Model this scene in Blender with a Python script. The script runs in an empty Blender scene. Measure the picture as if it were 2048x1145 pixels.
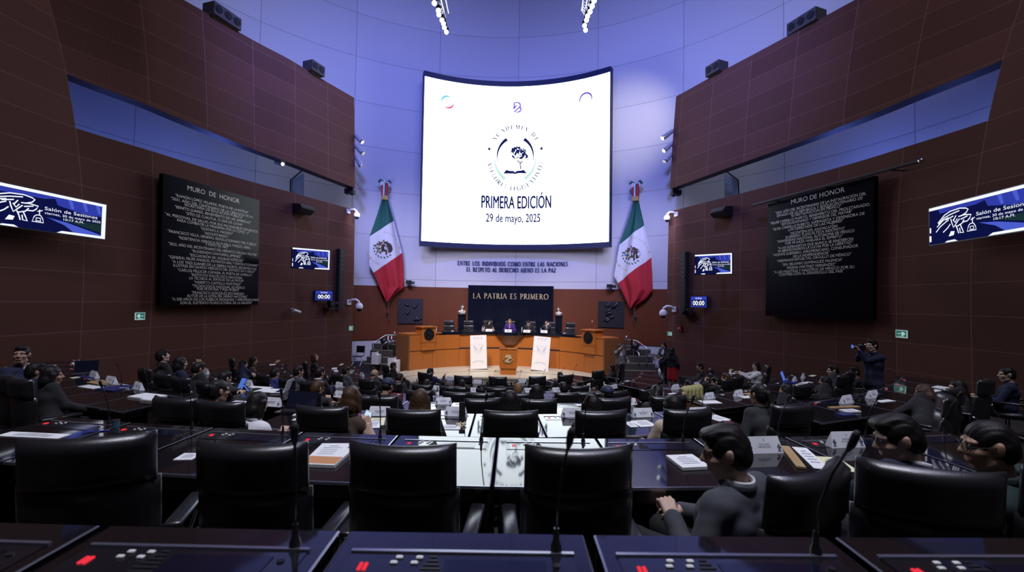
import bpy, math, random
import numpy as np
from mathutils import Vector, Matrix
PI = math.pi
rnd = random.Random(7)
SC = bpy.context.scene
COL = SC.collection

# ---------------------------------------------------------------- camera
EYE = Vector((0.0, 0.0, 3.3))
FPX = 900.0
PITCH, ROLL = math.atan(31.0 / 900.0), 0.015
_f = Vector((0, math.cos(PITCH), math.sin(PITCH)))
_r0 = Vector((1, 0, 0)); _u0 = _r0.cross(_f)
_r = _r0 * math.cos(ROLL) + _u0 * math.sin(ROLL)
_u = _u0 * math.cos(ROLL) - _r0 * math.sin(ROLL)
cam_d = bpy.data.cameras.new('camera')
cam_d.sensor_width = 36.0
cam_d.lens = 36.0 * FPX / 2048.0
cam_d.clip_start = 0.05
cam_d.clip_end = 200
cam_d.dof.use_dof = True
cam_d.dof.focus_distance = 16.0
cam_d.dof.aperture_fstop = 2.8
cam = bpy.data.objects.new('camera', cam_d)
COL.objects.link(cam)
M = Matrix((_r, _u, -_f)).transposed().to_4x4()
M.translation = EYE
cam.matrix_world = M
SC.camera = cam

# ---------------------------------------------------------------- colour management and ambient
SC.view_settings.view_transform = 'Standard'
SC.view_settings.look = 'None'
SC.view_settings.gamma = 1.0
SC.view_settings.exposure = 0.0
SC.view_settings.use_curve_mapping = False
W = bpy.data.worlds.new('world'); SC.world = W
W.use_nodes = True
W.node_tree.nodes['Background'].inputs[0].default_value = (0.25, 0.28, 0.5, 1)
W.node_tree.nodes['Background'].inputs[1].default_value = 0.01

# hall frame: C is the centre of the seat rings, u points at the screen, v to the right
C = Vector((-0.45, 17.3, 0.0))
_th = math.atan(0.075)
HU = Vector((math.sin(_th), math.cos(_th), 0)); HV = Vector((math.cos(_th), -math.sin(_th), 0))
def H(hx, hy, z=0.0):
    p = C + HV * hx + HU * hy
    return Vector((p.x, p.y, z))

def lamp(kind, loc, target, power, color, size=0.3, spot=60, blend=0.6, name='stage_light_source', sy=None):
    d = bpy.data.lights.new(name, kind)
    d.energy = power; d.color = color
    if kind == 'AREA':
        d.shape = 'RECTANGLE'; d.size = size; d.size_y = sy or size
    elif kind == 'SPOT':
        d.spot_size = math.radians(spot); d.spot_blend = blend; d.shadow_soft_size = size
    else:
        d.shadow_soft_size = size
    o = bpy.data.objects.new(name, d); COL.objects.link(o)
    o.location = loc
    if target is not None:
        o.rotation_euler = (Vector(target) - Vector(loc)).to_track_quat('-Z', 'Y').to_euler()
    return o

BLUE = (0.16, 0.22, 1.0); LAV = (0.62, 0.62, 1.0); WARM = (1.0, 0.86, 0.68)
# blue wash of the concrete wall from heads on top of the baffles
lamp('SPOT', H(0, -5.0, 17.5), H(0, 8.7, 17.5), 1900, BLUE, .5, 120, 1.0, 'blue_wash_light')
for sx in (-1, 1):
    lamp('SPOT', H(sx * 4.0, -5.0, 15.5), H(sx * 7.2, 5.5, 11.5), 4800, (.19, .24, 1.0), .5, 120, 1.0, 'blue_wash_light')
    # cavity behind the baffles
    lamp('POINT', H(sx * (11.0 if sx < 0 else 11.9), -1.0, 8.0), None, 150 if sx < 0 else 110, (.14, .22, 1.0), .4, name='blue_cove_light')
    lamp('POINT', H(sx * (12.2 if sx < 0 else 13.2), -4.0, 8.0), None, 40, (.14, .22, 1.0), .4, name='blue_cove_light')
    # white wash of the lower wall from the baffle ends
    lamp('SPOT', H(sx * 6.6, 2.6, 7.6), H(sx * 5.6, 7.4, 5.4), 500, LAV, .5, 130, 1.0, 'white_wash_light')
    lamp('SPOT', H(sx * 5.6, 1.6, 7.4), H(sx * 1.2, 8.4, 5.0), 720, LAV, .5, 100, 1.0, 'white_wash_light')
    # warm stage light from the lamp rails
    lamp('SPOT', H(sx * 2.6, -4.5, 12.6), H(sx * 1.5, 5.0, 1.4), 3900, WARM, .15, 42, .7, 'stage_spot_light')
    lamp('SPOT', H(sx * 2.6, -5.5, 12.8), H(sx * 3.5, 5.5, 2.0), 2300, WARM, .15, 40, .7, 'stage_spot_light')
lamp('SPOT', H(5.6, 1.0, 13.6), H(6.0, 6.6, 13.0), 1000, (1.0, .93, .75), .2, 60, 1.0, 'white_wash_light')
# soft unseen lavender fill, added to brighten the upper side walls
lamp('AREA', (6.5, 0.0, 22.5), (-3.5, 3.0, 0), 3000, (.70, .68, 1.0), 16, name='ceiling_light', sy=13)
# dim cool house lights over the seats
for x, y, tx, ty, pw in ((-4.5, 1.5, -5.5, 9, 1900), (-1.5, .5, -1.2, 6, 2800), (2.0, .5, 1.6, 6, 2800), (5.0, 1.5, 5.0, 8.0, 1300), (0, 6, 0, 12.5, 1800)):
    lamp('SPOT', (x, y, 17.0), (tx, ty, 1.0), pw, (.86, .88, 1.0), .5, 62, 1.0, 'house_light')

# ---------------------------------------------------------------- pixel rays
def hor(px): return 603.0 + 0.015 * (px - 1024)
def ray(px, py):
    d = _f + _r * ((px - 1024.0) / FPX) - _u * ((py - 572.5) / FPX)
    return d
def on_z(px, py, z):
    d = ray(px, py); t = (z - EYE.z) / d.z
    return EYE + d * t
def on_y(px, py, y):
    d = ray(px, py); return EYE + d * (y / d.y)
def on_plane(px, py, p, n):
    d = ray(px, py); t = (p - EYE).dot(n) / d.dot(n)
    return EYE + d * t
def proj(p):
    q = Vector(p) - EYE; z = q.dot(_f)
    return (1024 + FPX * q.dot(_r) / z, 572.5 - FPX * q.dot(_u) / z)

# ---------------------------------------------------------------- mesh builder
class MB:
    def __init__(s): s.v = []; s.f = []; s.m = []; s.uv = None
    def add(s, vs, fs, mi=0):
        b = len(s.v)
        s.v += [tuple(x) for x in vs]
        for k, f in enumerate(fs):
            s.f.append(tuple(i + b for i in f)); s.m.append(mi if isinstance(mi, int) else mi[k])
        return s
    def box(s, c, d, mi=0, rz=0.0, M=None, bev=0.0):
        x, y, z = d[0] / 2, d[1] / 2, d[2] / 2
        if bev > 0:
            b = min(bev, x * .9, y * .9, z * .9)
            # chamfered box: three nested rings
            def ring(xx, yy, zz):
                e = b
                return [(-xx + e, -yy, zz), (xx - e, -yy, zz), (xx, -yy + e, zz), (xx, yy - e, zz), (xx - e, yy, zz), (-xx + e, yy, zz), (-xx, yy - e, zz), (-xx, -yy + e, zz)]
            rs = [ring(x - b, y - b, -z), ring(x, y, -z + b), ring(x, y, z - b), ring(x - b, y - b, z)]
            vs = [p for r in rs for p in r]
            fs = []
            for k in range(3):
                for i in range(8):
                    j = (i + 1) % 8; fs.append((k * 8 + i, k * 8 + j, (k + 1) * 8 + j, (k + 1) * 8 + i))
            fs.append(tuple(range(7, -1, -1))); fs.append(tuple(range(24, 32)))
        else:
            vs = [(a, bb, cc) for cc in (-z, z) for bb in (-y, y) for a in (-x, x)]
            fs = [(0, 2, 3, 1), (4, 5, 7, 6), (0, 1, 5, 4), (2, 6, 7, 3), (0, 4, 6, 2), (1, 3, 7, 5)]
        cr, sr = math.cos(rz), math.sin(rz)
        out = []
        for p in vs:
            if M is not None: q = M @ Vector(p)
            else: q = Vector((p[0] * cr - p[1] * sr, p[0] * sr + p[1] * cr, p[2]))
            out.append(q + Vector(c))
        return s.add(out, fs, mi)
    def tube(s, path, r, n=8, mi=0, cap=True):
        P = [Vector(p) for p in path]; k = len(P)
        R = r if isinstance(r, (list, tuple)) else [r] * k
        vs = []; prev = None
        for i in range(k):
            t = (P[min(i + 1, k - 1)] - P[max(i - 1, 0)]).normalized()
            if prev is None:
                a = Vector((0, 0, 1)) if abs(t.z) < .9 else Vector((1, 0, 0))
                nx = a.cross(t).normalized()
            else:
                nx = (prev - t * prev.dot(t)).normalized()
            prev = nx; ny = t.cross(nx)
            for j in range(n):
                w = 2 * PI * j / n
                vs.append(P[i] + (nx * math.cos(w) + ny * math.sin(w)) * R[i])
        fs = []
        for i in range(k - 1):
            for j in range(n):
                l = (j + 1) % n
                fs.append((i * n + j, i * n + l, (i + 1) * n + l, (i + 1) * n + j))
        if cap: fs.append(tuple(range(n - 1, -1, -1))); fs.append(tuple((k - 1) * n + j for j in range(n)))
        return s.add(vs, fs, mi)
    def lathe(s, prof, n=16, c=(0, 0, 0), mi=0, M=None):
        vs = []; fs = []
        for (r, z) in prof:
            for j in range(n):
                w = 2 * PI * j / n; p = Vector((r * math.cos(w), r * math.sin(w), z))
                if M is not None: p = M @ p
                vs.append(p + Vector(c))
        k = len(prof)
        for i in range(k - 1):
            for j in range(n):
                l = (j + 1) % n; fs.append((i * n + j, i * n + l, (i + 1) * n + l, (i + 1) * n + j))
        fs.append(tuple(range(n - 1, -1, -1))); fs.append(tuple((k - 1) * n + j for j in range(n)))
        return s.add(vs, fs, mi)
    def prism(s, poly, z0, z1, mi=0, fn=None):
        n = len(poly)
        vs = [(p[0], p[1], z0) for p in poly] + [(p[0], p[1], z1) for p in poly]
        if fn: vs = [fn(*p) for p in vs]
        fs = [tuple(range(n - 1, -1, -1)), tuple(range(n, 2 * n))] + [(i, (i + 1) % n, n + (i + 1) % n, n + i) for i in range(n)]
        return s.add(vs, fs, mi)
    def ball(s, c, r, n=10, mi=0, sc=(1, 1, 1)):
        prof = [(max(1e-4, math.sin(PI * i / n)) * r, -math.cos(PI * i / n) * r) for i in range(n + 1)]
        return s.lathe(prof, 2 * n, c, mi, Matrix.Diagonal(sc))
    def grid(s, fn, nu, nv, mi=0, uvfn=None):
        vs = [fn(i / nu, j / nv) for j in range(nv + 1) for i in range(nu + 1)]
        fs = [(j * (nu + 1) + i, j * (nu + 1) + i + 1, (j + 1) * (nu + 1) + i + 1, (j + 1) * (nu + 1) + i) for j in range(nv) for i in range(nu)]
        if uvfn is not None:
            b = len(s.v)
            if s.uv is None: s.uv = {}
            for j in range(nv + 1):
                for i in range(nu + 1): s.uv[b + j * (nu + 1) + i] = uvfn(i / nu, j / nv)
        return s.add(vs, fs, mi)
    def mesh(s, name, mats, smooth=False):
        me = bpy.data.meshes.new(name)
        me.from_pydata(s.v, [], s.f)
        for m in (mats if isinstance(mats, (list, tuple)) else [mats]): me.materials.append(m)
        if len(set(s.m)) > 1 or (s.m and s.m[0]): me.polygons.foreach_set('material_index', s.m)
        if s.uv is not None:
            ul = me.uv_layers.new(name='UVMap')
            for l in me.loops: ul.data[l.index].uv = s.uv.get(l.vertex_index, (0, 0))
        if smooth:
            me.polygons.foreach_set('use_smooth', [True] * len(me.polygons))
            if smooth != True: me.set_sharp_from_angle(angle=math.radians(smooth))
        me.update()
        return me
    def build(s, name, mats, parent=None, smooth=False, loc=None, rz=None):
        o = bpy.data.objects.new(name, s.mesh(name, mats, smooth)); COL.objects.link(o)
        if parent is not None:
            o.parent = parent; KIDS.setdefault(parent.name, []).append(o)
        if loc is not None: o.location = loc
        if rz is not None: o.rotation_euler.z = rz
        return o

def tag(o, label=None, cat=None, group=None, kind=None):
    if label: o['label'] = label
    if cat: o['category'] = cat
    if group: o['group'] = group
    if kind: o['kind'] = kind
    return o
def thing(name, label, cat, loc=(0, 0, 0), rz=0.0, group=None):
    o = bpy.data.objects.new(name, None); COL.objects.link(o)
    o.empty_display_size = .1
    o.location = loc; o.rotation_euler = (0, 0, rz)
    return tag(o, label, cat, group)
KIDS = {}
def copy_tree(o, parent=None):
    c = o.copy(); COL.objects.link(c)
    if parent is not None:
        c.parent = parent; c.matrix_parent_inverse = o.matrix_parent_inverse.copy()
    for kid in KIDS.get(o.name, []): copy_tree(kid, c)
    return c
ORD = ['zeroth', 'first', 'second', 'third', 'fourth', 'fifth', 'sixth', 'seventh', 'eighth', 'ninth', 'tenth', 'eleventh', 'twelfth', 'thirteenth', 'fourteenth', 'fifteenth', 'sixteenth', 'seventeenth', 'eighteenth', 'nineteenth', 'twentieth'] + ['number %d' % i for i in range(21, 60)]

# ---------------------------------------------------------------- materials
def mat(name, col, rough=.5, metal=0.0, spec=.5, emit=None, estr=1.0, bump=0.0, bscale=60.0, var=0.0, vscale=4.0, coat=0.0):
    m = bpy.data.materials.new(name); m.use_nodes = True
    nt = m.node_tree; b = nt.nodes['Principled BSDF']
    b.inputs['Base Color'].default_value = (*col, 1)
    b.inputs['Roughness'].default_value = rough
    b.inputs['Metallic'].default_value = metal
    b.inputs['Specular IOR Level'].default_value = spec
    b.inputs['Coat Weight'].default_value = coat
    b.inputs['Coat Roughness'].default_value = .05
    if emit:
        b.inputs['Emission Color'].default_value = (*emit, 1); b.inputs['Emission Strength'].default_value = estr
    tc = None
    if bump or var:
        tc = nt.nodes.new('ShaderNodeTexCoord')
    if var:
        n = nt.nodes.new('ShaderNodeTexNoise'); n.inputs['Scale'].default_value = vscale; n.inputs['Detail'].default_value = 4
        nt.links.new(tc.outputs['Object'], n.inputs['Vector'])
        mx = nt.nodes.new('ShaderNodeMix'); mx.data_type = 'RGBA'
        mx.inputs[6].default_value = (*[c * (1 - var) for c in col], 1); mx.inputs[7].default_value = (*[min(1, c * (1 + var)) for c in col], 1)
        nt.links.new(n.outputs['Fac'], mx.inputs[0]); nt.links.new(mx.outputs[2], b.inputs['Base Color'])
    if bump:
        n = nt.nodes.new('ShaderNodeTexNoise'); n.inputs['Scale'].default_value = bscale; n.inputs['Detail'].default_value = 3
        nt.links.new(tc.outputs['Object'], n.inputs['Vector'])
        bp = nt.nodes.new('ShaderNodeBump'); bp.inputs['Strength'].default_value = bump; bp.inputs['Distance'].default_value = .01
        nt.links.new(n.outputs['Fac'], bp.inputs['Height']); nt.links.new(bp.outputs[0], b.inputs['Normal'])
    return m

def emis(name, col, s):
    m = bpy.data.materials.new(name); m.use_nodes = True
    nt = m.node_tree; nt.nodes.remove(nt.nodes['Principled BSDF'])
    e = nt.nodes.new('ShaderNodeEmission'); e.inputs[0].default_value = (*col, 1); e.inputs[1].default_value = s
    nt.links.new(e.outputs[0], nt.nodes['Material Output'].inputs[0])
    return m

def seam_mat(name, col, line, pu, pv, wu, wv, rough=.55, var=.15, ribs=0.0, off=(0, 0), spec=.3):
    """Panelled cladding: UV in metres, joints every pu x pv, thin joint lines of another colour, optional fine ribs."""
    m = mat(name, col, rough, spec=spec)
    nt = m.node_tree; b = nt.nodes['Principled BSDF']; L = nt.links.new
    uv = nt.nodes.new('ShaderNodeUVMap'); sep = nt.nodes.new('ShaderNodeSeparateXYZ'); L(uv.outputs[0], sep.inputs[0])
    def math_(op, a, bb=None, cc=None):
        n = nt.nodes.new('ShaderNodeMath'); n.operation = op
        for i, x in enumerate((a, bb, cc)):
            if x is None: continue
            if isinstance(x, (int, float)): n.inputs[i].default_value = x
            else: L(x, n.inputs[i])
        return n.outputs[0]
    def line_(src, p, w, o):
        a = math_('FRACT', math_('DIVIDE', math_('ADD', src, o), p))
        d = math_('MULTIPLY', math_('MINIMUM', a, math_('SUBTRACT', 1.0, a)), p)
        return math_('LESS_THAN', d, w / 2)
    lu = line_(sep.outputs[0], pu, wu, off[0]); lv = line_(sep.outputs[1], pv, wv, off[1])
    ln = math_('MAXIMUM', lu, lv)
    # per panel tone
    iu = math_('FLOOR', math_('DIVIDE', math_('ADD', sep.outputs[0], off[0]), pu)); iv = math_('FLOOR', math_('DIVIDE', math_('ADD', sep.outputs[1], off[1]), pv))
    cmb = nt.nodes.new('ShaderNodeCombineXYZ'); L(iu, cmb.inputs[0]); L(iv, cmb.inputs[1])
    wn = nt.nodes.new('ShaderNodeTexWhiteNoise'); L(cmb.outputs[0], wn.inputs['Vector'])
    mx = nt.nodes.new('ShaderNodeMix'); mx.data_type = 'RGBA'
    mx.inputs[6].default_value = (*[c * (1 - var) for c in col], 1); mx.inputs[7].default_value = (*[c * (1 + var) for c in col], 1)
    L(wn.outputs['Value'], mx.inputs[0])
    m2 = nt.nodes.new('ShaderNodeMix'); m2.data_type = 'RGBA'; m2.inputs[7].default_value = (*line, 1)
    L(mx.outputs[2], m2.inputs[6]); L(ln, m2.inputs[0]); L(m2.outputs[2], b.inputs['Base Color'])
    if ribs:
        s = math_('SINE', math_('MULTIPLY', sep.outputs[0], ribs))
        bp = nt.nodes.new('ShaderNodeBump'); bp.inputs['Strength'].default_value = .05; bp.inputs['Distance'].default_value = .01
        L(s, bp.inputs['Height']); L(bp.outputs[0], b.inputs['Normal'])
    return m

def wood_mat(name, c1, c2, rough=.4, scale=3.0, coat=.1):
    m = mat(name, c1, rough, coat=coat); nt = m.node_tree; b = nt.nodes['Principled BSDF']; L = nt.links.new
    tc = nt.nodes.new('ShaderNodeTexCoord'); mp = nt.nodes.new('ShaderNodeMapping'); mp.inputs['Scale'].default_value = (scale, scale, scale * .12)
    n = nt.nodes.new('ShaderNodeTexNoise'); n.inputs['Scale'].default_value = 4; n.inputs['Detail'].default_value = 6; n.inputs['Distortion'].default_value = .6
    L(tc.outputs['Object'], mp.inputs[0]); L(mp.outputs[0], n.inputs['Vector'])
    r = nt.nodes.new('ShaderNodeMix'); r.data_type = 'RGBA'; r.inputs[6].default_value = (*c1, 1); r.inputs[7].default_value = (*c2, 1)
    L(n.outputs['Fac'], r.inputs[0]); L(r.outputs[2], b.inputs['Base Color'])
    return m

MT = {}
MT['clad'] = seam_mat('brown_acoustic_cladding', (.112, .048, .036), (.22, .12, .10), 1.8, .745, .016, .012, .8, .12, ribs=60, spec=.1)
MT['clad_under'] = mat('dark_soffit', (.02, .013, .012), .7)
MT['concrete'] = seam_mat('board_marked_concrete', (.60, .59, .60), (.30, .29, .32), 4.6, 2.4, .03, .025, .8, .04, off=(0, .35), spec=.2)
MT['wood_wall'] = wood_mat('red_brown_wood_panel', (.115, .028, .009), (.16, .042, .013), .45, 1.0)
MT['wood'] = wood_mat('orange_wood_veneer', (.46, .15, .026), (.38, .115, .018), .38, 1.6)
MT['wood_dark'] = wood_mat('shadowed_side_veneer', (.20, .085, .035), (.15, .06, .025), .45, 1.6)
MT['marble'] = mat('black_polished_stone', (.006, .008, .017), .15, var=.5, vscale=2)
MT['white_wall'] = mat('white_plaster', (.62, .62, .64), .7)
MT['dark_wall'] = mat('dark_rear_wall', (.02, .014, .014), .8)
MT['ceiling'] = mat('dark_ceiling', (.02, .02, .03), .9)
MT['carpet'] = mat('dark_brown_carpet', (.022, .015, .014), .95, bump=.4, bscale=300)
MT['stage'] = mat('beige_stage_floor', (.52, .48, .38), .35, var=.08, vscale=2)
MT['leather'] = mat('black_leather', (.012, .012, .014), .31, spec=.85, bump=.08, bscale=140)
MT['plastic'] = mat('black_plastic', (.012, .012, .014), .4)
MT['chrome'] = mat('chrome_metal', (.65, .65, .68), .2, 1.0)
MT['alu'] = mat('brushed_aluminium', (.55, .55, .60), .35, 1.0)
MT['desk'] = mat('black_glass_desk_top', (.010, .008, .009), .04, spec=.85)
MT['deskside'] = mat('dark_wood_desk_panel', (.018, .010, .009), .4)
MT['paper'] = mat('white_paper', (.80, .80, .80), .7)
MT['ink'] = mat('grey_print', (.15, .16, .24), .7)
MT['black'] = mat('matt_black', (.008, .008, .01), .6)
MT['white'] = mat('white_plastic', (.75, .75, .78), .4)
MT['gold'] = mat('gold_letters', (.75, .62, .36), .35, .6)
MT['bronze'] = mat('dark_bronze', (.05, .05, .055), .4, .6)
MT['brass'] = mat('polished_brass', (.80, .70, .46), .3, .35)
# ---------------------------------------------------------------- text
_FC = {}
def text_raw(s):
    """Flat letters of the built-in font: (verts, faces), scaled so that a capital is 1 high."""
    if s in _FC: return _FC[s]
    cu = bpy.data.curves.new('lettering_curve', 'FONT'); cu.body = s; cu.resolution_u = 3
    ob = bpy.data.objects.new('lettering_curve', cu)
    me = bpy.data.meshes.new_from_object(ob)
    k = 1 / _CAP if _CAP else 1
    vs = [(v.co.x * k, v.co.y * k) for v in me.vertices]; fs = [tuple(p.vertices) for p in me.polygons]
    bpy.data.objects.remove(ob); bpy.data.curves.remove(cu); bpy.data.meshes.remove(me)
    _FC[s] = (vs, fs)
    return _FC[s]
_CAP = None
_CAP = max(v[1] for v in text_raw('H')[0]); _FC.clear()
def text_to(mb, s, fn, cx, cy, h, w=None, mi=0, dz=0.004, bold=0.0):
    vs, fs = text_raw(s)
    x0 = min(v[0] for v in vs); x1 = max(v[0] for v in vs)
    sx = (w / (x1 - x0)) if w else h
    reps = [(0, 0)] if not bold else [(-bold, 0), (bold, 0), (0, bold), (0, -bold)]
    for k, (ox, oy) in enumerate(reps):
        mb.add([fn(cx + ox + (v[0] - (x0 + x1) / 2) * sx, cy + oy + (v[1] - .5) * h, dz + .0004 * k) for v in vs], fs, mi)

# a roman stroke alphabet with serifs
def _arc(cx, cy, rx, ry, a0, a1, n=14):
    return [(cx + rx * math.cos(math.radians(a0 + (a1 - a0) * i / n)), cy + ry * math.sin(math.radians(a0 + (a1 - a0) * i / n))) for i in range(n + 1)]
K, T = .15, .065
ROM = {
 'A': (.80, [([(.02, 0), (.37, 1)], T), ([(.37, 1), (.76, 0)], K), ([(.14, .36), (.60, .36)], T)], [(.02, 0), (.76, 0)]),
 'C': (.86, [(_arc(.46, .5, .40, .5, 48, 312, 18), 0)], [(.72, .87)]),
 'D': (.82, [([(.12, 0), (.12, 1)], K), (_arc(.12, .5, .62, .5, 90, -90), 0)], [(.06, 0), (.06, 1)]),
 'E': (.60, [([(.12, 0), (.12, 1)], K), ([(.1, .97), (.5, .97)], T), ([(.1, .5), (.42, .5)], T), ([(.1, .03), (.53, .03)], T)], [(.06, 0), (.06, 1)]),
 'G': (.90, [(_arc(.46, .5, .40, .5, 48, 320, 18), 0), ([(.76, .05), (.76, .42)], K)], [(.74, .42)]),
 'H': (.82, [([(.12, 0), (.12, 1)], K), ([(.68, 0), (.68, 1)], K), ([(.12, .5), (.68, .5)], T)], [(.12, 0), (.12, 1), (.68, 0), (.68, 1)]),
 'I': (.26, [([(.13, 0), (.13, 1)], K)], [(.13, 0), (.13, 1)]),
 'J': (.36, [([(.2, 1), (.2, .1), (.12, -.08), (0, -.1)], .12)], [(.2, 1)]),
 'L': (.58, [([(.12, 0), (.12, 1)], K), ([(.1, .03), (.52, .03)], T)], [(.12, 0), (.12, 1)]),
 'M': (1.0, [([(.1, 0), (.16, 1)], T), ([(.16, 1), (.5, .02)], K), ([(.5, .02), (.84, 1)], T), ([(.84, 1), (.9, 0)], K)], [(.1, 0), (.9, 0), (.14, 1), (.86, 1)]),
 'N': (.84, [([(.1, 0), (.1, 1)], T), ([(.1, 1), (.72, 0)], K), ([(.72, 0), (.72, 1)], T)], [(.1, 0), (.08, 1), (.72, 1)]),
 'O': (.94, [(_arc(.46, .5, .41, .5, 0, 360, 26), 0)], []),
 'P': (.60, [([(.12, 0), (.12, 1)], K), (_arc(.14, .73, .38, .26, 90, -90), 0)], [(.12, 0), (.06, 1)]),
 'R': (.74, [([(.12, 0), (.12, 1)], K), (_arc(.14, .73, .36, .26, 90, -90), 0), ([(.28, .48), (.68, 0)], K)], [(.12, 0), (.06, 1), (.70, 0)]),
 'S': (.56, [([(.46, .84), (.38, .96), (.25, 1), (.12, .93), (.07, .77), (.14, .63), (.36, .44), (.47, .28), (.43, .09), (.28, 0), (.13, .03), (.05, .17)], .10)], []),
 'T': (.68, [([(.34, 0), (.34, 1)], K), ([(.02, .97), (.66, .97)], T)], [(.34, 0)]),
 'U': (.80, [([(.13, 1), (.13, .32)] + _arc(.39, .32, .26, .32, 180, 360, 8) + [(.65, 1)], .10)], [(.13, 1), (.65, 1)]),
 'V': (.76, [([(.04, 1), (.39, 0)], K), ([(.39, 0), (.72, 1)], T)], [(.04, 1), (.72, 1)]),
 'Z': (.64, [([(.06, .97), (.58, .97)], T), ([(.58, .97), (.05, .03)], K), ([(.05, .03), (.6, .03)], T)], []),
 '\u00cd': (.26, [([(.13, 0), (.13, 1)], K), ([(.1, 1.1), (.22, 1.3)], T)], [(.13, 0), (.13, 1)]),
 ' ': (.45, [], []),
}
def ribbon(mb, pts, wd, fn, mi=0, dz=0.004):
    n = len(pts); vs = []
    for i, p in enumerate(pts):
        a = pts[max(i - 1, 0)]; b = pts[min(i + 1, n - 1)]
        if n > 3 and pts[0] == pts[-1] and i in (0, n - 1): a, b = pts[-2], pts[1]
        dx, dy = b[0] - a[0], b[1] - a[1]; l = math.hypot(dx, dy) or 1
        nx, ny = -dy / l, dx / l
        w = wd(i / (n - 1), nx) if callable(wd) else wd
        vs += [fn(p[0] + nx * w / 2, p[1] + ny * w / 2, dz), fn(p[0] - nx * w / 2, p[1] - ny * w / 2, dz)]
    mb.add(vs, [(2 * i, 2 * i + 1, 2 * i + 3, 2 * i + 2) for i in range(n - 1)], mi)
def roman_width(s, gap=.16): return sum(ROM[c][0] + gap for c in s) - gap
def roman_to(mb, s, fn, h, mi=0, dz=.004, wt=1.0, gap=.16):
    """fn(x, y, d) with x along the line from 0, y 0..h."""
    x = 0
    for c in s:
        w, st, se = ROM[c]
        g = lambda a, b, d, x=x: fn((x + a) * h, b * h, d)
        for pts, wd in st:
            ribbon(mb, pts, (lambda t, nx: (.05 + .11 * abs(nx)) * wt) if wd == 0 else wd * wt, g, mi, dz)
        for (a, b) in se:
            yy = b - .03 if b > .5 else b + .03
            ribbon(mb, [(a - .13, yy), (a + .13, yy)], .06 * wt, g, mi, dz + .001)
        x += w + gap
def poly_to(mb, pts, fn, mi=0, dz=.004):
    mb.add([fn(p[0], p[1], dz) for p in pts], [tuple(range(len(pts)))], mi)
def slab_to(mb, pts, fn, d0, d1, mi=0):
    n = len(pts)
    mb.add([fn(p[0], p[1], d0) for p in pts] + [fn(p[0], p[1], d1) for p in pts],
           [tuple(range(n, 2 * n))] + [(i, (i + 1) % n, n + (i + 1) % n, n + i) for i in range(n)], mi)

# ---------------------------------------------------------------- side walls
PLAN = {'left': [(-7.57, 21.5), (-8.25, 19.9), (-8.95, 18.1), (-9.6, 16.6), (-10.1, 15.05), (-10.55, 13.1), (-10.86, 11.4), (-11.0, 9), (-11.05, 6), (-10.9, 2), (-10.2, -3)],
        'right': [(7.18, 20.8), (8.17, 18.3), (9.0, 16.2), (9.73, 14.1), (10.12, 12.36), (10.33, 10.13), (10.4, 7), (10.3, 3), (9.8, -3)]}
FLARE = {'left': ([6, 11.4, 13.2, 15, 18, 21.5], [.026, .024, .0105, .0065, .0035, .003]),
         'right': ([6, 10, 12, 14, 16, 18.5, 21], [.028, .028, .0155, .0105, .008, .006, .005])}
class Side:
    def __init__(s, side):
        s.side = side; P = [Vector((x, y, 0)) for x, y in PLAN[side]]
        P = [P[0] * 2 - P[1]] + P + [P[-1] * 2 - P[-2]]
        pts = []
        for i in range(1, len(P) - 2):
            a, b, c, d = P[i - 1:i + 3]
            for k in range(16):
                t = k / 16
                pts.append(.5 * (2 * b + (c - a) * t + (2 * a - 5 * b + 4 * c - d) * t * t + (3 * b - a - 3 * c + d) * t ** 3))
        pts.append(P[-2])
        s.pts = pts; s.S = [0]
        for i in range(1, len(pts)): s.S.append(s.S[-1] + (pts[i] - pts[i - 1]).length)
        s.Y = [p.y for p in pts]
    def at(s, q):
        q = max(0, min(s.S[-1] - 1e-6, q)); i = int(np.searchsorted(s.S, q, side='right')) - 1
        t = (q - s.S[i]) / (s.S[i + 1] - s.S[i])
        p = s.pts[i].lerp(s.pts[i + 1], t)
        a = s.pts[max(i - 1, 0)]; b = s.pts[min(i + 2, len(s.pts) - 1)]
        tg = (b - a).normalized()
        n = Vector((tg.y, -tg.x, 0)) if s.side == 'left' else Vector((-tg.y, tg.x, 0))   # outward
        return p, tg, n
    def coef(s, y): return float(np.interp(y, *FLARE[s.side]))
    def pt(s, q, z, off=0.0):
        p, tg, n = s.at(q); zc = max(0, z - 3.3)
        o = p + n * (s.coef(p.y) * zc * zc + off); o.z = z
        return o
    def s_at_y(s, y): return float(np.interp(-y, [-v for v in s.Y], s.S))
    def hit(s, px, py, off=0.0):
        d = ray(px, py); dl = math.hypot(d.x, d.y); prev = None
        for k in range(401):
            q = s.S[-1] * k / 400
            z = 3.3
            for _ in range(3):
                P = s.pt(q, z, off); z = 3.3 + d.z * math.hypot(P.x, P.y) / dl
            P = s.pt(q, z, off)
            c = d.x * P.y - d.y * P.x
            if P.y > 0 and prev is not None and (c > 0) != (prev[0] > 0):
                t = prev[0] / (prev[0] - c); q2 = prev[1] + (q - prev[1]) * t
                z2 = prev[2] + (z - prev[2]) * t
                return s.pt(q2, z2, off), q2, z2
            prev = (c, q, z)
        raise ValueError('no hit %s %s %s' % (s.side, px, py))
    def frame(s, px, py, off=0.0, lean=True):
        P, q, z = s.hit(px, py, off); p, tg, n = s.at(q)
        right = -tg if s.side == 'left' else tg
        sl = 2 * s.coef(p.y) * max(0, z - 3.3) if lean else 0
        up = (n * sl + Vector((0, 0, 1))).normalized()
        return Frame(P, right, up)
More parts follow.
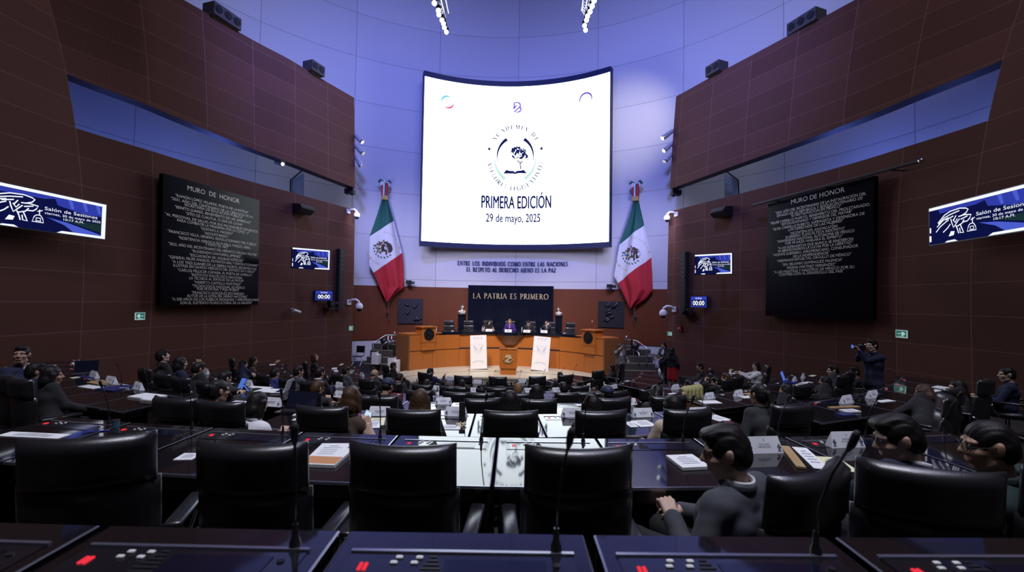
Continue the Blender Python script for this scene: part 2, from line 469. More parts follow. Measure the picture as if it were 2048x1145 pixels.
class Frame:
    def __init__(s, o, t, w): s.o = Vector(o); s.t = Vector(t).normalized(); s.w = Vector(w).normalized(); s.n = s.t.cross(s.w)
    def __call__(s, x, y, d=0.0): return s.o + s.t * x + s.w * y + s.n * d
    def px(s, px, py):
        q = on_plane(px, py, s.o, s.n) - s.o
        return q.dot(s.t), q.dot(s.w)
    def mat(s):
        m = Matrix((s.t, s.w, s.n)).transposed().to_4x4(); m.translation = s.o; return m
    def box(s, mb, x0, x1, y0, y1, d0, d1, mi=0):
        vs = [s(x, y, d) for d in (d0, d1) for y in (y0, y1) for x in (x0, x1)]
        mb.add(vs, [(0, 2, 3, 1), (4, 5, 7, 6), (0, 1, 5, 4), (2, 6, 7, 3), (0, 4, 6, 2), (1, 3, 7, 5)], mi)
WL, WR = Side('left'), Side('right')
SIDES = {'left': WL, 'right': WR}
YGAP = {'left': 11.4, 'right': 10.13}

def shell(mb, sd, q0, q1, zb, zt, th, nq, nz):
    """a wall slab between arc positions q0..q1; zb/zt functions of q."""
    def P(u, v, off):
        q = q0 + (q1 - q0) * u; z = zb(q) + (zt(q) - zb(q)) * v
        return sd.pt(q, z, off)
    uvf = lambda u, v: (q0 + (q1 - q0) * u - QG, zb(q0 + (q1 - q0) * u) + (zt(q0 + (q1 - q0) * u) - zb(q0 + (q1 - q0) * u)) * v - 7.6)
    QG = sd.s_at_y(YGAP[sd.side])
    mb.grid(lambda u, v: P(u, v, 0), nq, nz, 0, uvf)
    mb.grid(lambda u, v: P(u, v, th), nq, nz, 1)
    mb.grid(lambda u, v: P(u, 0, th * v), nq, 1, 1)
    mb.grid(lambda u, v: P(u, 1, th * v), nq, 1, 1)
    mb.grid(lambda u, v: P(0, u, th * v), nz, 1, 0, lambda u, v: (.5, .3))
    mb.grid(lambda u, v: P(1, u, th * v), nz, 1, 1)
for side, sd in SIDES.items():
    qg = sd.s_at_y(YGAP[side]); qe = sd.S[-1]
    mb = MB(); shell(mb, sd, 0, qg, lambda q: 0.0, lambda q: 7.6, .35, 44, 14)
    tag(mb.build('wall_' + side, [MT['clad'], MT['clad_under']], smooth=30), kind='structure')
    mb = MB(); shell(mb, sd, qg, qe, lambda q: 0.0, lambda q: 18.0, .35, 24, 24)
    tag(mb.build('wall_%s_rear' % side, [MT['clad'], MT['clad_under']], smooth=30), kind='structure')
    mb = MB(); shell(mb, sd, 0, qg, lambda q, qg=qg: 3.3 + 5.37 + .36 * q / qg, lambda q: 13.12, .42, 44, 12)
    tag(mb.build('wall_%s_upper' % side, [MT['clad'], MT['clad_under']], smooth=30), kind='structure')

# ---------------------------------------------------------------- back wall: concave concrete cylinder
RB, YB = 15.0, -6.3
def backpt(a, z, inn=0.0):
    """a: arc length along the wall from its middle (to the right), inn: distance in front of it"""
    w = a / RB
    return H((RB - inn) * math.sin(w), YB + (RB - inn) * math.cos(w), z)
def back_arc(px, py, inn=0.0):
    d = ray(px, py); best = None
    for k in range(-1200, 1201):
        a = k / 50.0; P = backpt(a, 0, inn)
        c = d.x * P.y - d.y * P.x
        if P.y > 5 and (best is None or abs(c) < best[0]): best = (abs(c), a, 3.3 + d.z * math.hypot(P.x, P.y) / math.hypot(d.x, d.y))
    return best[1], best[2]
def back_frame(a, z, inn=0.0):
    w = a / RB
    return Frame(backpt(a, z, inn), HV * math.cos(w) - HU * math.sin(w), (0, 0, 1))
def cyl(mb, a0, a1, z0, z1, th, n, nz=1, mi=0, inn=0.0):
    mb.grid(lambda u, v: backpt(a0 + (a1 - a0) * u, z0 + (z1 - z0) * v, inn), n, nz, mi, lambda u, v: (a0 + (a1 - a0) * u, z0 + (z1 - z0) * v))
    if th:
        mb.grid(lambda u, v: backpt(a0 + (a1 - a0) * u, z1, inn - th * v), n, 1, mi)
        mb.grid(lambda u, v: backpt(a0 + (a1 - a0) * u, z0, inn - th * v), n, 1, mi)
        for a in (a0, a1): mb.grid(lambda u, v: backpt(a, z0 + (z1 - z0) * u, inn - th * v), 1, 1, mi)
mb = MB(); cyl(mb, -24, 24, 0, 24, 0, 96, 6)
tag(mb.build('wall_back', MT['concrete'], smooth=True), kind='structure')
mb = MB(); cyl(mb, -11.5, 11.5, 1.12, 4.05, .06, 60, 1, 0, .06)
tag(mb.build('wall_back_panelling', MT['wood_wall'], smooth=30), kind='structure')
# rear enclosure, ceiling, floor
mb = MB()
mb.grid(lambda u, v: H(RB * math.sin(1.6 + (2 * PI - 3.2) * u), YB + RB * math.cos(1.6 + (2 * PI - 3.2) * u), 24 * v), 60, 2)
tag(mb.build('wall_rear', MT['dark_wall'], smooth=True), kind='structure')
mb = MB(); mb.prism([tuple(H(15.4 * math.sin(2 * PI * i / 64), YB + 15.4 * math.cos(2 * PI * i / 64)).xy) for i in range(64)], 24, 24.3)
tag(mb.build('ceiling', MT['ceiling']), kind='structure')

FLOORZ = {0: 1.81, 1: 1.46, 2: 1.11, 3: .76, 4: .41, 5: .10, 6: 0.0}
def r_far(k): return 13.71 - 2.15 * (k - 1)
def r_near(k): return 14.57 - 2.15 * (k - 1)
def r_back(k): return 15.1 - 2.15 * (k - 1)
mb = MB()
mb.prism([tuple(H(15.4 * math.sin(2 * PI * i / 64), YB + 15.4 * math.cos(2 * PI * i / 64)).xy) for i in range(64)], -.3, 0.0)
A0, A1 = math.radians(-97), math.radians(97)
for k in range(0, 6):
    ro = r_far(k - 1) if k > 0 else 21.0
    ri = r_far(k); z = FLOORZ[k]; n = 72
    f = lambda r, zz: (lambda u: Vector((C.x + r * math.sin(A0 + (A1 - A0) * u), C.y - r * math.cos(A0 + (A1 - A0) * u), zz)))
    mb.grid(lambda u, v: f(ri + (ro - ri) * v, z)(u), n, 1)
    mb.grid(lambda u, v: f(ri, z * v)(u), n, 1)
    for uu in (0, 1): mb.grid(lambda u, v: f(ri + (ro - ri) * u, z * v)(uu), 1, 1)
tag(mb.build('floor', MT['carpet']), kind='structure')
# pale stage floor between the podium and the first row
mb = MB()
n = 40
pts = [H(5.35 * math.sin(a), 5.35 * math.cos(a)).xy for a in [math.radians(-78 + 156 * i / n) for i in range(n + 1)]]
inner = [H(3.6 * math.sin(a), -.2 + 2.2 * math.cos(a)).xy for a in [math.radians(92 - 184 * i / n) for i in range(n + 1)]]
mb.prism([tuple(p) for p in pts] + [tuple(p) for p in inner], .0, .06)
mb.prism([tuple(p) for p in pts] + [tuple(H(4.4 * math.sin(a), -.1 + 3.6 * math.cos(a)).xy) for a in [math.radians(86 - 172 * i / n) for i in range(n + 1)]], .06, .10)
tag(mb.build('floor_stage', MT['stage']), kind='structure')

# ---------------------------------------------------------------- the big curved screen
RS = 9.5; YS = 25.4 - 17.3 - RS
def scr(a, z, inn=0.0):
    w = a / RS
    return H((RS - inn) * math.sin(w), YS + (RS - inn) * math.cos(w), z)
MT['led'] = emis("led_white", (.84, .93, 1.0), 4.2)
MT['led_ink'] = emis('led_dark_blue', (.012, .016, .11), 1.0)
MT['led_blue'] = emis('led_mid_blue', (.02, .06, .42), 1.0)
MT['led_mint'] = emis('led_mint', (.60, .90, .86), .95)
MT['led_purple'] = emis('led_purple', (.13, .05, .62), 1.0)
MT['led_cyan'] = emis('led_cyan', (.15, .55, .75), 1.2)
MT['led_red'] = emis('led_red', (.75, .12, .25), 1.2)
MT['frame_navy'] = mat('navy_screen_frame', (.010, .014, .06), .45)
AW = RS * math.asin(5.02 / RS)
ZB, ZT = 6.52, 15.62
st = thing('led_screen', 'huge white curved projection screen showing the academy logo and date', 'screen', H(0, 8.1, ZB))
def ch(mb, name, mats, parent, smooth=False):
    """build in world coordinates, then parent without moving"""
    o = mb.build(name, mats, None, smooth); o.parent = parent
    o.matrix_parent_inverse = Matrix.LocRotScale(parent.location, parent.rotation_euler, None).inverted()
    return o
mb = MB()
mb.grid(lambda u, v: scr(-AW - .04 + (2 * AW + .08) * u, ZB - .27 + (ZT + .30 - ZB + .27) * v, -.30), 40, 1)
for z in (ZB - .27, ZT + .30): mb.grid(lambda u, v: scr(-AW - .04 + (2 * AW + .08) * u, z, -.30 + .32 * v), 40, 1)
for a in (-AW - .04, AW + .04): mb.grid(lambda u, v: scr(a, ZB - .27 + (ZT - ZB + .57) * u, -.30 + .32 * v), 1, 1)
for z0, z1 in ((ZB - .27, ZB), (ZT, ZT + .30)): mb.grid(lambda u, v: scr(-AW - .04 + (2 * AW + .08) * u, z0 + (z1 - z0) * v, .02), 40, 1)
ch(mb, 'frame', MT['frame_navy'], st, 30)
mb = MB(); mb.grid(lambda u, v: scr(-AW + 2 * AW * u, ZB + (ZT - ZB) * v, .0), 40, 1)
disp = ch(mb, 'display', MT['led'], st, True)
EI = ['led_ink', 'led_blue', 'led_mint', 'led_purple', 'led_cyan', 'led_red', 'led']
def emblem(mb, fn, cx, cz, k=1.0, words=True):
    """academy seal: ring of words, crescents, tree on an open book; k = scale, unit 1 m"""
    def f(x, y, d): return fn(cx + x * k, cz + y * k, d)
    RX, RZ = 1.50, 1.78
    def ringtext(s, a0, a1, h, inside):
        W_ = roman_width(s, .5); x = 0
        for c in s:
            w = ROM[c][0]; t = (x + w / 2) / W_; a = math.radians(a0 + (a1 - a0) * t)
            px_, pz_ = RX * math.cos(a), RZ * math.sin(a)
            rot = math.atan2(RZ * math.sin(a) / (RZ * RZ), RX * math.cos(a) / (RX * RX)) - PI / 2 + (PI if inside else 0)
            ca, sa = math.cos(rot), math.sin(rot)
            g = lambda xx, yy, d, px_=px_, pz_=pz_, ca=ca, sa=sa, w=w: f(px_ + (xx - w * h / 2) * ca - (yy - h / 2) * sa, pz_ + (xx - w * h / 2) * sa + (yy - h / 2) * ca, d)
            roman_to(mb, c, g, h, 0, .012, 1.55)
            x += w + .5
    if words:
        ringtext('ACADEM\u00cdA DE', 147, 33, .24, False)
        ringtext('ASESORES LEGISLATIVOS', 190, 350, .24, True)
        for a in (165, 15):
            ca = math.radians(a); poly_to(mb, [(RX * 1.03 * math.cos(ca) + .075 * math.cos(t), RZ * 1.03 * math.sin(ca) + .085 * math.sin(t)) for t in [2 * PI * i / 14 for i in range(14)]], f, 0, .012)
    def cres(a0, a1, rx, rz, w0, mi, flip=False):
        n = 22; pts = [(rx * math.cos(math.radians(a0 + (a1 - a0) * i / n)), rz * math.sin(math.radians(a0 + (a1 - a0) * i / n))) for i in range(n + 1)]
        ribbon(mb, pts, lambda t, nx: w0 * max(.06, (1 - t) ** 1.1), f, mi, .012 if mi != 2 else .008)
    cres(118, 205, 1.04, 1.20, .20, 0); cres(62, -25, 1.04, 1.20, .20, 0)
    cres(242, 160, 1.18, 1.38, .20, 2); cres(298, 380, 1.18, 1.38, .20, 2)
    # open book
    poly_to(mb, [(-.68, -.92), (-.5, -.70), (-.3, -.76), (-.1, -.76), (0, -.84), (.1, -.76), (.35, -.74), (.5, -.70), (.68, -.92), (.25, -.90), (.08, -.92), (0, -.96), (-.08, -.92), (-.25, -.92)], f, 0, .012)
    # trunk with two boughs, and a figure in thin strokes
    for p in ([(.34, -.68), (.30, -.45), (.28, -.30), (.18, -.22), (.10, -.16)], [(.28, -.32), (.36, -.28), (.42, -.20)], [(.05, -.05), (.14, .02), (.24, .0)]): ribbon(mb, p, .06, f, 0, .012)
    for p in ([(-.22, -.30), (-.24, -.50), (-.20, -.64), (-.12, -.60), (-.10, -.45), (-.02, -.36)], [(-.3, -.12), (-.2, -.14), (-.12, -.10)], [(-.44, -.66), (-.36, -.60), (-.3, -.62)], [(-.24, .0), (-.16, .12), (-.06, .18)]): ribbon(mb, p, .025, f, 0, .012)
    # crown: broken clumps of foliage
    rr = random.Random(3)
    for (x, y, r) in [(-.1, .42, .14), (.12, .36, .13), (.35, .34, .13), (.0, .20, .08), (.22, .56, .10), (.45, .12, .12), (.52, .25, .10), (.66, .08, .09), (.62, -.02, .06), (.38, .0, .10), (.3, -.02, .08), (-.02, .56, .09), (.1, .60, .07), (-.16, .52, .07), (.55, .40, .07), (-.1, .04, .08), (-.16, .10, .06), (-.05, -.04, .05), (.72, -.1, .04), (.34, .48, .06), (.02, .28, .07), (.25, .45, .06), (-.22, .34, .06), (.05, .50, .08), (.46, .48, .06), (.18, .24, .05), (.48, .34, .05), (.60, .16, .07), (.28, .14, .05), (.68, .0, .05), (-.12, .28, .06), (.40, .22, .06)]:
        poly_to(mb, [(x + r * rr.uniform(.6, 1.15) * math.cos(t), y + r * rr.uniform(.6, 1.15) * math.sin(t)) for t in [2 * PI * i / 13 for i in range(13)]], f, 0, .012 + rr.random() * .002)
mb = MB()
emblem(mb, scr, -.08, 11.50)
ELM = [MT[k] for k in EI]
ch(mb, 'logo', ELM, disp)
mb = MB()
text_to(mb, 'PRIMERA EDICI\u00d3N', scr, .02, 8.93, .70, 3.95, 0, .012, .018)
text_to(mb, '29 de mayo, 2025', scr, -.15, 8.03, .46, 3.08, 0, .012, .012)
ch(mb, 'caption', ELM, disp)
# B monogram, and the two round marks in the upper corners
mb = MB(); bz = 14.40
for p in ([(-.19, bz - .10), (-.19, bz + .28), (.05, bz + .28), (.14, bz + .22), (.17, bz + .13), (.14, bz + .03), (-.19, bz - .27), (.06, bz - .27), (.18, bz - .20), (.21, bz - .09), (.17, bz - .0), (.10, bz + .05)], [(-.19, bz - .04), (-.05, bz + .12)]): ribbon(mb, p, .080, scr, 3, .012)
ch(mb, 'monogram', ELM, disp)
def ring2(mb, cx, cz, r, a0, a1, w, mi):
    ribbon(mb, [(cx + r * math.cos(math.radians(a0 + (a1 - a0) * i / 20)), cz + r * math.sin(math.radians(a0 + (a1 - a0) * i / 20))) for i in range(21)], lambda t, nx: w * (math.sin(PI * (.1 + .8 * t)) + .15), scr, mi, .012)
mb = MB(); ring2(mb, -3.98, 14.42, .33, 65, 185, .10, 4); ring2(mb, -3.98, 14.42, .33, 245, 350, .10, 5)
ch(mb, 'logo_mark', ELM, disp)
mb = MB(); ring2(mb, 3.92, 14.45, .34, -25, 205, .085, 3)
for dz in (.05, -.02): text_to(mb, 'SENADO' if dz > 0 else 'JUVENIL', scr, 3.92, 14.45 + dz * 2, .05, .3, 3, .012)
text_to(mb, '- - - -', scr, 3.92, 14.20, .06, .4, 3, .012)
ch(mb, 'logo_mark', ELM, disp)

# ---------------------------------------------------------------- wall inscription and black stone panel
MT['letter_navy'] = mat('dark_blue_metal_letters', (.03, .035, .12), .4)
for s, py, xa, xb in (('ENTRE LOS INDIVIDUOS COMO ENTRE LAS NACIONES', 527.5, 915, 1136), ('EL RESPETO AL DERECHO AJENO ES LA PAZ', 540, 933, 1112)):
    a0, z0 = back_arc(xa, py); a1, z1 = back_arc(xb, py); zc = (z0 + z1) / 2
    mb = MB(); wd = a1 - a0; h = wd / roman_width(s)
    h2 = .235
    for d in (.0, .03, .05): roman_to(mb, s, lambda x, y, dd, d=d: backpt(a0 + x, zc + (y - h / 2) * h2 / h, .01 + d), h, 0, 0, 1.35)
    o = mb.build('wall_inscription', MT['letter_navy'])
    tag(o, ('upper' if py < 535 else 'lower') + ' line of dark blue letters on the pale wall below the screen', 'inscription')
aL, _ = back_arc(936, 600, .2); aR, _ = back_arc(1107, 600, .2)
mb = MB(); cyl(mb, aL, aR, 1.15, 4.20, .25, 24, 1, 0, .25)
pn = thing('stone_panel', 'black polished stone panel with gold letters behind the presidium chairs', 'panel', backpt((aL + aR) / 2, 1.15, .2))
ch(mb, 'slab', MT['marble'], pn, 30)
s = 'LA PATRIA ES PRIMERO'
a0, z0 = back_arc(946, 593, .26); a1, z1 = back_arc(1097, 593, .26)
mb = MB(); h = (a1 - a0) / roman_width(s)
for d in (.01, .03): roman_to(mb, s, lambda x, y, dd, d=d: backpt(a0 + x, (z0 + z1) / 2 + (y - h / 2) * .30 / h, .25 + d), h, 0, 0, 1.15)
ch(mb, 'lettering', MT['gold'], pn)
# ---------------------------------------------------------------- honour plaques on the side walls
MT['plaque'] = mat('black_plaque_stone', (.002, .002, .004), .2, spec=.12)
def plaque(side, corners, lines, crop, sc, label):
    sd = SIDES[side]; cx = sum(c[0] for c in corners) / 4; cy = sum(c[1] for c in corners) / 4
    fr = sd.frame(cx, cy, -.30)
    P = [fr.px(*c) for c in corners]
    x0 = (P[0][0] + P[3][0]) / 2; x1 = (P[1][0] + P[2][0]) / 2; y1 = (P[0][1] + P[1][1]) / 2; y0 = (P[2][1] + P[3][1]) / 2
    t = thing('honour_plaque', label, 'plaque', fr((x0 + x1) / 2, y0, 0))
    mb = MB(); fr.box(mb, x0, x1, y0, y1, -.16, 0)
    ch(mb, 'slab', MT['plaque'], t)
    mb = MB()
    for k, (s, ax, ay, bx, by) in enumerate(lines):
        a = fr.px(crop[0] + ax / sc, crop[1] + ay / sc); b = fr.px(crop[0] + bx / sc, crop[1] + by / sc)
        text_to(mb, s, fr, (a[0] + b[0]) / 2, (a[1] + b[1]) / 2, .150 if k == 0 else .084, abs(b[0] - a[0]), 0, .006, .0)
    ch(mb, 'inscription', MT['gold_dim'], t)
    # stand-off brackets behind
    for xx in (x0 + .4, x1 - .4):
        mb = MB(); fr.box(mb, xx - .05, xx + .05, y0 + .5, y1 - .3, -.30, -.16); ch(mb, 'bracket', MT['black'], t)
MT['gold_dim'] = mat('pale_bronze_letters', (.62, .58, .50), .5, .2)
LP = [('MURO  DE  HONOR', 265, 150, 690, 255), ('"RAM\u00d3N L\u00d3PEZ VELARDE, POETA DE LA PATRIA"', 165, 212, 762, 345), ('"2021, A\u00d1O DEL CENTENARIO DE LA CREACI\u00d3N DE LA', 130, 240, 798, 380), ('SECRETAR\u00cdA DE EDUCACI\u00d3N P\u00daBLICA"', 240, 290, 720, 385), ('"BENITO JU\u00c1REZ, BENEM\u00c9RITO DE LAS AM\u00c9RICAS"', 160, 305, 783, 430), ('"SITIO DE CUAUTLA, 72 D\u00cdAS DE LUCHA"', 250, 362, 718, 445), ('"AL PERSONAL DE SALUD, POR SUS INCANSABLES ESFUERZOS', 82, 370, 838, 500), ('PARA COMBATIR LA PANDEMIA POR LA COVID 19"', 180, 415, 770, 515), ('"GUSTAVO A. MADERO"', 372, 482, 635, 520), ('"ADOLFO BASSO"', 400, 520, 602, 545), ('"FRANCISCO VILLA, GENERAL REVOLUCIONARIO DEL PUEBLO"', 103, 508, 832, 608), ('"RESISTENCIA HEROICA DE PUEBLA, MARZO, ABRIL', 190, 560, 780, 635), ('Y MAYO DE 1863"', 410, 612, 600, 632), ('"2023, A\u00d1O DEL BICENTENARIO DEL HEROICO COLEGIO MILITAR"', 107, 610, 835, 692), ('"RUDESINDO CANTARELL JIM\u00c9NEZ"', 300, 668, 705, 708), ('"ESCUADR\u00d3N 201 \u00c1GUILAS AZTECAS"', 282, 700, 720, 742), ('"GENERAL FELIPE \u00c1NGELES, PATRIOTA LEAL Y REVOLUCIONARIO"', 110, 718, 843, 780), ('"A LOS TRES JUANES DE LA SIERRA NORTE, BENEM\u00c9RITOS', 137, 755, 828, 808), ('ILUSTRES EN GRADO HEROICO DEL ESTADO DE PUEBLA"', 148, 785, 815, 832), ('"CARLOS PELLICER C\u00c1MARA, EL POETA DE AM\u00c9RICA"', 182, 825, 795, 858), ('"INSTITUTO POLIT\u00c9CNICO NACIONAL,', 292, 862, 718, 882), ('LA T\u00c9CNICA AL SERVICIO DE LA PATRIA"', 280, 888, 728, 908), ('"HEBERTO CASTILLO MART\u00cdNEZ"', 320, 922, 703, 935), ('"TECNOL\u00d3GICO NACIONAL DE M\u00c9XICO', 303, 950, 733, 965), ('POR MI PATRIA Y POR MI BIEN"', 342, 975, 688, 985), ('"FRANCISCO GONZ\u00c1LEZ BOCANEGRA', 300, 1008, 730, 1012), ('AUTOR DE LA LETRA DEL HIMNO NACIONAL"', 260, 1032, 757, 1038), ('"A 500 A\u00d1OS DE LOS PUEBLOS IND\u00cdGENAS Y AFROMEXICANOS', 137, 1062, 848, 1062), ('SON EL SUSTENTO PLURICULTURAL DE LA NACI\u00d3N"', 205, 1090, 793, 1088)]
RP = [('MURO DE HONOR', 238, 245, 648, 150), ('"2024, A\u00d1O DEL BICENTENARIO DE LA INSTAURACI\u00d3N DEL', 118, 330, 812, 180), ('SENADO DE LA REP\u00daBLICA Y SESQUICENTENARIO DE', 130, 352, 785, 215), ('SU RESTAURACI\u00d3N EN M\u00c9XICO"', 240, 350, 622, 275), ('"FELIPE CARRILLO PUERTO, BENEM\u00c9RITO DEL PROLETARIADO,', 80, 410, 842, 262), ('REVOLUCIONARIO Y DEFENSOR DEL MAYAB"', 168, 415, 705, 318), ('"ELVIA CARRILLO PUERTO, SUFRAGISTA Y DEFENSORA DE', 100, 457, 800, 330), ('LOS DERECHOS DE LAS MUJERES"', 215, 460, 637, 385), ('"XICOHT\u00c9NCATL AXAYACATZIN', 230, 485, 592, 430), ('GUERRERO TLAXCALTECA IND\u00d3MITO"', 195, 517, 648, 445), ('"UNIVERSIDAD NACIONAL AUT\u00d3NOMA DE M\u00c9XICO', 132, 548, 722, 465), ('POR MI RAZA HABLAR\u00c1 EL ESP\u00cdRITU"', 195, 565, 632, 503), ('"A LAS SUFRAGISTAS QUE NUNCA SE RINDIERON', 138, 600, 712, 525), ('NI ABANDONARON LA LUCHA POR LA LIBERTAD"', 140, 622, 708, 553), ('"VICENTE GUERRERO, AFROMEXICANO, CONSUMADOR', 100, 650, 750, 582), ('DE LA INDEPENDENCIA"', 255, 662, 530, 632), ('"HERMANOS REVUELTAS, ORGULLO DE M\u00c9XICO"', 132, 693, 697, 648), ('"SEN. BELISARIO DOM\u00cdNGUEZ PALENCIA"', 170, 722, 632, 688), ('"IFIGENIA MART\u00cdNEZ HERN\u00c1NDEZ"', 203, 748, 580, 722), ('"A LAS MAESTRAS Y MAESTROS DE M\u00c9XICO POR SU', 107, 780, 720, 743), ('CONTRIBUCI\u00d3N AL DESARROLLO DEL PA\u00cdS"', 147, 802, 640, 772)]
plaque('left', [(317, 346), (514, 398), (521, 612), (330, 610)], LP, (310, 340), 900 / 220, 'tall black honour plaque filled with lettering on the left brown wall')
plaque('right', [(1540, 404), (1757, 350), (1736, 640), (1527, 632)], RP, (1520, 340), 916 / 240, 'tall black honour plaque lettered in its upper part on the right brown wall')

# ---------------------------------------------------------------- television screens
TVM = [emis('tv_navy', (.004, .006, .055), 1.0), emis('tv_blue', (.03, .045, .38), 1.0), emis('tv_light_blue', (.07, .11, .60), 1.0), emis('tv_white', (.82, .85, 1.0), 1.15), emis('tv_green', (.01, .03, .035), 1.0)]
EAGLE = [[(350, 630), (480, 510), (600, 465), (770, 450), (880, 475), (915, 500), (880, 550), (790, 590)], [(310, 790), (400, 700), (500, 640), (560, 610)], [(330, 700), (450, 600), (560, 570)], [(360, 650), (470, 560), (600, 520), (760, 490)], [(450, 815), (540, 750), (590, 690)], [(500, 600), (580, 580), (650, 560)], [(740, 590), (850, 580), (965, 600), (935, 660), (895, 695), (820, 700)], [(780, 645), (900, 612)], [(600, 600), (620, 680), (650, 760), (700, 700), (760, 630)], [(640, 620), (680, 680), (720, 620)], [(690, 730), (720, 800), (740, 880)], [(775, 740), (800, 800), (830, 880), (770, 870), (760, 790)], [(700, 560), (650, 640)], [(840, 660), (800, 720), (700, 760)]]
BELL = [[(890, 870), (920, 775), (950, 750), (1000, 750), (1030, 800), (1045, 870), (890, 870)], [(985, 655), (985, 745)], [(955, 690), (1025, 660)], [(945, 800), (1000, 800), (1005, 850), (940, 850), (945, 800)]]
def tv_face(mb, fr, x0, y0, w, h):
    f = lambda u, v, d: fr(x0 + u * w, y0 + v * h, d)
    poly_to(mb, [(0, 0), (1, 0), (1, 1), (0, 1)], f, 0, .001)
    poly_to(mb, [(.10, .92), (.62, .92), (.48, .82), (.12, .80)], f, 1, .002)
    poly_to(mb, [(.55, .92), (.96, .92), (.96, .62), (.80, .60), (.58, .72)], f, 1, .002)
    for k in range(6):
        x = .60 + k * .06; poly_to(mb, [(x, .92), (x + .035, .92), (x + .055, .70), (x + .03, .68)], f, 2 if k % 2 else 1, .003)
    poly_to(mb, [(.50, .36), (.66, .30), (.96, .10), (.96, .06), (.72, .06), (.64, .22)], f, 2, .002)
    poly_to(mb, [(.62, .38), (.96, .40), (.96, .16), (.78, .26)], f, 4, .0025)
    poly_to(mb, [(0, .925), (1, .925), (1, 1), (0, 1)], f, 3, .004)
    poly_to(mb, [(.962, 0), (1, 0), (1, .93), (.962, .93)], f, 3, .004)
    poly_to(mb, [(.58, 0), (1, 0), (1, .07), (.62, .06)], f, 3, .004)
    poly_to(mb, [(.17, 0), (.30, 0), (.27, .05), (.19, .04)], f, 3, .004)
    poly_to(mb, [(0, .08), (.022, .08), (.022, .24), (0, .24)], f, 3, .004); poly_to(mb, [(.005, .32), (.02, .32), (.02, .46), (.005, .46)], f, 3, .004)
    asp = w / h
    g = lambda x, y: (.07 + (x - 300) / 750 * .41, .14 + (910 - y) / 460 * .68)
    for pl in EAGLE: ribbon(mb, [(g(*p)[0] * asp, g(*p)[1]) for p in pl], .028, lambda a, b, d: f(a / asp, b, d), 3, .004)
    for pl in BELL: ribbon(mb, [(g(*p)[0] * asp, g(*p)[1]) for p in pl], .022, lambda a, b, d: f(a / asp, b, d), 3, .004)
    poly_to(mb, [g(*p) for p in [(555, 905), (600, 820), (670, 830), (650, 895)]], f, 3, .004)
    F = lambda x, y, d: f(x, y, d)
    text_to(mb, 'Sal\u00f3n de Sesiones', F, .70, .58, .085, .44, 3, .006)
    text_to(mb, 'viernes, 30 de mayo de 2025', F, .715, .465, .06, .47, 3, .006)
    text_to(mb, '10:17 A.M.', F, .715, .375, .06, .17, 3, .006)
def tv(fr, x0, y0, w, h, label, arm=.3):
    t = thing('television', label, 'screen', fr(x0 + w / 2, y0, -.04))
    mb = MB(); fr.box(mb, x0 - .02, x0 + w + .02, y0 - .02, y0 + h + .02, -.08, -.004)
    ch(mb, 'casing', MT['plastic'], t)
    mb = MB(); tv_face(mb, fr, x0, y0, w, h); ch(mb, 'display', TVM, t)
    mb = MB(); fr.box(mb, x0 + w * .42, x0 + w * .58, y0 + h * .3, y0 + h * .7, -arm, -.08); ch(mb, 'wall_bracket', MT['black'], t)
fr = Frame(on_y(211, 444, 11.3), (.107, .994, 0), (0, 0, 1)); a = fr.px(211, 410); b = fr.px(211, 479); h = a[1] - b[1]
tv(fr, -h * 3.0, b[1], h * 3.0, h, 'large wall television cut by the frame, beside the filled honour plaque')
fr = Frame(on_y(1859, 454, 10.6), (-.126, -.992, 0), (0, 0, 1)); a = fr.px(1860, 418); b = fr.px(1858, 491); h = a[1] - b[1]
tv(fr, 0, b[1], h * 3.0, h, 'large wall television cut by the frame, beside the half-filled honour plaque')
for cs, y, label in (([(587, 494), (661, 503), (659, 540), (584, 536)], 17.2, 'small wall television above the countdown clock on the left wall'), ([(1387, 512), (1460, 505), (1466, 546), (1391, 551)], 16.8, 'small wall television above the countdown clock on the right wall')):
    cx = sum(c[0] for c in cs) / 4; cy = sum(c[1] for c in cs) / 4; o = on_y(cx, cy, y)
    d = ray(cx, cy); rt = Vector((d.y, -d.x, 0)).normalized(); rot = Matrix.Rotation(math.radians(16 if cx < 1000 else -16), 3, 'Z')
    fr = Frame(o, rot @ rt, (0, 0, 1)); P = [fr.px(*c) for c in cs]
    w = (P[1][0] + P[2][0] - P[0][0] - P[3][0]) / 2; h = (P[0][1] + P[1][1] - P[2][1] - P[3][1]) / 2
    tv(fr, -w / 2, -h / 2, w, h, label, .9)

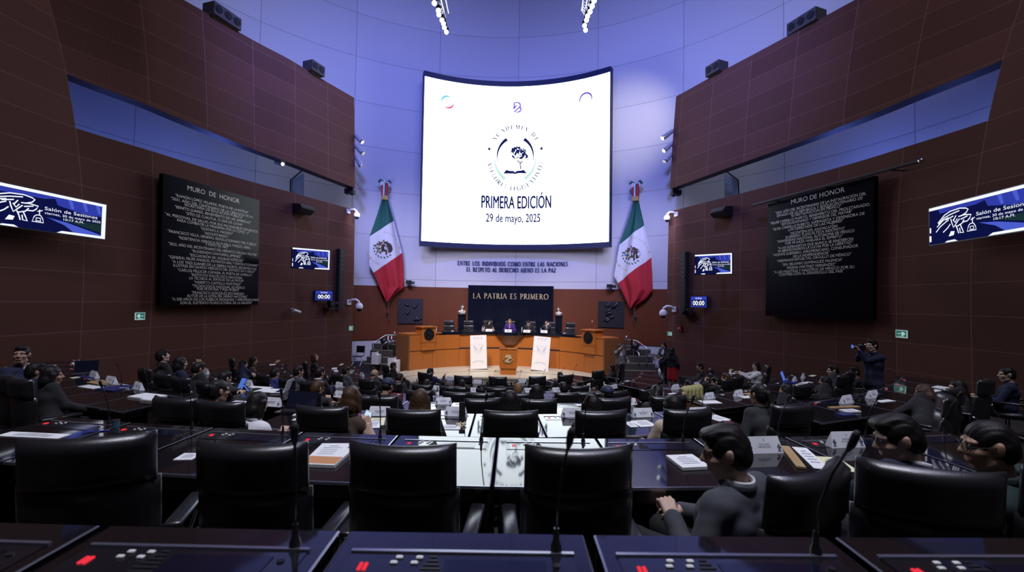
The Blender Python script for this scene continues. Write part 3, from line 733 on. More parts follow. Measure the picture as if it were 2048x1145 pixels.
# ---------------------------------------------------------------- clocks, exit signs, alarms, speakers, cameras on the side walls
MT['clock_blue'] = emis('clock_blue', (.03, .05, .42), 1.0); MT['clock_dark'] = emis('clock_navy', (.003, .004, .03), 1.0)
for side, cs, label in (('left', [(632, 583), (667, 582), (663, 601), (630, 601)], 'countdown clock reading zeros on the left brown wall'), ('right', [(1379, 593), (1411, 594), (1415, 615), (1384, 615)], 'countdown clock reading zeros on the right brown wall')):
    cx = sum(c[0] for c in cs) / 4; cy = sum(c[1] for c in cs) / 4
    P, q, z = SIDES[side].hit(cx, cy, -.25)
    d = ray(cx, cy); rt = Vector((d.y, -d.x, 0)).normalized(); rot = Matrix.Rotation(math.radians(22 if side == 'left' else -22), 3, 'Z')
    fr = Frame(P, rot @ rt, (0, 0, 1)); Q = [fr.px(*c) for c in cs]
    w = (Q[1][0] + Q[2][0] - Q[0][0] - Q[3][0]) / 2; h = (Q[0][1] + Q[1][1] - Q[2][1] - Q[3][1]) / 2
    t = thing('countdown_clock', label, 'clock', fr(0, -h / 2, 0))
    mb = MB(); fr.box(mb, -w / 2 - .02, w / 2 + .02, -h / 2 - .02, h / 2 + .02, -.10, -.005); ch(mb, 'casing', MT['plastic'], t)
    mb = MB(); F = lambda x, y, dd: fr(x * w, y * h, dd)
    poly_to(mb, [(-.5, -.5), (.5, -.5), (.5, .5), (-.5, .5)], F, 0, .001); poly_to(mb, [(-.42, -.40), (.42, -.40), (.42, .18), (-.42, .18)], F, 1, .003)
    text_to(mb, '00:00', F, 0, -.11, .42, .72, 2, .006, .008); text_to(mb, '10:18:46', F, 0, .33, .16, .4, 2, .006)
    ch(mb, 'display', [MT['clock_blue'], MT['clock_dark'], TVM[3]], t)
    mb = MB(); mb.tube([fr(0, 0, -.1), fr(0, .0, -.30)], .03); ch(mb, 'wall_bracket', MT['black'], t)
MT['exit_green'] = mat('exit_green', (.02, .22, .15), .5, emit=(.02, .25, .18), estr=.35)
MT['exit_white'] = mat('exit_white', (.8, .85, .82), .5, emit=(.6, .8, .75), estr=.45)
def exit_sign(side, x0, x1, y0, y1, arrow, label):
    fr = SIDES[side].frame((x0 + x1) / 2, (y0 + y1) / 2, -.03, False)
    a = fr.px(x0, y0); b = fr.px(x1, y1); w = abs(b[0] - a[0]); h = abs(a[1] - b[1])
    t = thing('exit_sign', label, 'sign', fr(0, -h / 2, 0))
    mb = MB(); fr.box(mb, -w / 2, w / 2, -h / 2, h / 2, -.02, 0); ch(mb, 'plate', MT['exit_white'], t)
    mb = MB(); F = lambda x, y, d: fr(x * w * arrow, y * h, d)
    q = [(-.46, -.42), (.46, -.42), (.46, .44), (-.46, .44)]; q = q if arrow > 0 else q[::-1]
    poly_to(mb, q, F, 0, .003)
    ar = [(-.34, .08), (.06, .08), (.02, .30), (.16, .30), (.38, .04), (.16, -.24), (.02, -.24), (.06, .0), (-.34, .0)]
    poly_to(mb, ar if arrow > 0 else ar[::-1], F, 1, .006)
    poly_to(mb, [(-.3, -.38), (.3, -.38), (.3, -.32), (-.3, -.32)][::arrow], F, 1, .006)
    ch(mb, 'arrow_face', [MT['exit_green'], MT['exit_white']], t)
exit_sign('left', 271, 290, 626, 640, -1, 'green arrow exit sign below the filled honour plaque')
exit_sign('right', 1791, 1814, 660, 677, 1, 'green arrow exit sign to the right of the half-filled honour plaque')
exit_sign('left', 699, 706, 653, 661, -1, 'tiny green exit sign near the front end of the left wall')
exit_sign('right', 1335, 1343, 664, 672, 1, 'tiny green exit sign near the front end of the right wall')
fr = WR.frame(1361, 658, -.02, False)
t = thing('fire_alarm', 'small red fire alarm beside the tiny exit sign', 'alarm', fr(0, -.1, 0))
mb = MB(); fr.box(mb, -.09, .09, -.11, .11, 0, .06); ch(mb, 'box', mat('alarm_red', (.45, .02, .02), .4), t)
mb = MB(); mb.ball(fr(-.03, .01, .07), .04, 6); ch(mb, 'strobe', MT['white'], t, True)
# wedge loudspeakers
for side, px, py, label in (('left', 598, 420, 'black wedge loudspeaker high on the left wall'), ('right', 1452, 426, 'black wedge loudspeaker high on the right wall')):
    fr = SIDES[side].frame(px, py, -.02, False)
    t = thing('wedge_loudspeaker', label, 'speaker', fr(0, 0, 0))
    mb = MB(); prof = [(0, .22), (.40, .16), (.52, -.02), (.30, -.20), (0, -.16)]
    vs = [fr(x, p[1], p[0]) for x in (-.33, .33) for p in prof]; n = 5
    mb.add(vs, [tuple(range(n - 1, -1, -1)), tuple(range(n, 2 * n))] + [(i, (i + 1) % n, n + (i + 1) % n, n + i) for i in range(n)])
    ch(mb, 'cabinet', MT['plastic'], t)
    mb = MB(); mb.add([fr(-.30, .13, .425), fr(.30, .13, .425), fr(.30, -.0, .52), fr(-.30, -.0, .52)], [(0, 1, 2, 3)]); ch(mb, 'grille', MT['black'], t)
    mb = MB(); fr.box(mb, -.06, .06, -.05, .05, -.1, .02); ch(mb, 'wall_bracket', MT['black'], t)
# column speakers (slim dark strips)
for side, x0, x1, y0, y1, label in (('left', 676, 683, 498, 620, 'slim dark column loudspeaker near the front end of the left wall'), ('right', 1365, 1374, 505, 630, 'slim dark column loudspeaker near the front end of the right wall')):
    fr = SIDES[side].frame((x0 + x1) / 2, (y0 + y1) / 2, -.10, False); a = fr.px(x0, y0); b = fr.px(x1, y1)
    t = thing('column_loudspeaker', label, 'speaker', fr(0, b[1], 0))
    mb = MB(); fr.box(mb, -.14, .14, b[1], a[1], -.12, .10); ch(mb, 'cabinet', MT['clad_under'], t)
    mb = MB()
    for k in range(14): fr.box(mb, -.10, .10, b[1] + .06 + k * (a[1] - b[1] - .1) / 14, b[1] + .06 + (k + .8) * (a[1] - b[1] - .1) / 14, .10, .112)
    ch(mb, 'grille', MT['black'], t)
# white dome cameras on hooked arms
def dome_cam(side, px, py, k, label):
    fr = SIDES[side].frame(px, py, -.02, False); sg = 1 if side == 'left' else -1
    t = thing('dome_camera', label, 'camera', fr(0, 0, 0))
    mb = MB(); fr.box(mb, -.10 * k, .10 * k, -.08 * k, .12 * k, 0, .05); ch(mb, 'mount', MT['white'], t)
    mb = MB(); mb.tube([fr(0, .05 * k, .03), fr(.05 * sg * k, .12 * k, .14 * k), fr(.12 * sg * k, .13 * k, .26 * k), fr(.18 * sg * k, .06 * k, .34 * k), fr(.20 * sg * k, -.02 * k, .36 * k)], .045 * k, 8); ch(mb, 'arm', MT['white'], t, True)
    mb = MB(); mb.lathe([(.02, .12 * k), (.09 * k, .08 * k), (.14 * k, .0), (.14 * k, -.10 * k), (.12 * k, -.14 * k)], 16, fr(.20 * sg * k, -.10 * k, .36 * k)); ch(mb, 'housing', MT['white'], t, True)
    mb = MB(); mb.ball(fr(.20 * sg * k, -.24 * k, .36 * k), .10 * k, 8); ch(mb, 'lens_dome', MT['plastic'], t, True)
dome_cam('left', 696, 424, 1.0, 'white dome camera near the top front corner of the left wall')
dome_cam('right', 1353, 430, 1.0, 'white dome camera near the top front corner of the right wall')
dome_cam('left', 697, 606, 1.2, 'white hooked dome camera beside the countdown clock on the left wall')
dome_cam('right', 1349, 620, 1.2, 'white hooked dome camera beside the countdown clock on the right wall')
def ptz(side, px, py, label):
    fr = SIDES[side].frame(px, py, -.02, False); sg = 1 if side == 'left' else -1
    t = thing('broadcast_camera', label, 'camera', fr(0, 0, 0))
    mb = MB(); fr.box(mb, -.30, .25, -.14, -.09, 0, .38); ch(mb, 'shelf', MT['plastic'], t)
    mb = MB(); mb.lathe([(.11, -.09), (.12, .0), (.08, .03)], 14, fr(-.05, 0, .22)); ch(mb, 'base', MT['plastic'], t, 30)
    mb = MB(); fr.box(mb, -.16, .08, .03, .22, .12, .34); mb.tube([fr(.08, .12, .23), fr(.24 * 1, .12, .30)], .06, 10); ch(mb, 'head', MT['plastic'], t)
    mb = MB(); mb.tube([fr(.24, .12, .30), fr(.27, .12, .313)], .05, 12); ch(mb, 'lens', MT['chrome'], t)
ptz('left', 655, 612, 'black motorised camera on a shelf under the left countdown clock')
ptz('right', 1378, 626, 'black motorised camera on a shelf under the right countdown clock')
fr = WL.frame(584, 622, -.02, False)
t = thing('bullet_camera', 'white bullet camera low on the left wall', 'camera', fr(0, 0, 0))
mb = MB(); mb.tube([fr(-.05, .08, 0), fr(-.05, .05, .15), fr(0, 0, .2)], .025, 8); ch(mb, 'arm', MT['white'], t)
mb = MB(); mb.tube([fr(-.14, .03, .22), fr(.20, -.06, .22)], [.07, .06], 12); ch(mb, 'housing', MT['white'], t, 30)
# box lamps on top of the baffles, small end blocks, spot trios
MT['heatsink'] = mat('grey_lamp_housing', (.05, .042, .045), .6)
def baffle_lamp(side, px, py, n, label):
    sd = SIDES[side]; P, q, z = sd.hit(px, py, -.15); fr = sd.frame(px, py, -.15, False); dz = 13.12 - P.z
    w = .36 * n
    t = thing('box_floodlight', label, 'lamp', fr(0, dz, 0))
    mb = MB(); fr.box(mb, -w / 2, w / 2, dz + .0, dz + .44, -.42, .12); ch(mb, 'housing', MT['heatsink'], t)
    for k in range(n):
        x = -w / 2 + .18 + .36 * k
        mb = MB(); mb.tube([fr(x, dz + .23, .12), fr(x, dz + .23, .15)], .13, 14); ch(mb, 'lens', MT['plastic'], t)
    mb = MB(); fr.box(mb, -w / 2 + .1, w / 2 - .1, dz - .06, dz + .0, -.3, -.1); ch(mb, 'foot', MT['black'], t)
baffle_lamp('left', 452, 18, 3, 'three-lens box floodlight on the left baffle near the top edge')
baffle_lamp('left', 633, 140, 2, 'two-lens box floodlight on the left baffle toward the screen')
baffle_lamp('right', 1428, 128, 2, 'two-lens box floodlight on the right baffle toward the screen')
baffle_lamp('right', 1606, 4, 3, 'box floodlight on the right baffle near the top edge')
MT['spotbody'] = mat('pale_spot_housing', (.55, .56, .60), .35, .3)
MT['lit_lens'] = emis('lit_lens', (.95, .95, 1.0), 2.0)
def spot_trio(side):
    sd = SIDES[side]; sg = 1 if side == 'left' else -1
    o = sd.pt(.02, 10.3, .2)
    t0 = thing('spot_bracket', 'dark vertical spot bracket at the front end of the %s baffle' % side, 'bracket', (o.x, o.y, 8.4))
    mb = MB(); mb.box((o.x + .06 * sg, o.y + .1, 9.6), (.09, .12, 2.5)); ch(mb, 'post', MT['clad_under'], t0)
    mb = MB(); mb.box((o.x - .04 * sg, o.y + .05, 8.52), (.42, .3, .24)); ch(mb, 'foot_block', MT['clad_under'], t0)
    zz = [(708, 720, 268, 280), (710, 722, 290, 303), (712, 720, 313, 328)] if side == 'left' else [(1345, 1329, 262, 274), (1346, 1332, 285, 298), (1345, 1334, 305, 318)]
    for k, (xa, xb, ya, yb) in enumerate(zz):
        a = on_y(xa, ya, o.y + .1); b = on_y(xb, yb, o.y + .0); d = (b - a).normalized()
        t = thing('spotlight', '%s pale cylinder spotlight at the front end of the %s baffle' % (('top', 'middle', 'bottom')[k], side), 'lamp', a)
        mb = MB(); mb.tube([a - d * .12, a, a + d * .05, a + d * .30, a + d * .33, a + d * .62], [.06, .09, .105, .105, .12, .12], 12); ch(mb, 'body', MT['spotbody'], t, 30)
        mb = MB(); mb.tube([a + d * .62, a + d * .68], [.115, .10], 12); ch(mb, 'lens', MT['chrome'], t)
        mb = MB(); mb.tube([a + d * .15, Vector((o.x + .06 * sg, o.y + .1, a.z - .05))], .025, 6); ch(mb, 'yoke', MT['black'], t)
for side in SIDES: spot_trio(side)
# wall washer bar above the right plaque
fr = WR.frame(1690, 362, -.06)
a = fr.px(1505, 411); b = fr.px(1842, 322)
t = thing('light_bar', 'long dark light bar above the half-filled honour plaque', 'lamp', fr(0, 0, 0))
e0, _, _ = WR.hit(1505, 411, -.40); e1, _, _ = WR.hit(1842, 322, -.40)
mb = MB(); mb.tube([e0, (e0 + e1) / 2, e1], .045, 8); ch(mb, 'tube', MT['heatsink'], t)
mb = MB(); mb.ball(e1, .07, 8); ch(mb, 'end_cap', MT['chrome'], t, True)
mb = MB()
for k in (.15, .5, .85):
    p = e0.lerp(e1, k); q = WR.s_at_y(p.y); mb.tube([p, WR.pt(q, p.z, .02)], .02, 6)
ch(mb, 'wall_bracket', MT['black'], t)
# glass balustrades in the wall gaps
MT['glass'] = mat('blue_glass_panel', (.25, .32, .45), .08, spec=.5)
b_ = MT['glass'].node_tree.nodes['Principled BSDF']; b_.inputs['Transmission Weight'].default_value = .85
for sg, pts in ((1, [(581, 386), (581, 361), (606, 340)]), (-1, [(1477, 383), (1476, 361), (1450, 341)])):
    sd = WL if sg > 0 else WR; y = 19.5 if sg > 0 else 18.4
    t = thing('balustrade', 'glass and rail balustrade in the slot of the %s wall' % ('left' if sg > 0 else 'right'), 'railing', on_y(*pts[0], y))
    P = [on_y(*p, y + .0) for p in pts]; P[2] = on_y(*pts[2], y + .9); P0 = on_y(pts[0][0], pts[0][1] + 12, y)
    mb = MB(); mb.tube([P0] + P, .035, 8); ch(mb, 'rail', MT['plastic'], t)
    q = [on_y(pts[1][0] + 3 * sg, 362, y), on_y(pts[1][0] + 26 * sg, 346, y + .9), on_y(pts[1][0] + 26 * sg, 398, y + .9), on_y(pts[1][0] + 3 * sg, 392, y)]
    n_ = (q[1] - q[0]).cross(q[3] - q[0]).normalized() * .015
    mb = MB(); mb.add([p - n_ for p in q] + [p + n_ for p in q], [(3, 2, 1, 0), (4, 5, 6, 7)] + [(i, (i + 1) % 4, 4 + (i + 1) % 4, 4 + i) for i in range(4)]); ch(mb, 'pane', MT['glass'], t)
# small down lights on the slot soffit
for side, px, py in (('left', 558, 326), ('right', 1500, 322)):
    P, q, z = SIDES[side].hit(px, py, .5)
    t = thing('camera_spot', 'small dark spot under the %s baffle' % side, 'lamp', P)
    mb = MB(); d = Vector((.3 if side == 'left' else -.3, -.1, -.1)); mb.tube([P - d * .5, P + d * .6], .09, 10); ch(mb, 'body', MT['plastic'], t, 30)
    mb = MB(); mb.tube([P + d * .6, P + d * .66], .08, 10); ch(mb, 'lens', MT['lit_lens'], t)
    mb = MB(); mb.tube([P, P + Vector((0, 0, .45))], .02, 6); ch(mb, 'stem', MT['black'], t)
# hanging lamp rails at the top of the view
MT['lamp_lit'] = emis('lit_stage_lamp', (1.0, .98, .95), 9.0)
for nm, pts, lamps in (('left', [(872, -40), (891, 35)], [(866, -22), (869, 5), (877, 20), (878, 28), (884, 39), (887, 46), (889, 54), (893, 63)]), ('right', [(1181, -40), (1169, 30)], [(1193, -20), (1188, 0), (1184, 11), (1180, 22), (1175, 31), (1173, 39), (1169, 50), (1171, 59)])):
    ys = [11.0, 15.0]
    A = on_y(*pts[0], ys[0]); B = on_y(*pts[1], ys[1])
    t = thing('lamp_rail', 'slanting ceiling lamp rail seen to the %s above the screen' % nm, 'rail', B)
    mb = MB()
    for off in (Vector((0, 0, 0)), Vector((.10, 0, .16)), Vector((-.10, 0, .16))): mb.tube([A + off, B + off], .022, 6)
    for k in range(12):
        p = A.lerp(B, k / 11); mb.tube([p, p + Vector((.10, 0, .16)), p + Vector((-.10, 0, .16)), p], .012, 5, cap=False)
    ch(mb, 'truss', MT['alu'], t)
    mb = MB()
    for p in (A, B): mb.tube([p + Vector((0, 0, .1)), Vector((p.x, p.y, 24))], .01, 5)
    ch(mb, 'hanger', MT['black'], t)
    for k, (lx, ly) in enumerate(lamps):
        y = float(np.interp(ly, [-40, 63], [11.0, 15.6])); P = on_y(lx, ly, y)
        o = thing('stage_lamp', '%s lit lamp from the far end on the %s ceiling rail' % (ORD[len(lamps) - k], nm), 'lamp', P)
        d = Vector((0, -.25, -.6)).normalized()
        mb = MB(); mb.lathe([(.03, .20), (.07, .16), (.08, .05), (.085, .0)], 12, P, 0, d.to_track_quat('-Z', 'Y').to_matrix()); ch(mb, 'can', MT['plastic'], o, True)
        mb = MB(); mb.ball(P + d * .03, .075, 6); ch(mb, 'bulb', MT['lamp_lit'], o, True)
        tq = min(1, max(0, (P.y - A.y) / (B.y - A.y))); mb = MB(); mb.tube([P - d * .18, A.lerp(B, tq)], .012, 5); ch(mb, 'yoke', MT['black'], o)
# ---------------------------------------------------------------- podium (presidium)
RP0 = 5.2
def ringp(r, a, z): return H(r * math.sin(a), r * math.cos(a), z)
def arcslab(mb, r0, r1, a0, a1, z0, z1, n=24, mi=0):
    """curved solid between radii r0<r1 about the hall centre"""
    da = a1 - a0
    mb.grid(lambda u, v: ringp(r0, a0 + da * u, z0 + (z1 - z0) * v), n, 1, mi)
    mb.grid(lambda u, v: ringp(r1, a1 - da * u, z0 + (z1 - z0) * v), n, 1, mi)
    mb.grid(lambda u, v: ringp(r0 + (r1 - r0) * v, a0 + da * u, z1), n, 1, mi)
    mb.grid(lambda u, v: ringp(r1 + (r0 - r1) * v, a0 + da * u, z0), n, 1, mi)
    mb.grid(lambda u, v: ringp(r1 + (r0 - r1) * u, a0, z0 + (z1 - z0) * v), 1, 1, mi)
    mb.grid(lambda u, v: ringp(r0 + (r1 - r0) * u, a1, z0 + (z1 - z0) * v), 1, 1, mi)
R_ = math.radians
pod = thing('presidium_desk', 'long curved orange wood podium desk with black worktop facing the seats', 'desk', H(0, RP0, 0))
seams = [-57, -43, -28, -13, 13, 28, 43, 56]
for i in range(len(seams) - 1):
    mb = MB(); arcslab(mb, RP0, RP0 + .14, R_(seams[i] + .06), R_(seams[i + 1] - .06), .06, .93, 8); ch(mb, 'lower_panel', MT['wood'], pod, 30)
    mb = MB(); arcslab(mb, RP0 + (.10 if abs(seams[i] + seams[i + 1]) < 60 else .0), RP0 + .2, R_(seams[i] + .06), R_(seams[i + 1] - .06), .965, 1.64 if abs(seams[i] + seams[i + 1]) < 75 else 1.72, 8); ch(mb, 'upper_panel', MT['wood'], pod, 30)
mb = MB(); arcslab(mb, RP0 + .03, RP0 + .18, R_(-56.8), R_(55.8), .90, 1.0, 40); ch(mb, 'shadow_joint', MT['black'], pod)
mb = MB(); arcslab(mb, RP0 + .02, RP0 + .75, R_(-38), R_(37.5), 1.65, 1.78, 40)
n = 20
mb.prism([tuple(H(.80 * math.sin(t), RP0 + .25 - .62 * math.cos(t)).xy) for t in [R_(-90 + 180 * i / n) for i in range(n + 1)]], 1.62, 1.781)
ch(mb, 'worktop', MT['marble'], pod, 30)
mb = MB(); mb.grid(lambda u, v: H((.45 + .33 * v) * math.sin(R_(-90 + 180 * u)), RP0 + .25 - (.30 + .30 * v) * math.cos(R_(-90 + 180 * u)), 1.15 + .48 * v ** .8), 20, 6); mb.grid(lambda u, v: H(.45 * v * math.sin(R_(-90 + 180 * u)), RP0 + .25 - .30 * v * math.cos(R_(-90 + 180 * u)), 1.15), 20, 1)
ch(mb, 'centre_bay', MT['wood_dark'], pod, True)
for s_, a0, a1 in ((-1, -57, -38), (1, 37.5, 56)):
    mb = MB(); arcslab(mb, RP0 - .02, RP0 + .9, R_(a0), R_(a1), 1.72, 1.76, 8); ch(mb, 'wing_top', MT['wood'], pod, 30)
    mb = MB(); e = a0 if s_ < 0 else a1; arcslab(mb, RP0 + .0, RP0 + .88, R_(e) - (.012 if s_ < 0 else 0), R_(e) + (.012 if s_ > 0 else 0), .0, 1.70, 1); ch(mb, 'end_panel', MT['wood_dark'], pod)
# dais and stairs
mb = MB()
pl = [tuple(ringp(RP0 + .3, R_(a), 0).xy) for a in range(-56, 57, 4)] + [tuple(H(6.3, 5.0).xy), tuple(H(6.2, 6.6).xy)] + [tuple(H(x, YB + 14.75 * math.cos(math.asin(x / 14.75))).xy) for x in (5, 3, 1, -1, -3, -5)] + [tuple(H(-6.2, 6.6).xy), tuple(H(-6.3, 5.0).xy)]
mb.prism(pl[::-1], .0, 1.10); tag(mb.build('floor_dais', MT['carpet']), kind='structure')
MT['step'] = mat('dark_stone_step', (.06, .055, .05), .5); MT['step_edge'] = mat('pale_step_edge', (.4, .38, .28), .5)
for s_ in (-1, 1):
    st_ = thing('stairs', 'short dark stair up to the dais at the %s end of the podium' % ('left' if s_ < 0 else 'right'), 'stairs', H(s_ * 6.6, 4.3, 0), -_th)
    for k in range(4):
        hh = .275 * (k + 1); y0 = 3.4 + .42 * k
        mb = MB(); mb.box(H(s_ * 5.95, (y0 + 5.1) / 2, hh / 2), (1.6, 5.1 - y0, hh), 0, -_th); ch(mb, 'step', MT['step'], st_)
        mb = MB(); mb.box(H(s_ * 5.95, y0 + .03, hh + .006), (1.5, .06, .012), 0, -_th); ch(mb, 'nosing', MT['step_edge'], st_)
def rail(nm, label, paths, y, r=.03, m='alu'):
    t = thing('handrail', label, 'railing', on_y(*paths[0][0][:2], y))
    for k, (pts) in enumerate(paths):
        P = [on_y(p[0], p[1], y + (p[2] if len(p) > 2 else 0)) for p in pts]
        mb = MB(); mb.tube(P, r, 8); ch(mb, 'rail' if k == 0 else 'post', MT[m], t, True)
rail('l', 'metal handrail of the left stair beside the podium', [[(745, 726), (745, 689), (748, 686), (768, 673, .6), (772, 671, .8), (808, 671, 1.2)], [(763, 720), (763, 693), (767, 689), (775, 684)], [(790, 690, .8), (790, 668, .8), (788, 664, .8)], [(776, 700, .7), (776, 672, .7)], [(783, 691, .8), (783, 672, .8)]], 21.3)
rail('r', 'metal handrail of the right stair beside the podium', [[(1294, 732), (1295, 700), (1293, 697), (1276, 684, .6), (1272, 682, .7), (1252, 680, 1.0)], [(1278, 730), (1278, 707), (1272, 702, .4)], [(1250, 700, .8), (1252, 676, .8), (1254, 672, .8)], [(1267, 715, .5), (1267, 684, .6)]], 20.6)
# small rope-like rail between podium and right stair
# lecterns on the podium wings
MT['seal'] = mat('dark_bronze_seal', (.035, .04, .045), .35, .7)
def seal(mb, fn, r, full=True):
    n = 28
    ring = lambda rr, d: [fn(rr * math.cos(2 * PI * i / n), rr * math.sin(2 * PI * i / n), d) for i in range(n)]
    def band(r0, r1, d0, d1):
        a, b, c, e = ring(r0, 0), ring(r0, d0), ring(r1, d1), ring(r1, 0)
        mb.add(a + b + c + e, [(k * n + i, k * n + (i + 1) % n, (k + 1) * n + (i + 1) % n, (k + 1) * n + i) for k in range(3) for i in range(n)])
    if full:
        band(r, r * .82, r * .12, r * .12); band(r * .80, r * .01, r * .05, r * .05)
    F = lambda x, y, d: fn(x * r, y * r, d)
    # eagle in relief on a cactus: wing, body, head, tail, leaf wreath
    for pts in ([(-.55, .1), (-.45, .42), (-.15, .60), (.1, .55), (.05, .3), (-.1, .15), (-.3, .05)], [(.0, .45), (.22, .62), (.42, .55), (.5, .42), (.36, .42), (.28, .2), (.3, -.1), (.1, -.25), (-.08, -.1), (-.05, .2)], [(.25, .25), (.55, .35), (.62, .1), (.5, -.15), (.32, -.1)], [(-.1, -.15), (.1, -.22), (.05, -.45), (-.2, -.42), (-.3, -.25)], [(-.5, -.35), (-.25, -.3), (-.1, -.5), (.2, -.52), (.5, -.3), (.35, -.6), (0, -.72), (-.35, -.62)]):
        slab_to(mb, pts, F, .02, r * .2)
    for i in range(9):
        a = R_(195 + 150 * i / 8); c, s_ = math.cos(a), math.sin(a)
        slab_to(mb, [(c * .70, s_ * .70), (c * .82 - s_ * .08, s_ * .82 + c * .08), (c * .93, s_ * .93), (c * .82 + s_ * .08, s_ * .82 - c * .08)], F, .01, r * .17)
def lectern(cx, a, label):
    d = H(0, 0) - ringp(1, a, 0); d.normalize()
    rt = d.cross(Vector((0, 0, 1))) * -1
    rt = Vector((-d.y, d.x, 0))
    o = ringp(RP0 - .05, a, 0); fr = Frame(o, rt, (0, 0, 1))
    if fr.n.dot(d) < 0: fr = Frame(o, -rt, (0, 0, 1))
    t = thing('podium_lectern', label, 'lectern', fr(0, 1.3, -.1))
    mb = MB(); fr.box(mb, -.38, .38, 1.33, 2.03, -.5, .06); ch(mb, 'body', MT['wood'], t)
    mb = MB(); fr.box(mb, -.36, .36, .97, 1.32, -.2, .045); ch(mb, 'lower_front', MT['wood'], t)
    mb = MB(); fr.box(mb, -.44, .44, 2.03, 2.07, -.56, .12); ch(mb, 'top', MT['wood'], t)
    mb = MB(); seal(mb, lambda x, y, dd: fr(x, 1.70 + y, .06 + dd), .27); ch(mb, 'seal', MT['seal'], t)
    mb = MB(); mb.tube([fr(0, 2.07, -.2), fr(.02, 2.25, -.2), fr(.05, 2.40, -.16)], .011, 6); mb.tube([fr(.05, 2.40, -.16), fr(.06, 2.46, -.13)], .02, 6); ch(mb, 'microphone', MT['chrome'], t)
def ang_of(px, r):
    d = ray(px, 650); best = None
    for k in range(-800, 801):
        a = R_(k / 10); p = ringp(r, a, 0); c = abs(d.x * p.y - d.y * p.x)
        if best is None or c < best[0]: best = (c, a)
    return best[1]
lectern(0, ang_of(856, RP0), 'wooden lectern with a dark round seal on the left wing of the podium')
lectern(0, ang_of(1180, RP0), 'wooden lectern with a dark round seal on the right wing of the podium')
# free-standing lectern in front
o = on_y(1016, 748, 20.0); o.z = 0.06
fr = Frame(o, HV, (0, 0, 1))
t = thing('floor_lectern', 'free-standing wooden lectern with a brass emblem in front of the podium', 'lectern', o)
mb = MB(); fr.box(mb, -.345, .345, 0, .27, -.30, .0); ch(mb, 'base', MT['wood'], t)
mb = MB(); fr.box(mb, -.38, .38, .275, 1.12, -.36, .04); ch(mb, 'body', MT['wood'], t)
mb = MB(); fr.box(mb, -.39, .39, 1.12, 1.15, -.38, .06); ch(mb, 'top', MT['wood'], t)
mb = MB(); seal(mb, lambda x, y, d: fr(x, .74 + y, .04 + d), .26, False); ch(mb, 'emblem', MT['brass'], t)
mb = MB()
for k in range(3): fr.box(mb, -.3 + .09 * k, -.24 + .09 * k, 1.15, 1.17, -.04, .0)
ch(mb, 'controls', MT['chrome'], t)
# leaning banners
BM = [MT['paper'], mat('banner_navy_print', (.08, .09, .20), .7), mat('banner_mid_print', (.10, .16, .4), .7), mat('banner_pale_print', (.55, .62, .60), .7), mat('banner_grey_print', (.45, .44, .42), .7), mat('banner_grey_print_b', (.4, .42, .45), .7), mat('banner_grey_print_c', (.5, .4, .42), .7)]
for cs, label in (([(940, 671), (973, 671), (974, 739), (941, 740)], 'white printed banner leaning on the podium, left of the emblem lectern'), ([(1069, 672.5), (1101, 675), (1096, 744.5), (1062, 741)], 'white printed banner leaning on the podium, right of the emblem lectern')):
    mx = (cs[2][0] + cs[3][0]) / 2
    a = ang_of(mx, RP0)
    B0 = on_z(cs[3][0], cs[3][1], .10); B1 = on_z(cs[2][0], cs[2][1], .10)
    ym = (B0.y + B1.y) / 2
    B0 = on_y(*cs[3], ym + .02); B1 = on_y(*cs[2], ym - .02)
    T0 = on_y(*cs[0], ym + .42); T1 = on_y(*cs[1], ym + .38)
    o = (B0 + B1) / 2; w = (B1 - B0).length; hgt = ((T0 + T1) / 2 - o).length
    fr = Frame(o, B1 - B0, ((T0 + T1) / 2 - o)); fr.w = ((T0 + T1) / 2 - o).normalized()
    fr.n = fr.t.cross(fr.w).normalized()
    t = thing('printed_banner', label, 'banner', o)
    mb = MB(); fr.box(mb, -w / 2, w / 2, 0, hgt, -.03, 0); ch(mb, 'board', MT['paper'], t)
    mb = MB(); emblem(mb, fr, 0, hgt * .71, .17, False)
    for k, x in enumerate((-.16, 0, .16)):
        ribbon(mb, [(x * w / .75 + .05 * math.cos(i * PI / 5), hgt * .91 + .055 * math.sin(i * PI / 5)) for i in range(0, 9)], .022, fr, 4, .004)
    text_to(mb, 'PRIMERA EDICI\u00d3N', fr, 0, hgt * .545, .045, .42, 4, .004); text_to(mb, '29 de mayo, 2025', fr, 0, hgt * .49, .035, .30, 4, .004)
    for k in range(3): ribbon(mb, [(-.28 + .56 * i / 12, hgt * (.18 + .02 * k) + .10 * math.sin(PI * i / 12) * (1 - .25 * k)) for i in range(13)], .012, fr, 3 if k else 4, .004)
    ch(mb, 'print', BM, t)
    mb = MB(); fr.box(mb, -w / 2 - .01, w / 2 + .01, -.04, .02, -.06, .02); ch(mb, 'foot_bar', MT['black'], t)
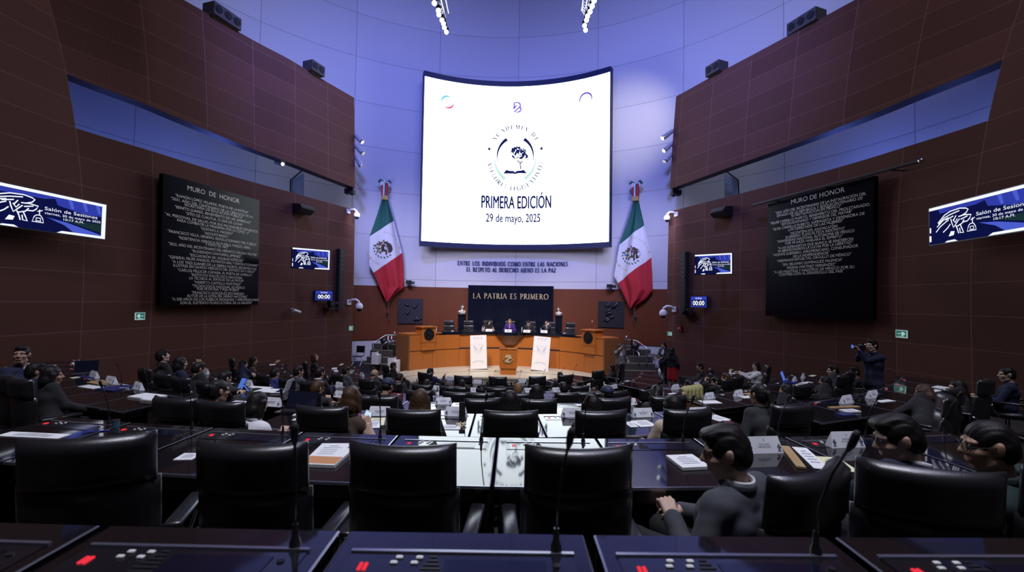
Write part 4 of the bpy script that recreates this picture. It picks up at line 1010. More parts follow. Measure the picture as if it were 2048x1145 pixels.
# busts on black pedestals
MT['bust'] = mat('pale_bronze_bust', (.62, .57, .46), .3, .5)
for px, ytop, ybase, y, look, label in ((924, 608, 629.5, 24.6, .4, 'pale bronze bust on a black pedestal left of the stone panel'), (1117.5, 613.5, 632, 24.2, -.3, 'pale bronze bust on a black pedestal right of the stone panel')):
    b = on_y(px, ybase, y); hgt = on_y(px, ytop, y).z - b.z
    p = thing('pedestal', 'tall black pedestal carrying a bust at the %s edge of the stone panel' % ('left' if px < 1000 else 'right'), 'pedestal', (b.x, b.y, 1.1))
    mb = MB(); mb.box((b.x, b.y, (1.1 + b.z - .05) / 2 + .0), (.36, .36, b.z - .05 - 1.1), 0, -_th); ch(mb, 'shaft', MT['marble'], p)
    mb = MB(); mb.box((b.x, b.y, b.z - .025), (.42, .42, .05), 0, -_th); ch(mb, 'cap', MT['marble'], p)
    k = hgt / .56
    t = thing('bust', label, 'sculpture', b)
    BUSTS = globals().setdefault('BUSTS', []); BUSTS.append((t, b, k, look))
# reliefs on the wooden wall
for (x0, x1, y0, y1), mtl, seed, label in (((796, 845, 598, 648), 'relief_dark', 1, 'dark square relief panel on the wooden wall under the left flag'), ((1196, 1247, 603, 656), 'bronze', 2, 'dark bronze figure relief on the wooden wall under the right flag')):
    if mtl == 'relief_dark': MT['relief_dark'] = mat('dark_slate_relief', (.022, .022, .035), .5)
    aa, zz = back_arc((x0 + x1) / 2, (y0 + y1) / 2, .14); fr = back_frame(aa, zz, .14)
    a = fr.px(x0, y0); b = fr.px(x1, y1); w, hh = b[0] - a[0], a[1] - b[1]
    t = thing('relief', label, 'relief', fr(0, -hh / 2, 0))
    mb = MB(); fr.box(mb, -w / 2, w / 2, -hh / 2, hh / 2, -.06, .0); ch(mb, 'plate', MT[mtl], t)
    rr = random.Random(seed); mb = MB()
    for i in range(9 if seed == 2 else 5):
        x = rr.uniform(-.42, .1) * w if seed == 2 else rr.uniform(-.3, .3) * w; y = rr.uniform(-.38, .4) * hh
        pts = [(x, y), (x + rr.uniform(.05, .16) * w, y + rr.uniform(-.1, .14) * hh), (x + rr.uniform(.1, .25) * w, y + rr.uniform(-.05, .25) * hh)]
        mb.tube([fr(px_, py_, .015) for px_, py_ in pts], [.05, .08, .03], 6)
    ch(mb, 'figures', MT[mtl], t, True)

# ---------------------------------------------------------------- flags
def flag_mat(name):
    m = mat(name, (.6, .6, .6), .75); nt = m.node_tree; L = nt.links.new; b = nt.nodes['Principled BSDF']
    uv = nt.nodes.new('ShaderNodeUVMap'); sp = nt.nodes.new('ShaderNodeSeparateXYZ'); L(uv.outputs[0], sp.inputs[0])
    g1 = nt.nodes.new('ShaderNodeMath'); g1.operation = 'GREATER_THAN'; L(sp.outputs[0], g1.inputs[0]); g1.inputs[1].default_value = 0
    g2 = nt.nodes.new('ShaderNodeMath'); g2.operation = 'GREATER_THAN'; L(sp.outputs[1], g2.inputs[0]); g2.inputs[1].default_value = 0
    m1 = nt.nodes.new('ShaderNodeMix'); m1.data_type = 'RGBA'; m1.inputs[6].default_value = (.42, .012, .022, 1); m1.inputs[7].default_value = (.66, .65, .66, 1); L(g2.outputs[0], m1.inputs[0])
    m2 = nt.nodes.new('ShaderNodeMix'); m2.data_type = 'RGBA'; m2.inputs[7].default_value = (.010, .10, .075, 1); L(m1.outputs[2], m2.inputs[6]); L(g1.outputs[0], m2.inputs[0])
    L(m2.outputs[2], b.inputs['Base Color'])
    return m
MT['flag'] = flag_mat('tricolour_cloth')
FE = [mat('emblem_brown', (.035, .018, .015), .7), mat('emblem_green', (.03, .10, .05), .7), mat('emblem_gold', (.45, .30, .08), .6), mat('emblem_blue', (.06, .16, .40), .7), mat('flag_white_ribbon', (.66, .65, .66), .7), mat('flag_red_ribbon', (.42, .012, .022), .7), mat('flag_green_ribbon', (.01, .10, .075), .7), mat('emblem_cream', (.6, .55, .4), .7)]
def flag(org, sc, left, right, l1, l2, tie, bow, pole, em, y_, label, ph):
    def P(p): return (org[0] + p[0] / sc, org[1] + p[1] / sc)
    c = P(em[:2]); aa, zz = back_arc(*c, .45); fr = back_frame(aa, zz, .45)
    q = lambda p: fr.px(*P(p))
    Lf = [q(p) for p in left]; Rf = [q(p) for p in right]
    yt = Lf[0][1]; yb = Lf[-1][1]
    def edge(E, y): return float(np.interp(-y, [-p[1] for p in E], [p[0] for p in E]))
    def xl(y): return edge(Lf, y)
    def xr(y): return edge(Rf, y)
    def depth(x, y):
        a, b = xl(y), xr(y); u = (x - a) / max(.05, b - a); v = (yt - y) / (yt - yb)
        return (.05 + .07 * v) * math.sin(u * (11 - 3 * v) + ph + 2 * v) + .04 * math.sin(u * 23 + v * 5 + ph) * v + .10 * math.sin(PI * min(1, max(0, u))) * min(1, v * 3) - .03
    A1_, B1_, A2_, B2_ = q(l1[0]), q(l1[1]), q(l2[0]), q(l2[1])
    ln = lambda A, B, x: A[1] + (B[1] - A[1]) * (x - A[0]) / (B[0] - A[0])
    t = thing('national_flag', label, 'flag', fr(0, yb, -.2))
    mb = MB()
    def uvp(u, v):
        y = yt + (yb - yt) * v; x = xl(y) + (xr(y) - xl(y)) * u; return x, y
    mb.grid(lambda u, v: fr(*uvp(u, v), depth(*uvp(u, v))), 40, 90, 0, lambda u, v: (uvp(u, v)[1] - ln(A1_, B1_, uvp(u, v)[0]), uvp(u, v)[1] - ln(A2_, B2_, uvp(u, v)[0])))
    cloth = mb.build('cloth', MT['flag'], None, True)
    sol = cloth.modifiers.new('thickness', 'SOLIDIFY'); sol.thickness = .012; sol.offset = -1
    cloth.parent = t; cloth.matrix_parent_inverse = Matrix.Translation(t.location).inverted()
    # emblem, kept on the cloth
    k = em[2] / sc * 25.0 / 900.0; ex, ey = q(em[:2])
    F = lambda x, y, d: fr(ex + x * k, ey + y * k, depth(ex + x * k, ey + y * k) + .012 + d)
    def disc(x, y, rx, ry, mi, d, n=12, rot=0):
        cr, sr = math.cos(rot), math.sin(rot)
        mb.add([F(x, y, d)] + [F(x + rx * math.cos(w) * cr - ry * math.sin(w) * sr, y + rx * math.cos(w) * sr + ry * math.sin(w) * cr, d) for w in [2 * PI * i / n for i in range(n)]], [(0, 1 + i, 1 + (i + 1) % n) for i in range(n)], mi)
    mb = MB()
    disc(.42, .10, .46, .52, 0, .004, 18); disc(.05, .05, .30, .42, 0, .004, 14, .3); disc(.55, -.05, .38, .42, 0, .005); disc(.2, .62, .24, .12, 0, .006, 10, .2); disc(.3, -.42, .10, .3, 0, .006); disc(.42, -.30, .05, .34, 7, .009, 8)
    disc(-.05, .75, .12, .08, 2, .008, 8); disc(.02, .82, .06, .10, 0, .009, 8)
    for (x, y, mi) in ((-.42, .62, 1), (-.62, .42, 1), (-.30, .42, 5), (-.50, .15, 2), (-.70, .0, 3), (-.55, -.12, 1), (-.38, -.05, 0), (-.42, -.30, 2), (-.60, -.38, 1), (-.30, -.45, 0), (-.25, .20, 7), (-.15, -.30, 1), (-.42, .38, 0), (-.80, .22, 1), (-.2, .58, 0), (-.48, -.2, 2)): disc(x, y, .13, .10, mi, .006 + .0005 * mi, 9, x * 3)
    for i in range(9):
        a = R_(165 + 150 * i / 8); disc(.98 * math.cos(a), .98 * math.sin(a), .13, .07, 1, .006, 8, a + .8)
    e = mb.build('coat_of_arms', FE, None); e.parent = t; e.matrix_parent_inverse = Matrix.Translation(t.location).inverted()
    mb = MB()
    def arctext(s, a0, a1, rr, flip):
        n = len(s)
        for i, cc in enumerate(s):
            if cc == ' ': continue
            a = R_(a0 + (a1 - a0) * i / (n - 1)); rot = a - PI / 2 + (PI if flip else 0); cr, sr = math.cos(rot), math.sin(rot)
            text_to(mb, cc, lambda x, y, d: F(rr * math.cos(a) + x * cr - y * sr, rr * math.sin(a) + x * sr + y * cr, d), 0, 0, .20, .13, 2, .004)
    arctext('ESTADOS UNIDOS', 88, -18, 1.72, False); arctext('MEXICANOS', 200, 252, 1.72, True)
    e = mb.build('gold_lettering', FE, None); e.parent = t; e.matrix_parent_inverse = Matrix.Translation(t.location).inverted()
    # tie, bow with ribbons, pole
    tx, ty = q(tie); bx, by = q(bow)
    mb = MB(); fr.box(mb, tx - .16, tx + .16, ty - .12, ty + .10, -.10, .14); ch(mb, 'gold_tie', FE[2], t)
    mb = MB()
    for dx, mi in ((-.26, 6), (.26, 6), (-.20, 4), (.20, 4)):
        dy = .06 if mi == 6 else -.06
        pts = [(bx, by + .02), (bx + dx * .9, by + dy + .14), (bx + dx * 1.4, by + dy), (bx + dx * .9, by + dy - .12)]
        slab_to(mb, pts if dx > 0 else pts[::-1], fr, -.02, .10 + (.02 if mi == 4 else 0), mi)
    for k_, (dx, mi) in enumerate(((-.13, 5), (-.04, 4), (.05, 6), (.13, 5))):
        pts = [(bx + dx - .055, by), (bx + dx * .8 - .055, ty + .06), (bx + dx * .8 + .055, ty + .06), (bx + dx + .055, by)]
        slab_to(mb, pts, fr, .02, .10 + .012 * k_, mi)
    ch(mb, 'bow', FE, t)
    p0, p1 = q(pole[0]), q(pole[1])
    mb = MB(); mb.tube([fr(bx, by + .22, -.16), fr(bx, by, -.16), fr(p1[0], p1[1], -.16)], [.015, .03, .03], 8); ch(mb, 'pole', MT['alu'], t)
    mb = MB()
    for yy in (by - .3, p1[1] + .3): fr.box(mb, bx - .05 + (p1[0] - bx) * (.05 if yy > 0 else .9), bx + .05 + (p1[0] - bx) * (.05 if yy > 0 else .9), yy - .05, yy + .05, -.44, -.13)
    ch(mb, 'wall_bracket', MT['black'], t)
flag((690, 340), 3.369, [(250, 196), (215, 310), (165, 450), (161, 640), (190, 695), (235, 800), (280, 893)], [(290, 198), (330, 342), (387, 555), (396, 640), (400, 795), (345, 835), (281, 893)], [(165, 450), (330, 342)], [(190, 695), (390, 556)], (268, 188), (267, 90), [(297, 860), (297, 1010)], (258, 530, 62), 25, 'tall national flag hanging on the wall left of the screen', .4)
flag((1200, 340), 3.369, [(232, 212), (185, 360), (130, 505), (92, 715), (118, 765), (165, 860), (205, 943)], [(262, 215), (297, 372), (345, 590), (350, 700), (352, 812), (305, 870), (206, 943)], [(130, 505), (297, 372)], [(118, 765), (345, 590)], (240, 195), (244, 98), [(228, 930), (226, 1040)], (215, 572, 62), 25, 'tall national flag hanging on the wall right of the screen', 1.7)
# cameras on the ledge of the wooden wall
for px, py, label in ((820, 567, 'small black camera on the wall ledge right of the left flag'), (1222, 575, 'small black camera on the wall ledge left of the right flag')):
    aa, zz = back_arc(px, py, .3); fr = back_frame(aa, zz, .3)
    t = thing('ledge_camera', label, 'camera', fr(0, -.12, 0))
    mb = MB(); mb.tube([fr(0, -.16, 0), fr(0, 0, 0)], .04, 8); fr.box(mb, -.1, .1, -.17, -.13, -.3, .08); ch(mb, 'foot', MT['plastic'], t)
    mb = MB(); fr.box(mb, -.22, .06, -.02, .16, -.12, .12); ch(mb, 'body', MT['plastic'], t)
    mb = MB(); mb.tube([fr(.06, .06, 0), fr(.24, .03, .06)], .075, 10); ch(mb, 'lens', MT['plastic'], t, 30)
# globe lamps on posts, boxes, folding chairs beside the stairs
for px, py, y, label in ((768, 683, 22.0, 'black globe lamp on a dark post by the left stair'), (1271, 693, 21.2, 'black globe lamp on a dark post by the right stair')):
    p = on_y(px, py, y); sg = 1 if px < 1000 else -1; q = p + Vector((.17 * sg, .02, 0))
    t = thing('globe_lamp', label, 'lamp', (q.x, q.y, .55))
    mb = MB(); mb.tube([(q.x, q.y, .5), (q.x, q.y, p.z + .3)], .05, 8); ch(mb, 'post', MT['plastic'], t)
    mb = MB(); mb.ball(p, .17, 10); ch(mb, 'globe', MT['plastic'], t, True)
    mb = MB(); mb.tube([p, q], .03, 6); ch(mb, 'arm', MT['chrome'], t)
for px, py, y, w, h, label in ((750, 716, 20.9, .34, .56, 'white equipment box on the left stair'), (784, 729, 20.0, .46, .62, 'white equipment box at the foot of the left stair beside the podium')):
    p = on_y(px, py, y)
    t = thing('equipment_box', label, 'box', p)
    mb = MB(); mb.box((p.x, p.y, p.z), (w * .6, .4, h)); mb.box((p.x + w * .45, p.y - .05, p.z - .06), (w * .5, .4, h - .12)); ch(mb, 'cabinet', MT['white'], t)
    mb = MB(); mb.box((p.x, p.y, p.z + h / 2 + .01), (w * .55, .36, .03)); ch(mb, 'lid', MT['plastic'], t)
    mb = MB(); mb.box((p.x, p.y, (p.z - h / 2) / 2), (w * .5, .3, max(.05, p.z - h / 2))); ch(mb, 'stand', MT['step'], t)
def folding_chair(p, rz, col, label):
    t = thing('folding_chair', label, 'chair', p, rz)
    mb = MB(); mb.box((0, 0, .45), (.44, .40, .04), bev=.015); mb.build('seat', col, t)
    mb = MB(); mb.box((0, -.22, .78), (.44, .04, .34), bev=.015); mb.build('backrest', col, t)
    for s_ in (-1, 1):
        for pts in ([(.22 * s_, -.24, .96), (.22 * s_, -.2, .45), (.22 * s_, .22, 0)], [(.22 * s_, .16, .45), (.22 * s_, -.24, 0)]):
            mb = MB(); mb.tube(pts, .014, 6); mb.build('leg', MT['alu'], t)
p = on_z(733, 724, 0); folding_chair((p.x, 22.6, 0), PI - .2, MT['leather'], 'dark folding chair against the white wall at the left end of the stage')
p = on_y(1307, 716, 21.0); folding_chair((p.x, 21.0, 0), PI + .3, mat('grey_seat', (.25, .25, .26), .5), 'grey folding chair against the white wall at the right end of the stage')
# ---------------------------------------------------------------- seat rows: desks
ROWN = {0: 'row nearest the camera', 1: 'second row from camera', 2: 'third row from camera', 3: 'fourth row from camera', 4: 'fifth row from camera', 5: 'sixth row from camera', 6: 'front row by the stage'}
def desk_z(k): return FLOORZ[k] + .75
def row_geo(k):
    """centre of the arc, far radius, near radius"""
    if k == 0: return Vector((0, 1.43 + 60, 0)), 60.0, 60.86
    if k == 1: return Vector((0, 3.59 + 19.14, 0)), 19.14, 20.0
    return C, r_far(k), r_near(k)
def row_pt(k, a, r, z=0.0):
    c, rf, rn = row_geo(k)
    return Vector((c.x + r * math.sin(a), c.y - r * math.cos(a), z))
MT['console'] = mat('dark_console_plate', (.012, .012, .016), .05, spec=.9)
MT['strip'] = mat('pale_metal_strip', (.42, .42, .50), .3, .9)
MT['button'] = mat('white_button', (.75, .75, .72), .4)
MT['red_led'] = emis('red_led', (1.0, .04, .07), .9)
MT['minigrille'] = mat('speaker_slots', (.004, .004, .005), .6)
MT['lcd'] = mat('dark_lcd', (.006, .007, .02), .06, spec=.6)
TILT = .034
def desk_proto(k):
    c, rf, rn = row_geo(k); zt = .75
    wf = .752 if k > 0 else .722; wn = wf * rn / rf
    t = thing('delegate_desk', 'x', 'desk', (0, 0, 0), 0, 'delegate desks')
    y1, y0 = .43, -.43
    mb = MB(); mb.prism([(-wn / 2, y0), (wn / 2, y0), (wf / 2, y1), (-wf / 2, y1)], zt - .03, zt); mb.build('worktop', MT['desk'], t)
    mb = MB(); mb.box((0, y0 - .003, zt - .008), (wn, .008, .018)); mb.build('edge_strip', MT['strip'], t)
    for s_ in (-1, 1):
        mb = MB(); mb.add([(s_ * (wn / 2 + .003), y0, zt - .002), (s_ * (wf / 2 + .003), y1, zt - .002), (s_ * (wf / 2 - .003), y1, zt + .0012), (s_ * (wn / 2 - .003), y0, zt + .0012)], [(0, 1, 2, 3) if s_ < 0 else (3, 2, 1, 0)])
        mb.build('side_trim', MT['strip'], t)
    mb = MB(); mb.box((0, y1 - .03, (zt - .03) / 2), (wf, .03, zt - .03)); mb.build('front_panel', MT['deskside'], t)
    for s_ in (-1, 1):
        mb = MB(); mb.box((s_ * (wf / 2 - .02), .12, (zt - .03) / 2), (.025, .5, zt - .031)); mb.build('side_panel', MT['deskside'], t)
    mb = MB(); mb.box((0, -.30, zt - .075), (wn - .1, .22, .09)); mb.build('under_drawer', MT['deskside'], t)
    cy = .25
    co = MB().box((.0, cy, zt + .0015), (.635, .15, .003)).build('console', MT['console'], t)
    MB().box((.0, .322, zt + .004), (.64, .012, .008)).build('metal_strip', MT['strip'], co)
    if k <= 2: MB().box((-.272, .25, zt + .005), (.009, .030, .004)).box((-.258, .25, zt + .005), (.009, .030, .004)).build('red_indicator', MT['red_led'], co)
    if k <= 2:
        for (x, y) in ((-.175, .292), (-.118, .292), (-.185, .268), (-.128, .268)):
            MB().box((x, y, zt + .006), (.020, .012, .006), bev=.002).build('button', MT['button'], co)
        mb = MB()
        for i in range(6): mb.box((-.08, .298 - .018 * i, zt + .004), (.02 + .012 * min(i, 4), .007, .003))
        mb.build('speaker_slots', MT['minigrille'], co)
        MB().box((.095, .235, zt + .004), (.28, .10, .003)).build('screen', MT['lcd'], co)
        mb = MB(); mb.lathe([(.010, .003), (.010, .007)], 10, (.265, .265, zt)); mb.build('knob', MT['plastic'], co)
    else:
        MB().box((-.15, .28, zt + .005), (.08, .04, .004)).build('button', MT['button'], co)
    for o in KIDS[t.name] + KIDS[co.name]:
        for v in o.data.vertices:
            if v.co.z > zt - .04: v.co.z += TILT * v.co.y
    return t
PROTO_D = {}
DESKS = {}
def put_desk(k, a, block):
    c, rf, rn = row_geo(k)
    p = row_pt(k, a, rf + .43, FLOORZ[k])
    if k not in PROTO_D: PROTO_D[k] = desk_proto(k); o = PROTO_D[k]
    else: o = copy_tree(PROTO_D[k])
    o.location = p; o.rotation_euler.z = a
    px = proj((p.x, p.y, p.z + .75))[0] if p.y > .3 else -1e4
    DESKS.setdefault((k, block), []).append((px, o, a))
for n in range(-2, 3): put_desk(0, (-.13 + .76 * n) / 60.0, 'm')
for n in range(-5, 5): put_desk(1, (.294 + .78 * n) / 19.14, 'm')
LIM = {2: (-2.75, 2.45), 3: (-2.85, 2.4), 4: (-2.8, 2.6), 5: (-2.75, 2.6), 6: (-2.6, 2.6)}
OFF = {2: -.05, 3: .16, 4: .0, 5: .1, 6: .0}
for k in range(2, 7):
    rf = r_far(k); rn = r_near(k)
    for n in range(-6, 7):
        a = (OFF[k] + .45 + .78 * n) / rf
        x = C.x + rn * math.sin(a)
        if abs(a) < 1.15 and LIM[k][0] - .1 < x < LIM[k][1] + .1: put_desk(k, a, 'm')
SIDE = {2: (-4.82, 52, 3.84, 47), 3: (-4.1, 62, 3.52, 57), 4: (-4.0, 70, 3.6, 66), 5: (-4.0, 80, 3.7, 78)}
for k in SIDE:
    rf = r_far(k); rn = r_near(k); xl, al, xr, ar = SIDE[k]
    for sg, xs, amax in ((-1, xl, al), (1, xr, ar)):
        a = math.asin(min(.99, abs(xs - C.x) / rn)) + .39 / rf; m = 0
        while a < R_(amax):
            put_desk(k, sg * a, 'l' if sg < 0 else 'r'); a += .78 / rf; m += 1
BLK = {'l': 'left block', 'm': 'middle block', 'r': 'right block'}
def ordinal_labels(lst, fmt):
    for i, e in enumerate(sorted(lst, key=lambda e: e[0])): e[1]['label'] = fmt.format(ORD[i + 1])
for (k, b), lst in DESKS.items():
    if k <= 1: ordinal_labels(lst, 'black glass-topped desk, {} from left in the ' + ROWN[k])
    else: ordinal_labels(lst, 'black glass-topped desk, {} from left in ' + BLK[b] + ', ' + ROWN[k])
# orange end panels where the side blocks meet the aisle
def end_panel(k, block, side):
    lst = sorted(DESKS[(k, block)], key=lambda e: e[2]); e = lst[0] if side < 0 else lst[-1]
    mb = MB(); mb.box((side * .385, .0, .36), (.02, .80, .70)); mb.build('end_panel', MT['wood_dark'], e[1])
end_panel(3, 'r', -1); end_panel(4, 'l', 1); end_panel(4, 'r', -1)

# ---------------------------------------------------------------- microphones
def mic_proto():
    t = thing('gooseneck_microphone', 'x', 'microphone', (0, 0, 0), 0, 'desk microphones')
    mb = MB(); mb.lathe([(.016, 0), (.016, .02), (.010, .035), (.008, .07)], 10); mb.build('base', MT['plastic'], t, 30)
    mb = MB(); mb.tube([(0, 0, .06), (.004, -.01, .15), (.018, -.04, .25), (.035, -.075, .33)], .0042, 6); mb.build('gooseneck', MT['plastic'], t, True)
    mb = MB(); mb.tube([(.035, -.075, .325), (.039, -.084, .345), (.044, -.094, .375), (.046, -.098, .388)], [.005, .010, .011, .006], 10); mb.build('capsule', MT['black'], t, True)
    return t
PM = None; MICS = {}
for (k, b), lst in DESKS.items():
    for (px, o, a) in lst:
        if not (-60 < px < 2100): continue
        if b != 'm' and not (k == 2 and b == 'l' and 150 < px < 300): continue
        m = mic_proto() if PM is None else copy_tree(PM)
        if PM is None: PM = m
        q = Vector((.27, .335, .75)); ca, sa = math.cos(a), math.sin(a)
        m.location = o.location + Vector((q.x * ca - q.y * sa, q.x * sa + q.y * ca, q.z + TILT * q.y)); m.rotation_euler.z = a + rnd.uniform(-.25, .25)
        MICS.setdefault((k, b), []).append((px, m))
for (k, b), lst in MICS.items():
    ordinal_labels(lst, ('black gooseneck microphone, {} from left in the ' + ROWN[k]) if k <= 1 else ('black gooseneck microphone, {} from left in ' + BLK[b] + ', ' + ROWN[k]))

# ---------------------------------------------------------------- chairs
def chair_proto():
    t = thing('swivel_chair', 'x', 'chair', (0, 0, 0), 0, 'black leather swivel chairs')
    def back(w, z0, z1, d, yb, curve, lean, n=14, m=8):
        mb = MB()
        def P(u, v, s_):
            # rounded slab: u across, v up
            x = (u - .5) * w; z = z0 + (z1 - z0) * v
            edge = min(1, min(u, 1 - u) * w / .045); ez = min(1, min(v, 1 - v) * (z1 - z0) / .045)
            r = math.sqrt(max(0, 1 - (1 - edge) ** 2)) * math.sqrt(max(0, 1 - (1 - ez) ** 2))
            y = yb + curve * (2 * u - 1) ** 2 - lean * (z - .5) + s_ * d / 2 * max(.15, r)
            return (x, y, z)
        mb.grid(lambda u, v: P(u, v, 1), n, m); mb.grid(lambda u, v: P(1 - u, v, -1), n, m)
        b0 = 0; N = (n + 1) * (m + 1)
        # stitch rims
        fid = lambda i, j: j * (n + 1) + i; bid = lambda i, j: N + j * (n + 1) + (n - i)
        for i in range(n):
            mb.f.append((fid(i + 1, 0), fid(i, 0), bid(i, 0), bid(i + 1, 0))); mb.m.append(0)
            mb.f.append((fid(i, m), fid(i + 1, m), bid(i + 1, m), bid(i, m))); mb.m.append(0)
        for j in range(m):
            mb.f.append((fid(0, j), fid(0, j + 1), bid(0, j + 1), bid(0, j))); mb.m.append(0)
            mb.f.append((fid(n, j + 1), fid(n, j), bid(n, j), bid(n, j + 1))); mb.m.append(0)
        return mb
    back(.53, .905, 1.15, .11, -.29, .075, .10).build('upper_backrest', MT['leather'], t, True)
    back(.555, .46, .925, .09, -.285, .085, .10).build('lower_backrest', MT['leather'], t, True)
    mb = MB(); mb.box((0, .0, .43), (.52, .52, .11), bev=.04); mb.build('seat', MT['leather'], t, 60)
    for s_ in (-1, 1):
        mb = MB(); mb.box((s_ * .318, -.01, .645), (.085, .40, .035), bev=.009); ar = mb.build('armrest', MT['leather'], t, 60)
        mb = MB(); mb.tube([(s_ * .30, .15, .63), (s_ * .315, .17, .55), (s_ * .29, .10, .42), (s_ * .2, .05, .37)], .014, 8); mb.tube([(s_ * .315, -.20, .62), (s_ * .29, -.27, .58)], .014, 8); mb.build('armrest_frame', MT['chrome'], ar, True)
    mb = MB(); mb.tube([(0, 0, .10), (0, 0, .38)], .03, 10); mb.build('column', MT['chrome'], t, 30)
    mb = MB()
    for i in range(5):
        w = 2 * PI * i / 5 + .3; mb.tube([(0, 0, .11), (.29 * math.cos(w), .29 * math.sin(w), .065)], [.03, .018], 6); mb.ball((.29 * math.cos(w), .29 * math.sin(w), .03), .03, 4)
    mb.build('star_base', MT['chrome'], t)
    return t
PC = chair_proto(); PC_USED = [False]
CHAIRS = []
def put_chair(p, rz, row, px):
    o = PC if not PC_USED[0] else copy_tree(PC)
    PC_USED[0] = True
    o.location = p; o.rotation_euler.z = rz
    CHAIRS.append((px, o, row)); return o
def ring_at(k, px, r):
    """point at radius r about the hall centre, on the near side, seen in pixel column px (at the row's height)"""
    d = ray(px, 800); dx, dy = d.x, d.y
    c = C
    A = dx * dx + dy * dy; B = -2 * (dx * c.x + dy * c.y); D = c.x ** 2 + c.y ** 2 - r * r
    t = (-B - math.sqrt(max(0, B * B - 4 * A * D))) / (2 * A)
    return Vector((dx * t, dy * t, 0))
def face_ang(p):   # rotation that turns local +y toward the hall centre
    return math.atan2(-(C.x - p.x), C.y - p.y)
# empty chairs: pixel column, pixel row of the top edge
EMPTY = [(845, 777), (920, 781), (959, 797), (1032, 787), (995, 776), (929, 750), (998, 755), (1068, 756), (1183, 751), (1217, 778), (1278, 772), (1320, 798), (1207, 800), (745, 800), (1163, 785), (905, 772)]
def fit_row(px, py, hgt, rfun, rows=range(2, 7)):
    best = None
    for k in rows:
        z = FLOORZ[k] + hgt; P = on_z(px, py, z)
        if P.y < 0: continue
        R = math.hypot(P.x - C.x, P.y - C.y)
        e = abs(R - rfun(k))
        if best is None or e < best[0]: best = (e, k, P, R)
    return best
# first row of chairs, placed one by one: (x, y of seat centre, turn)
for (x, y, rz, px) in ((-2.06, 2.40, .32, 165), (-1.24, 2.48, .0, 497), (-.505, 2.50, -.06, 812), (.325, 2.50, .05, 1157)):
    put_chair((x, y, FLOORZ[1] + (.04 if px == 165 else 0)), rz, 1, px)
for px, py in EMPTY:
    e, k, P, R = fit_row(px, py, 1.15, r_back)
    q = ring_at(k, px, r_back(k) - .28); q.z = FLOORZ[k]
    put_chair(q, face_ang(q) + rnd.uniform(-.25, .25), k, px)
# presidium chairs
PRES = [901, 939, 976.5, 1019.5, 1059.5, 1098.5, 1137]
PCH = []
for i, px in enumerate(PRES):
    a = ang_of(px, 6.75); p = ringp(6.75, a, 1.10)
    o = copy_tree(PC); o.location = p; o.rotation_euler.z = face_ang(p); o['group'] = 'presidium chairs'
    o['label'] = '%s from left of the black leather chairs behind the podium' % ORD[i + 1]
    PCH.append((px, o, p))

# ---------------------------------------------------------------- things on the desks
def desk_hit(px, py, h=0.0):
    """row, point on a desk top seen at this pixel (best fitting row)"""
    best = None
    for k in range(0, 7):
        z = desk_z(k) + h; P = on_z(px, py, z); c, rf, rn = row_geo(k)
        if P.y < .3: continue
        R = math.hypot(P.x - c.x, P.y - c.y)
        e = max(0, rf + .04 - R, R - rn + .04)
        if best is None or e < best[0]: best = (e, k, P, R)
    e, k, P, R = best; c, rf, rn = row_geo(k)
    v = (P - c); v.z = 0; v.normalize()
    a = math.atan2(v.x, -v.y)
    rr = min(max(R, rf + .06), rn - .06)
    Q = Vector((c.x + v.x * rr, c.y + v.y * rr, desk_z(k) + TILT * ((rf + rn) / 2 - rr)))
    return k, Q, a, e
CARDS = [(1525, 892, 1), (1690, 882, 1), (760, 825, 2), (912, 826, 2), (1145, 828, 2), (1285, 828, 2), (1395, 826, 2), (548, 806, 2), (887, 804, 3), (883, 789, 4), (1258, 805, 3), (1418, 793, 3), (1477, 787, 3), (519, 764, 3), (556, 771, 3), (682, 791, 3), (1693, 800, 2), (1745, 790, 2), (252, 759, 2), (302, 771, 2), (224, 748, 2), (201, 725, 2), (449, 741, 4), (480, 753, 3), (615, 751, 4), (690, 769, 4), (659, 761, 4), (724, 750, 5), (879, 776, 5), (900, 758, 6), (955, 764, 6), (950, 779, 5), (1045, 763, 6), (1055, 781, 5), (1113, 781, 5), (1172, 779, 5), (1228, 774, 5), (1351, 775, 4), (1361, 742, 5), (1393, 770, 4), (1524, 777, 3), (1461, 744, 4), (1589, 759, 3), (1606, 752, 3)]
MT['card'] = mat('white_card', (.74, .75, .80), .6); MT['card_ink'] = mat('card_print', (.10, .11, .18), .7)
NAMES = {0: ('YURI ALEXIA', 'MART\u00cdNEZ P\u00c9REZ'), 1: ('JOS\u00c9 ROBERTO', 'MART\u00cdNEZ CAMPOS')}
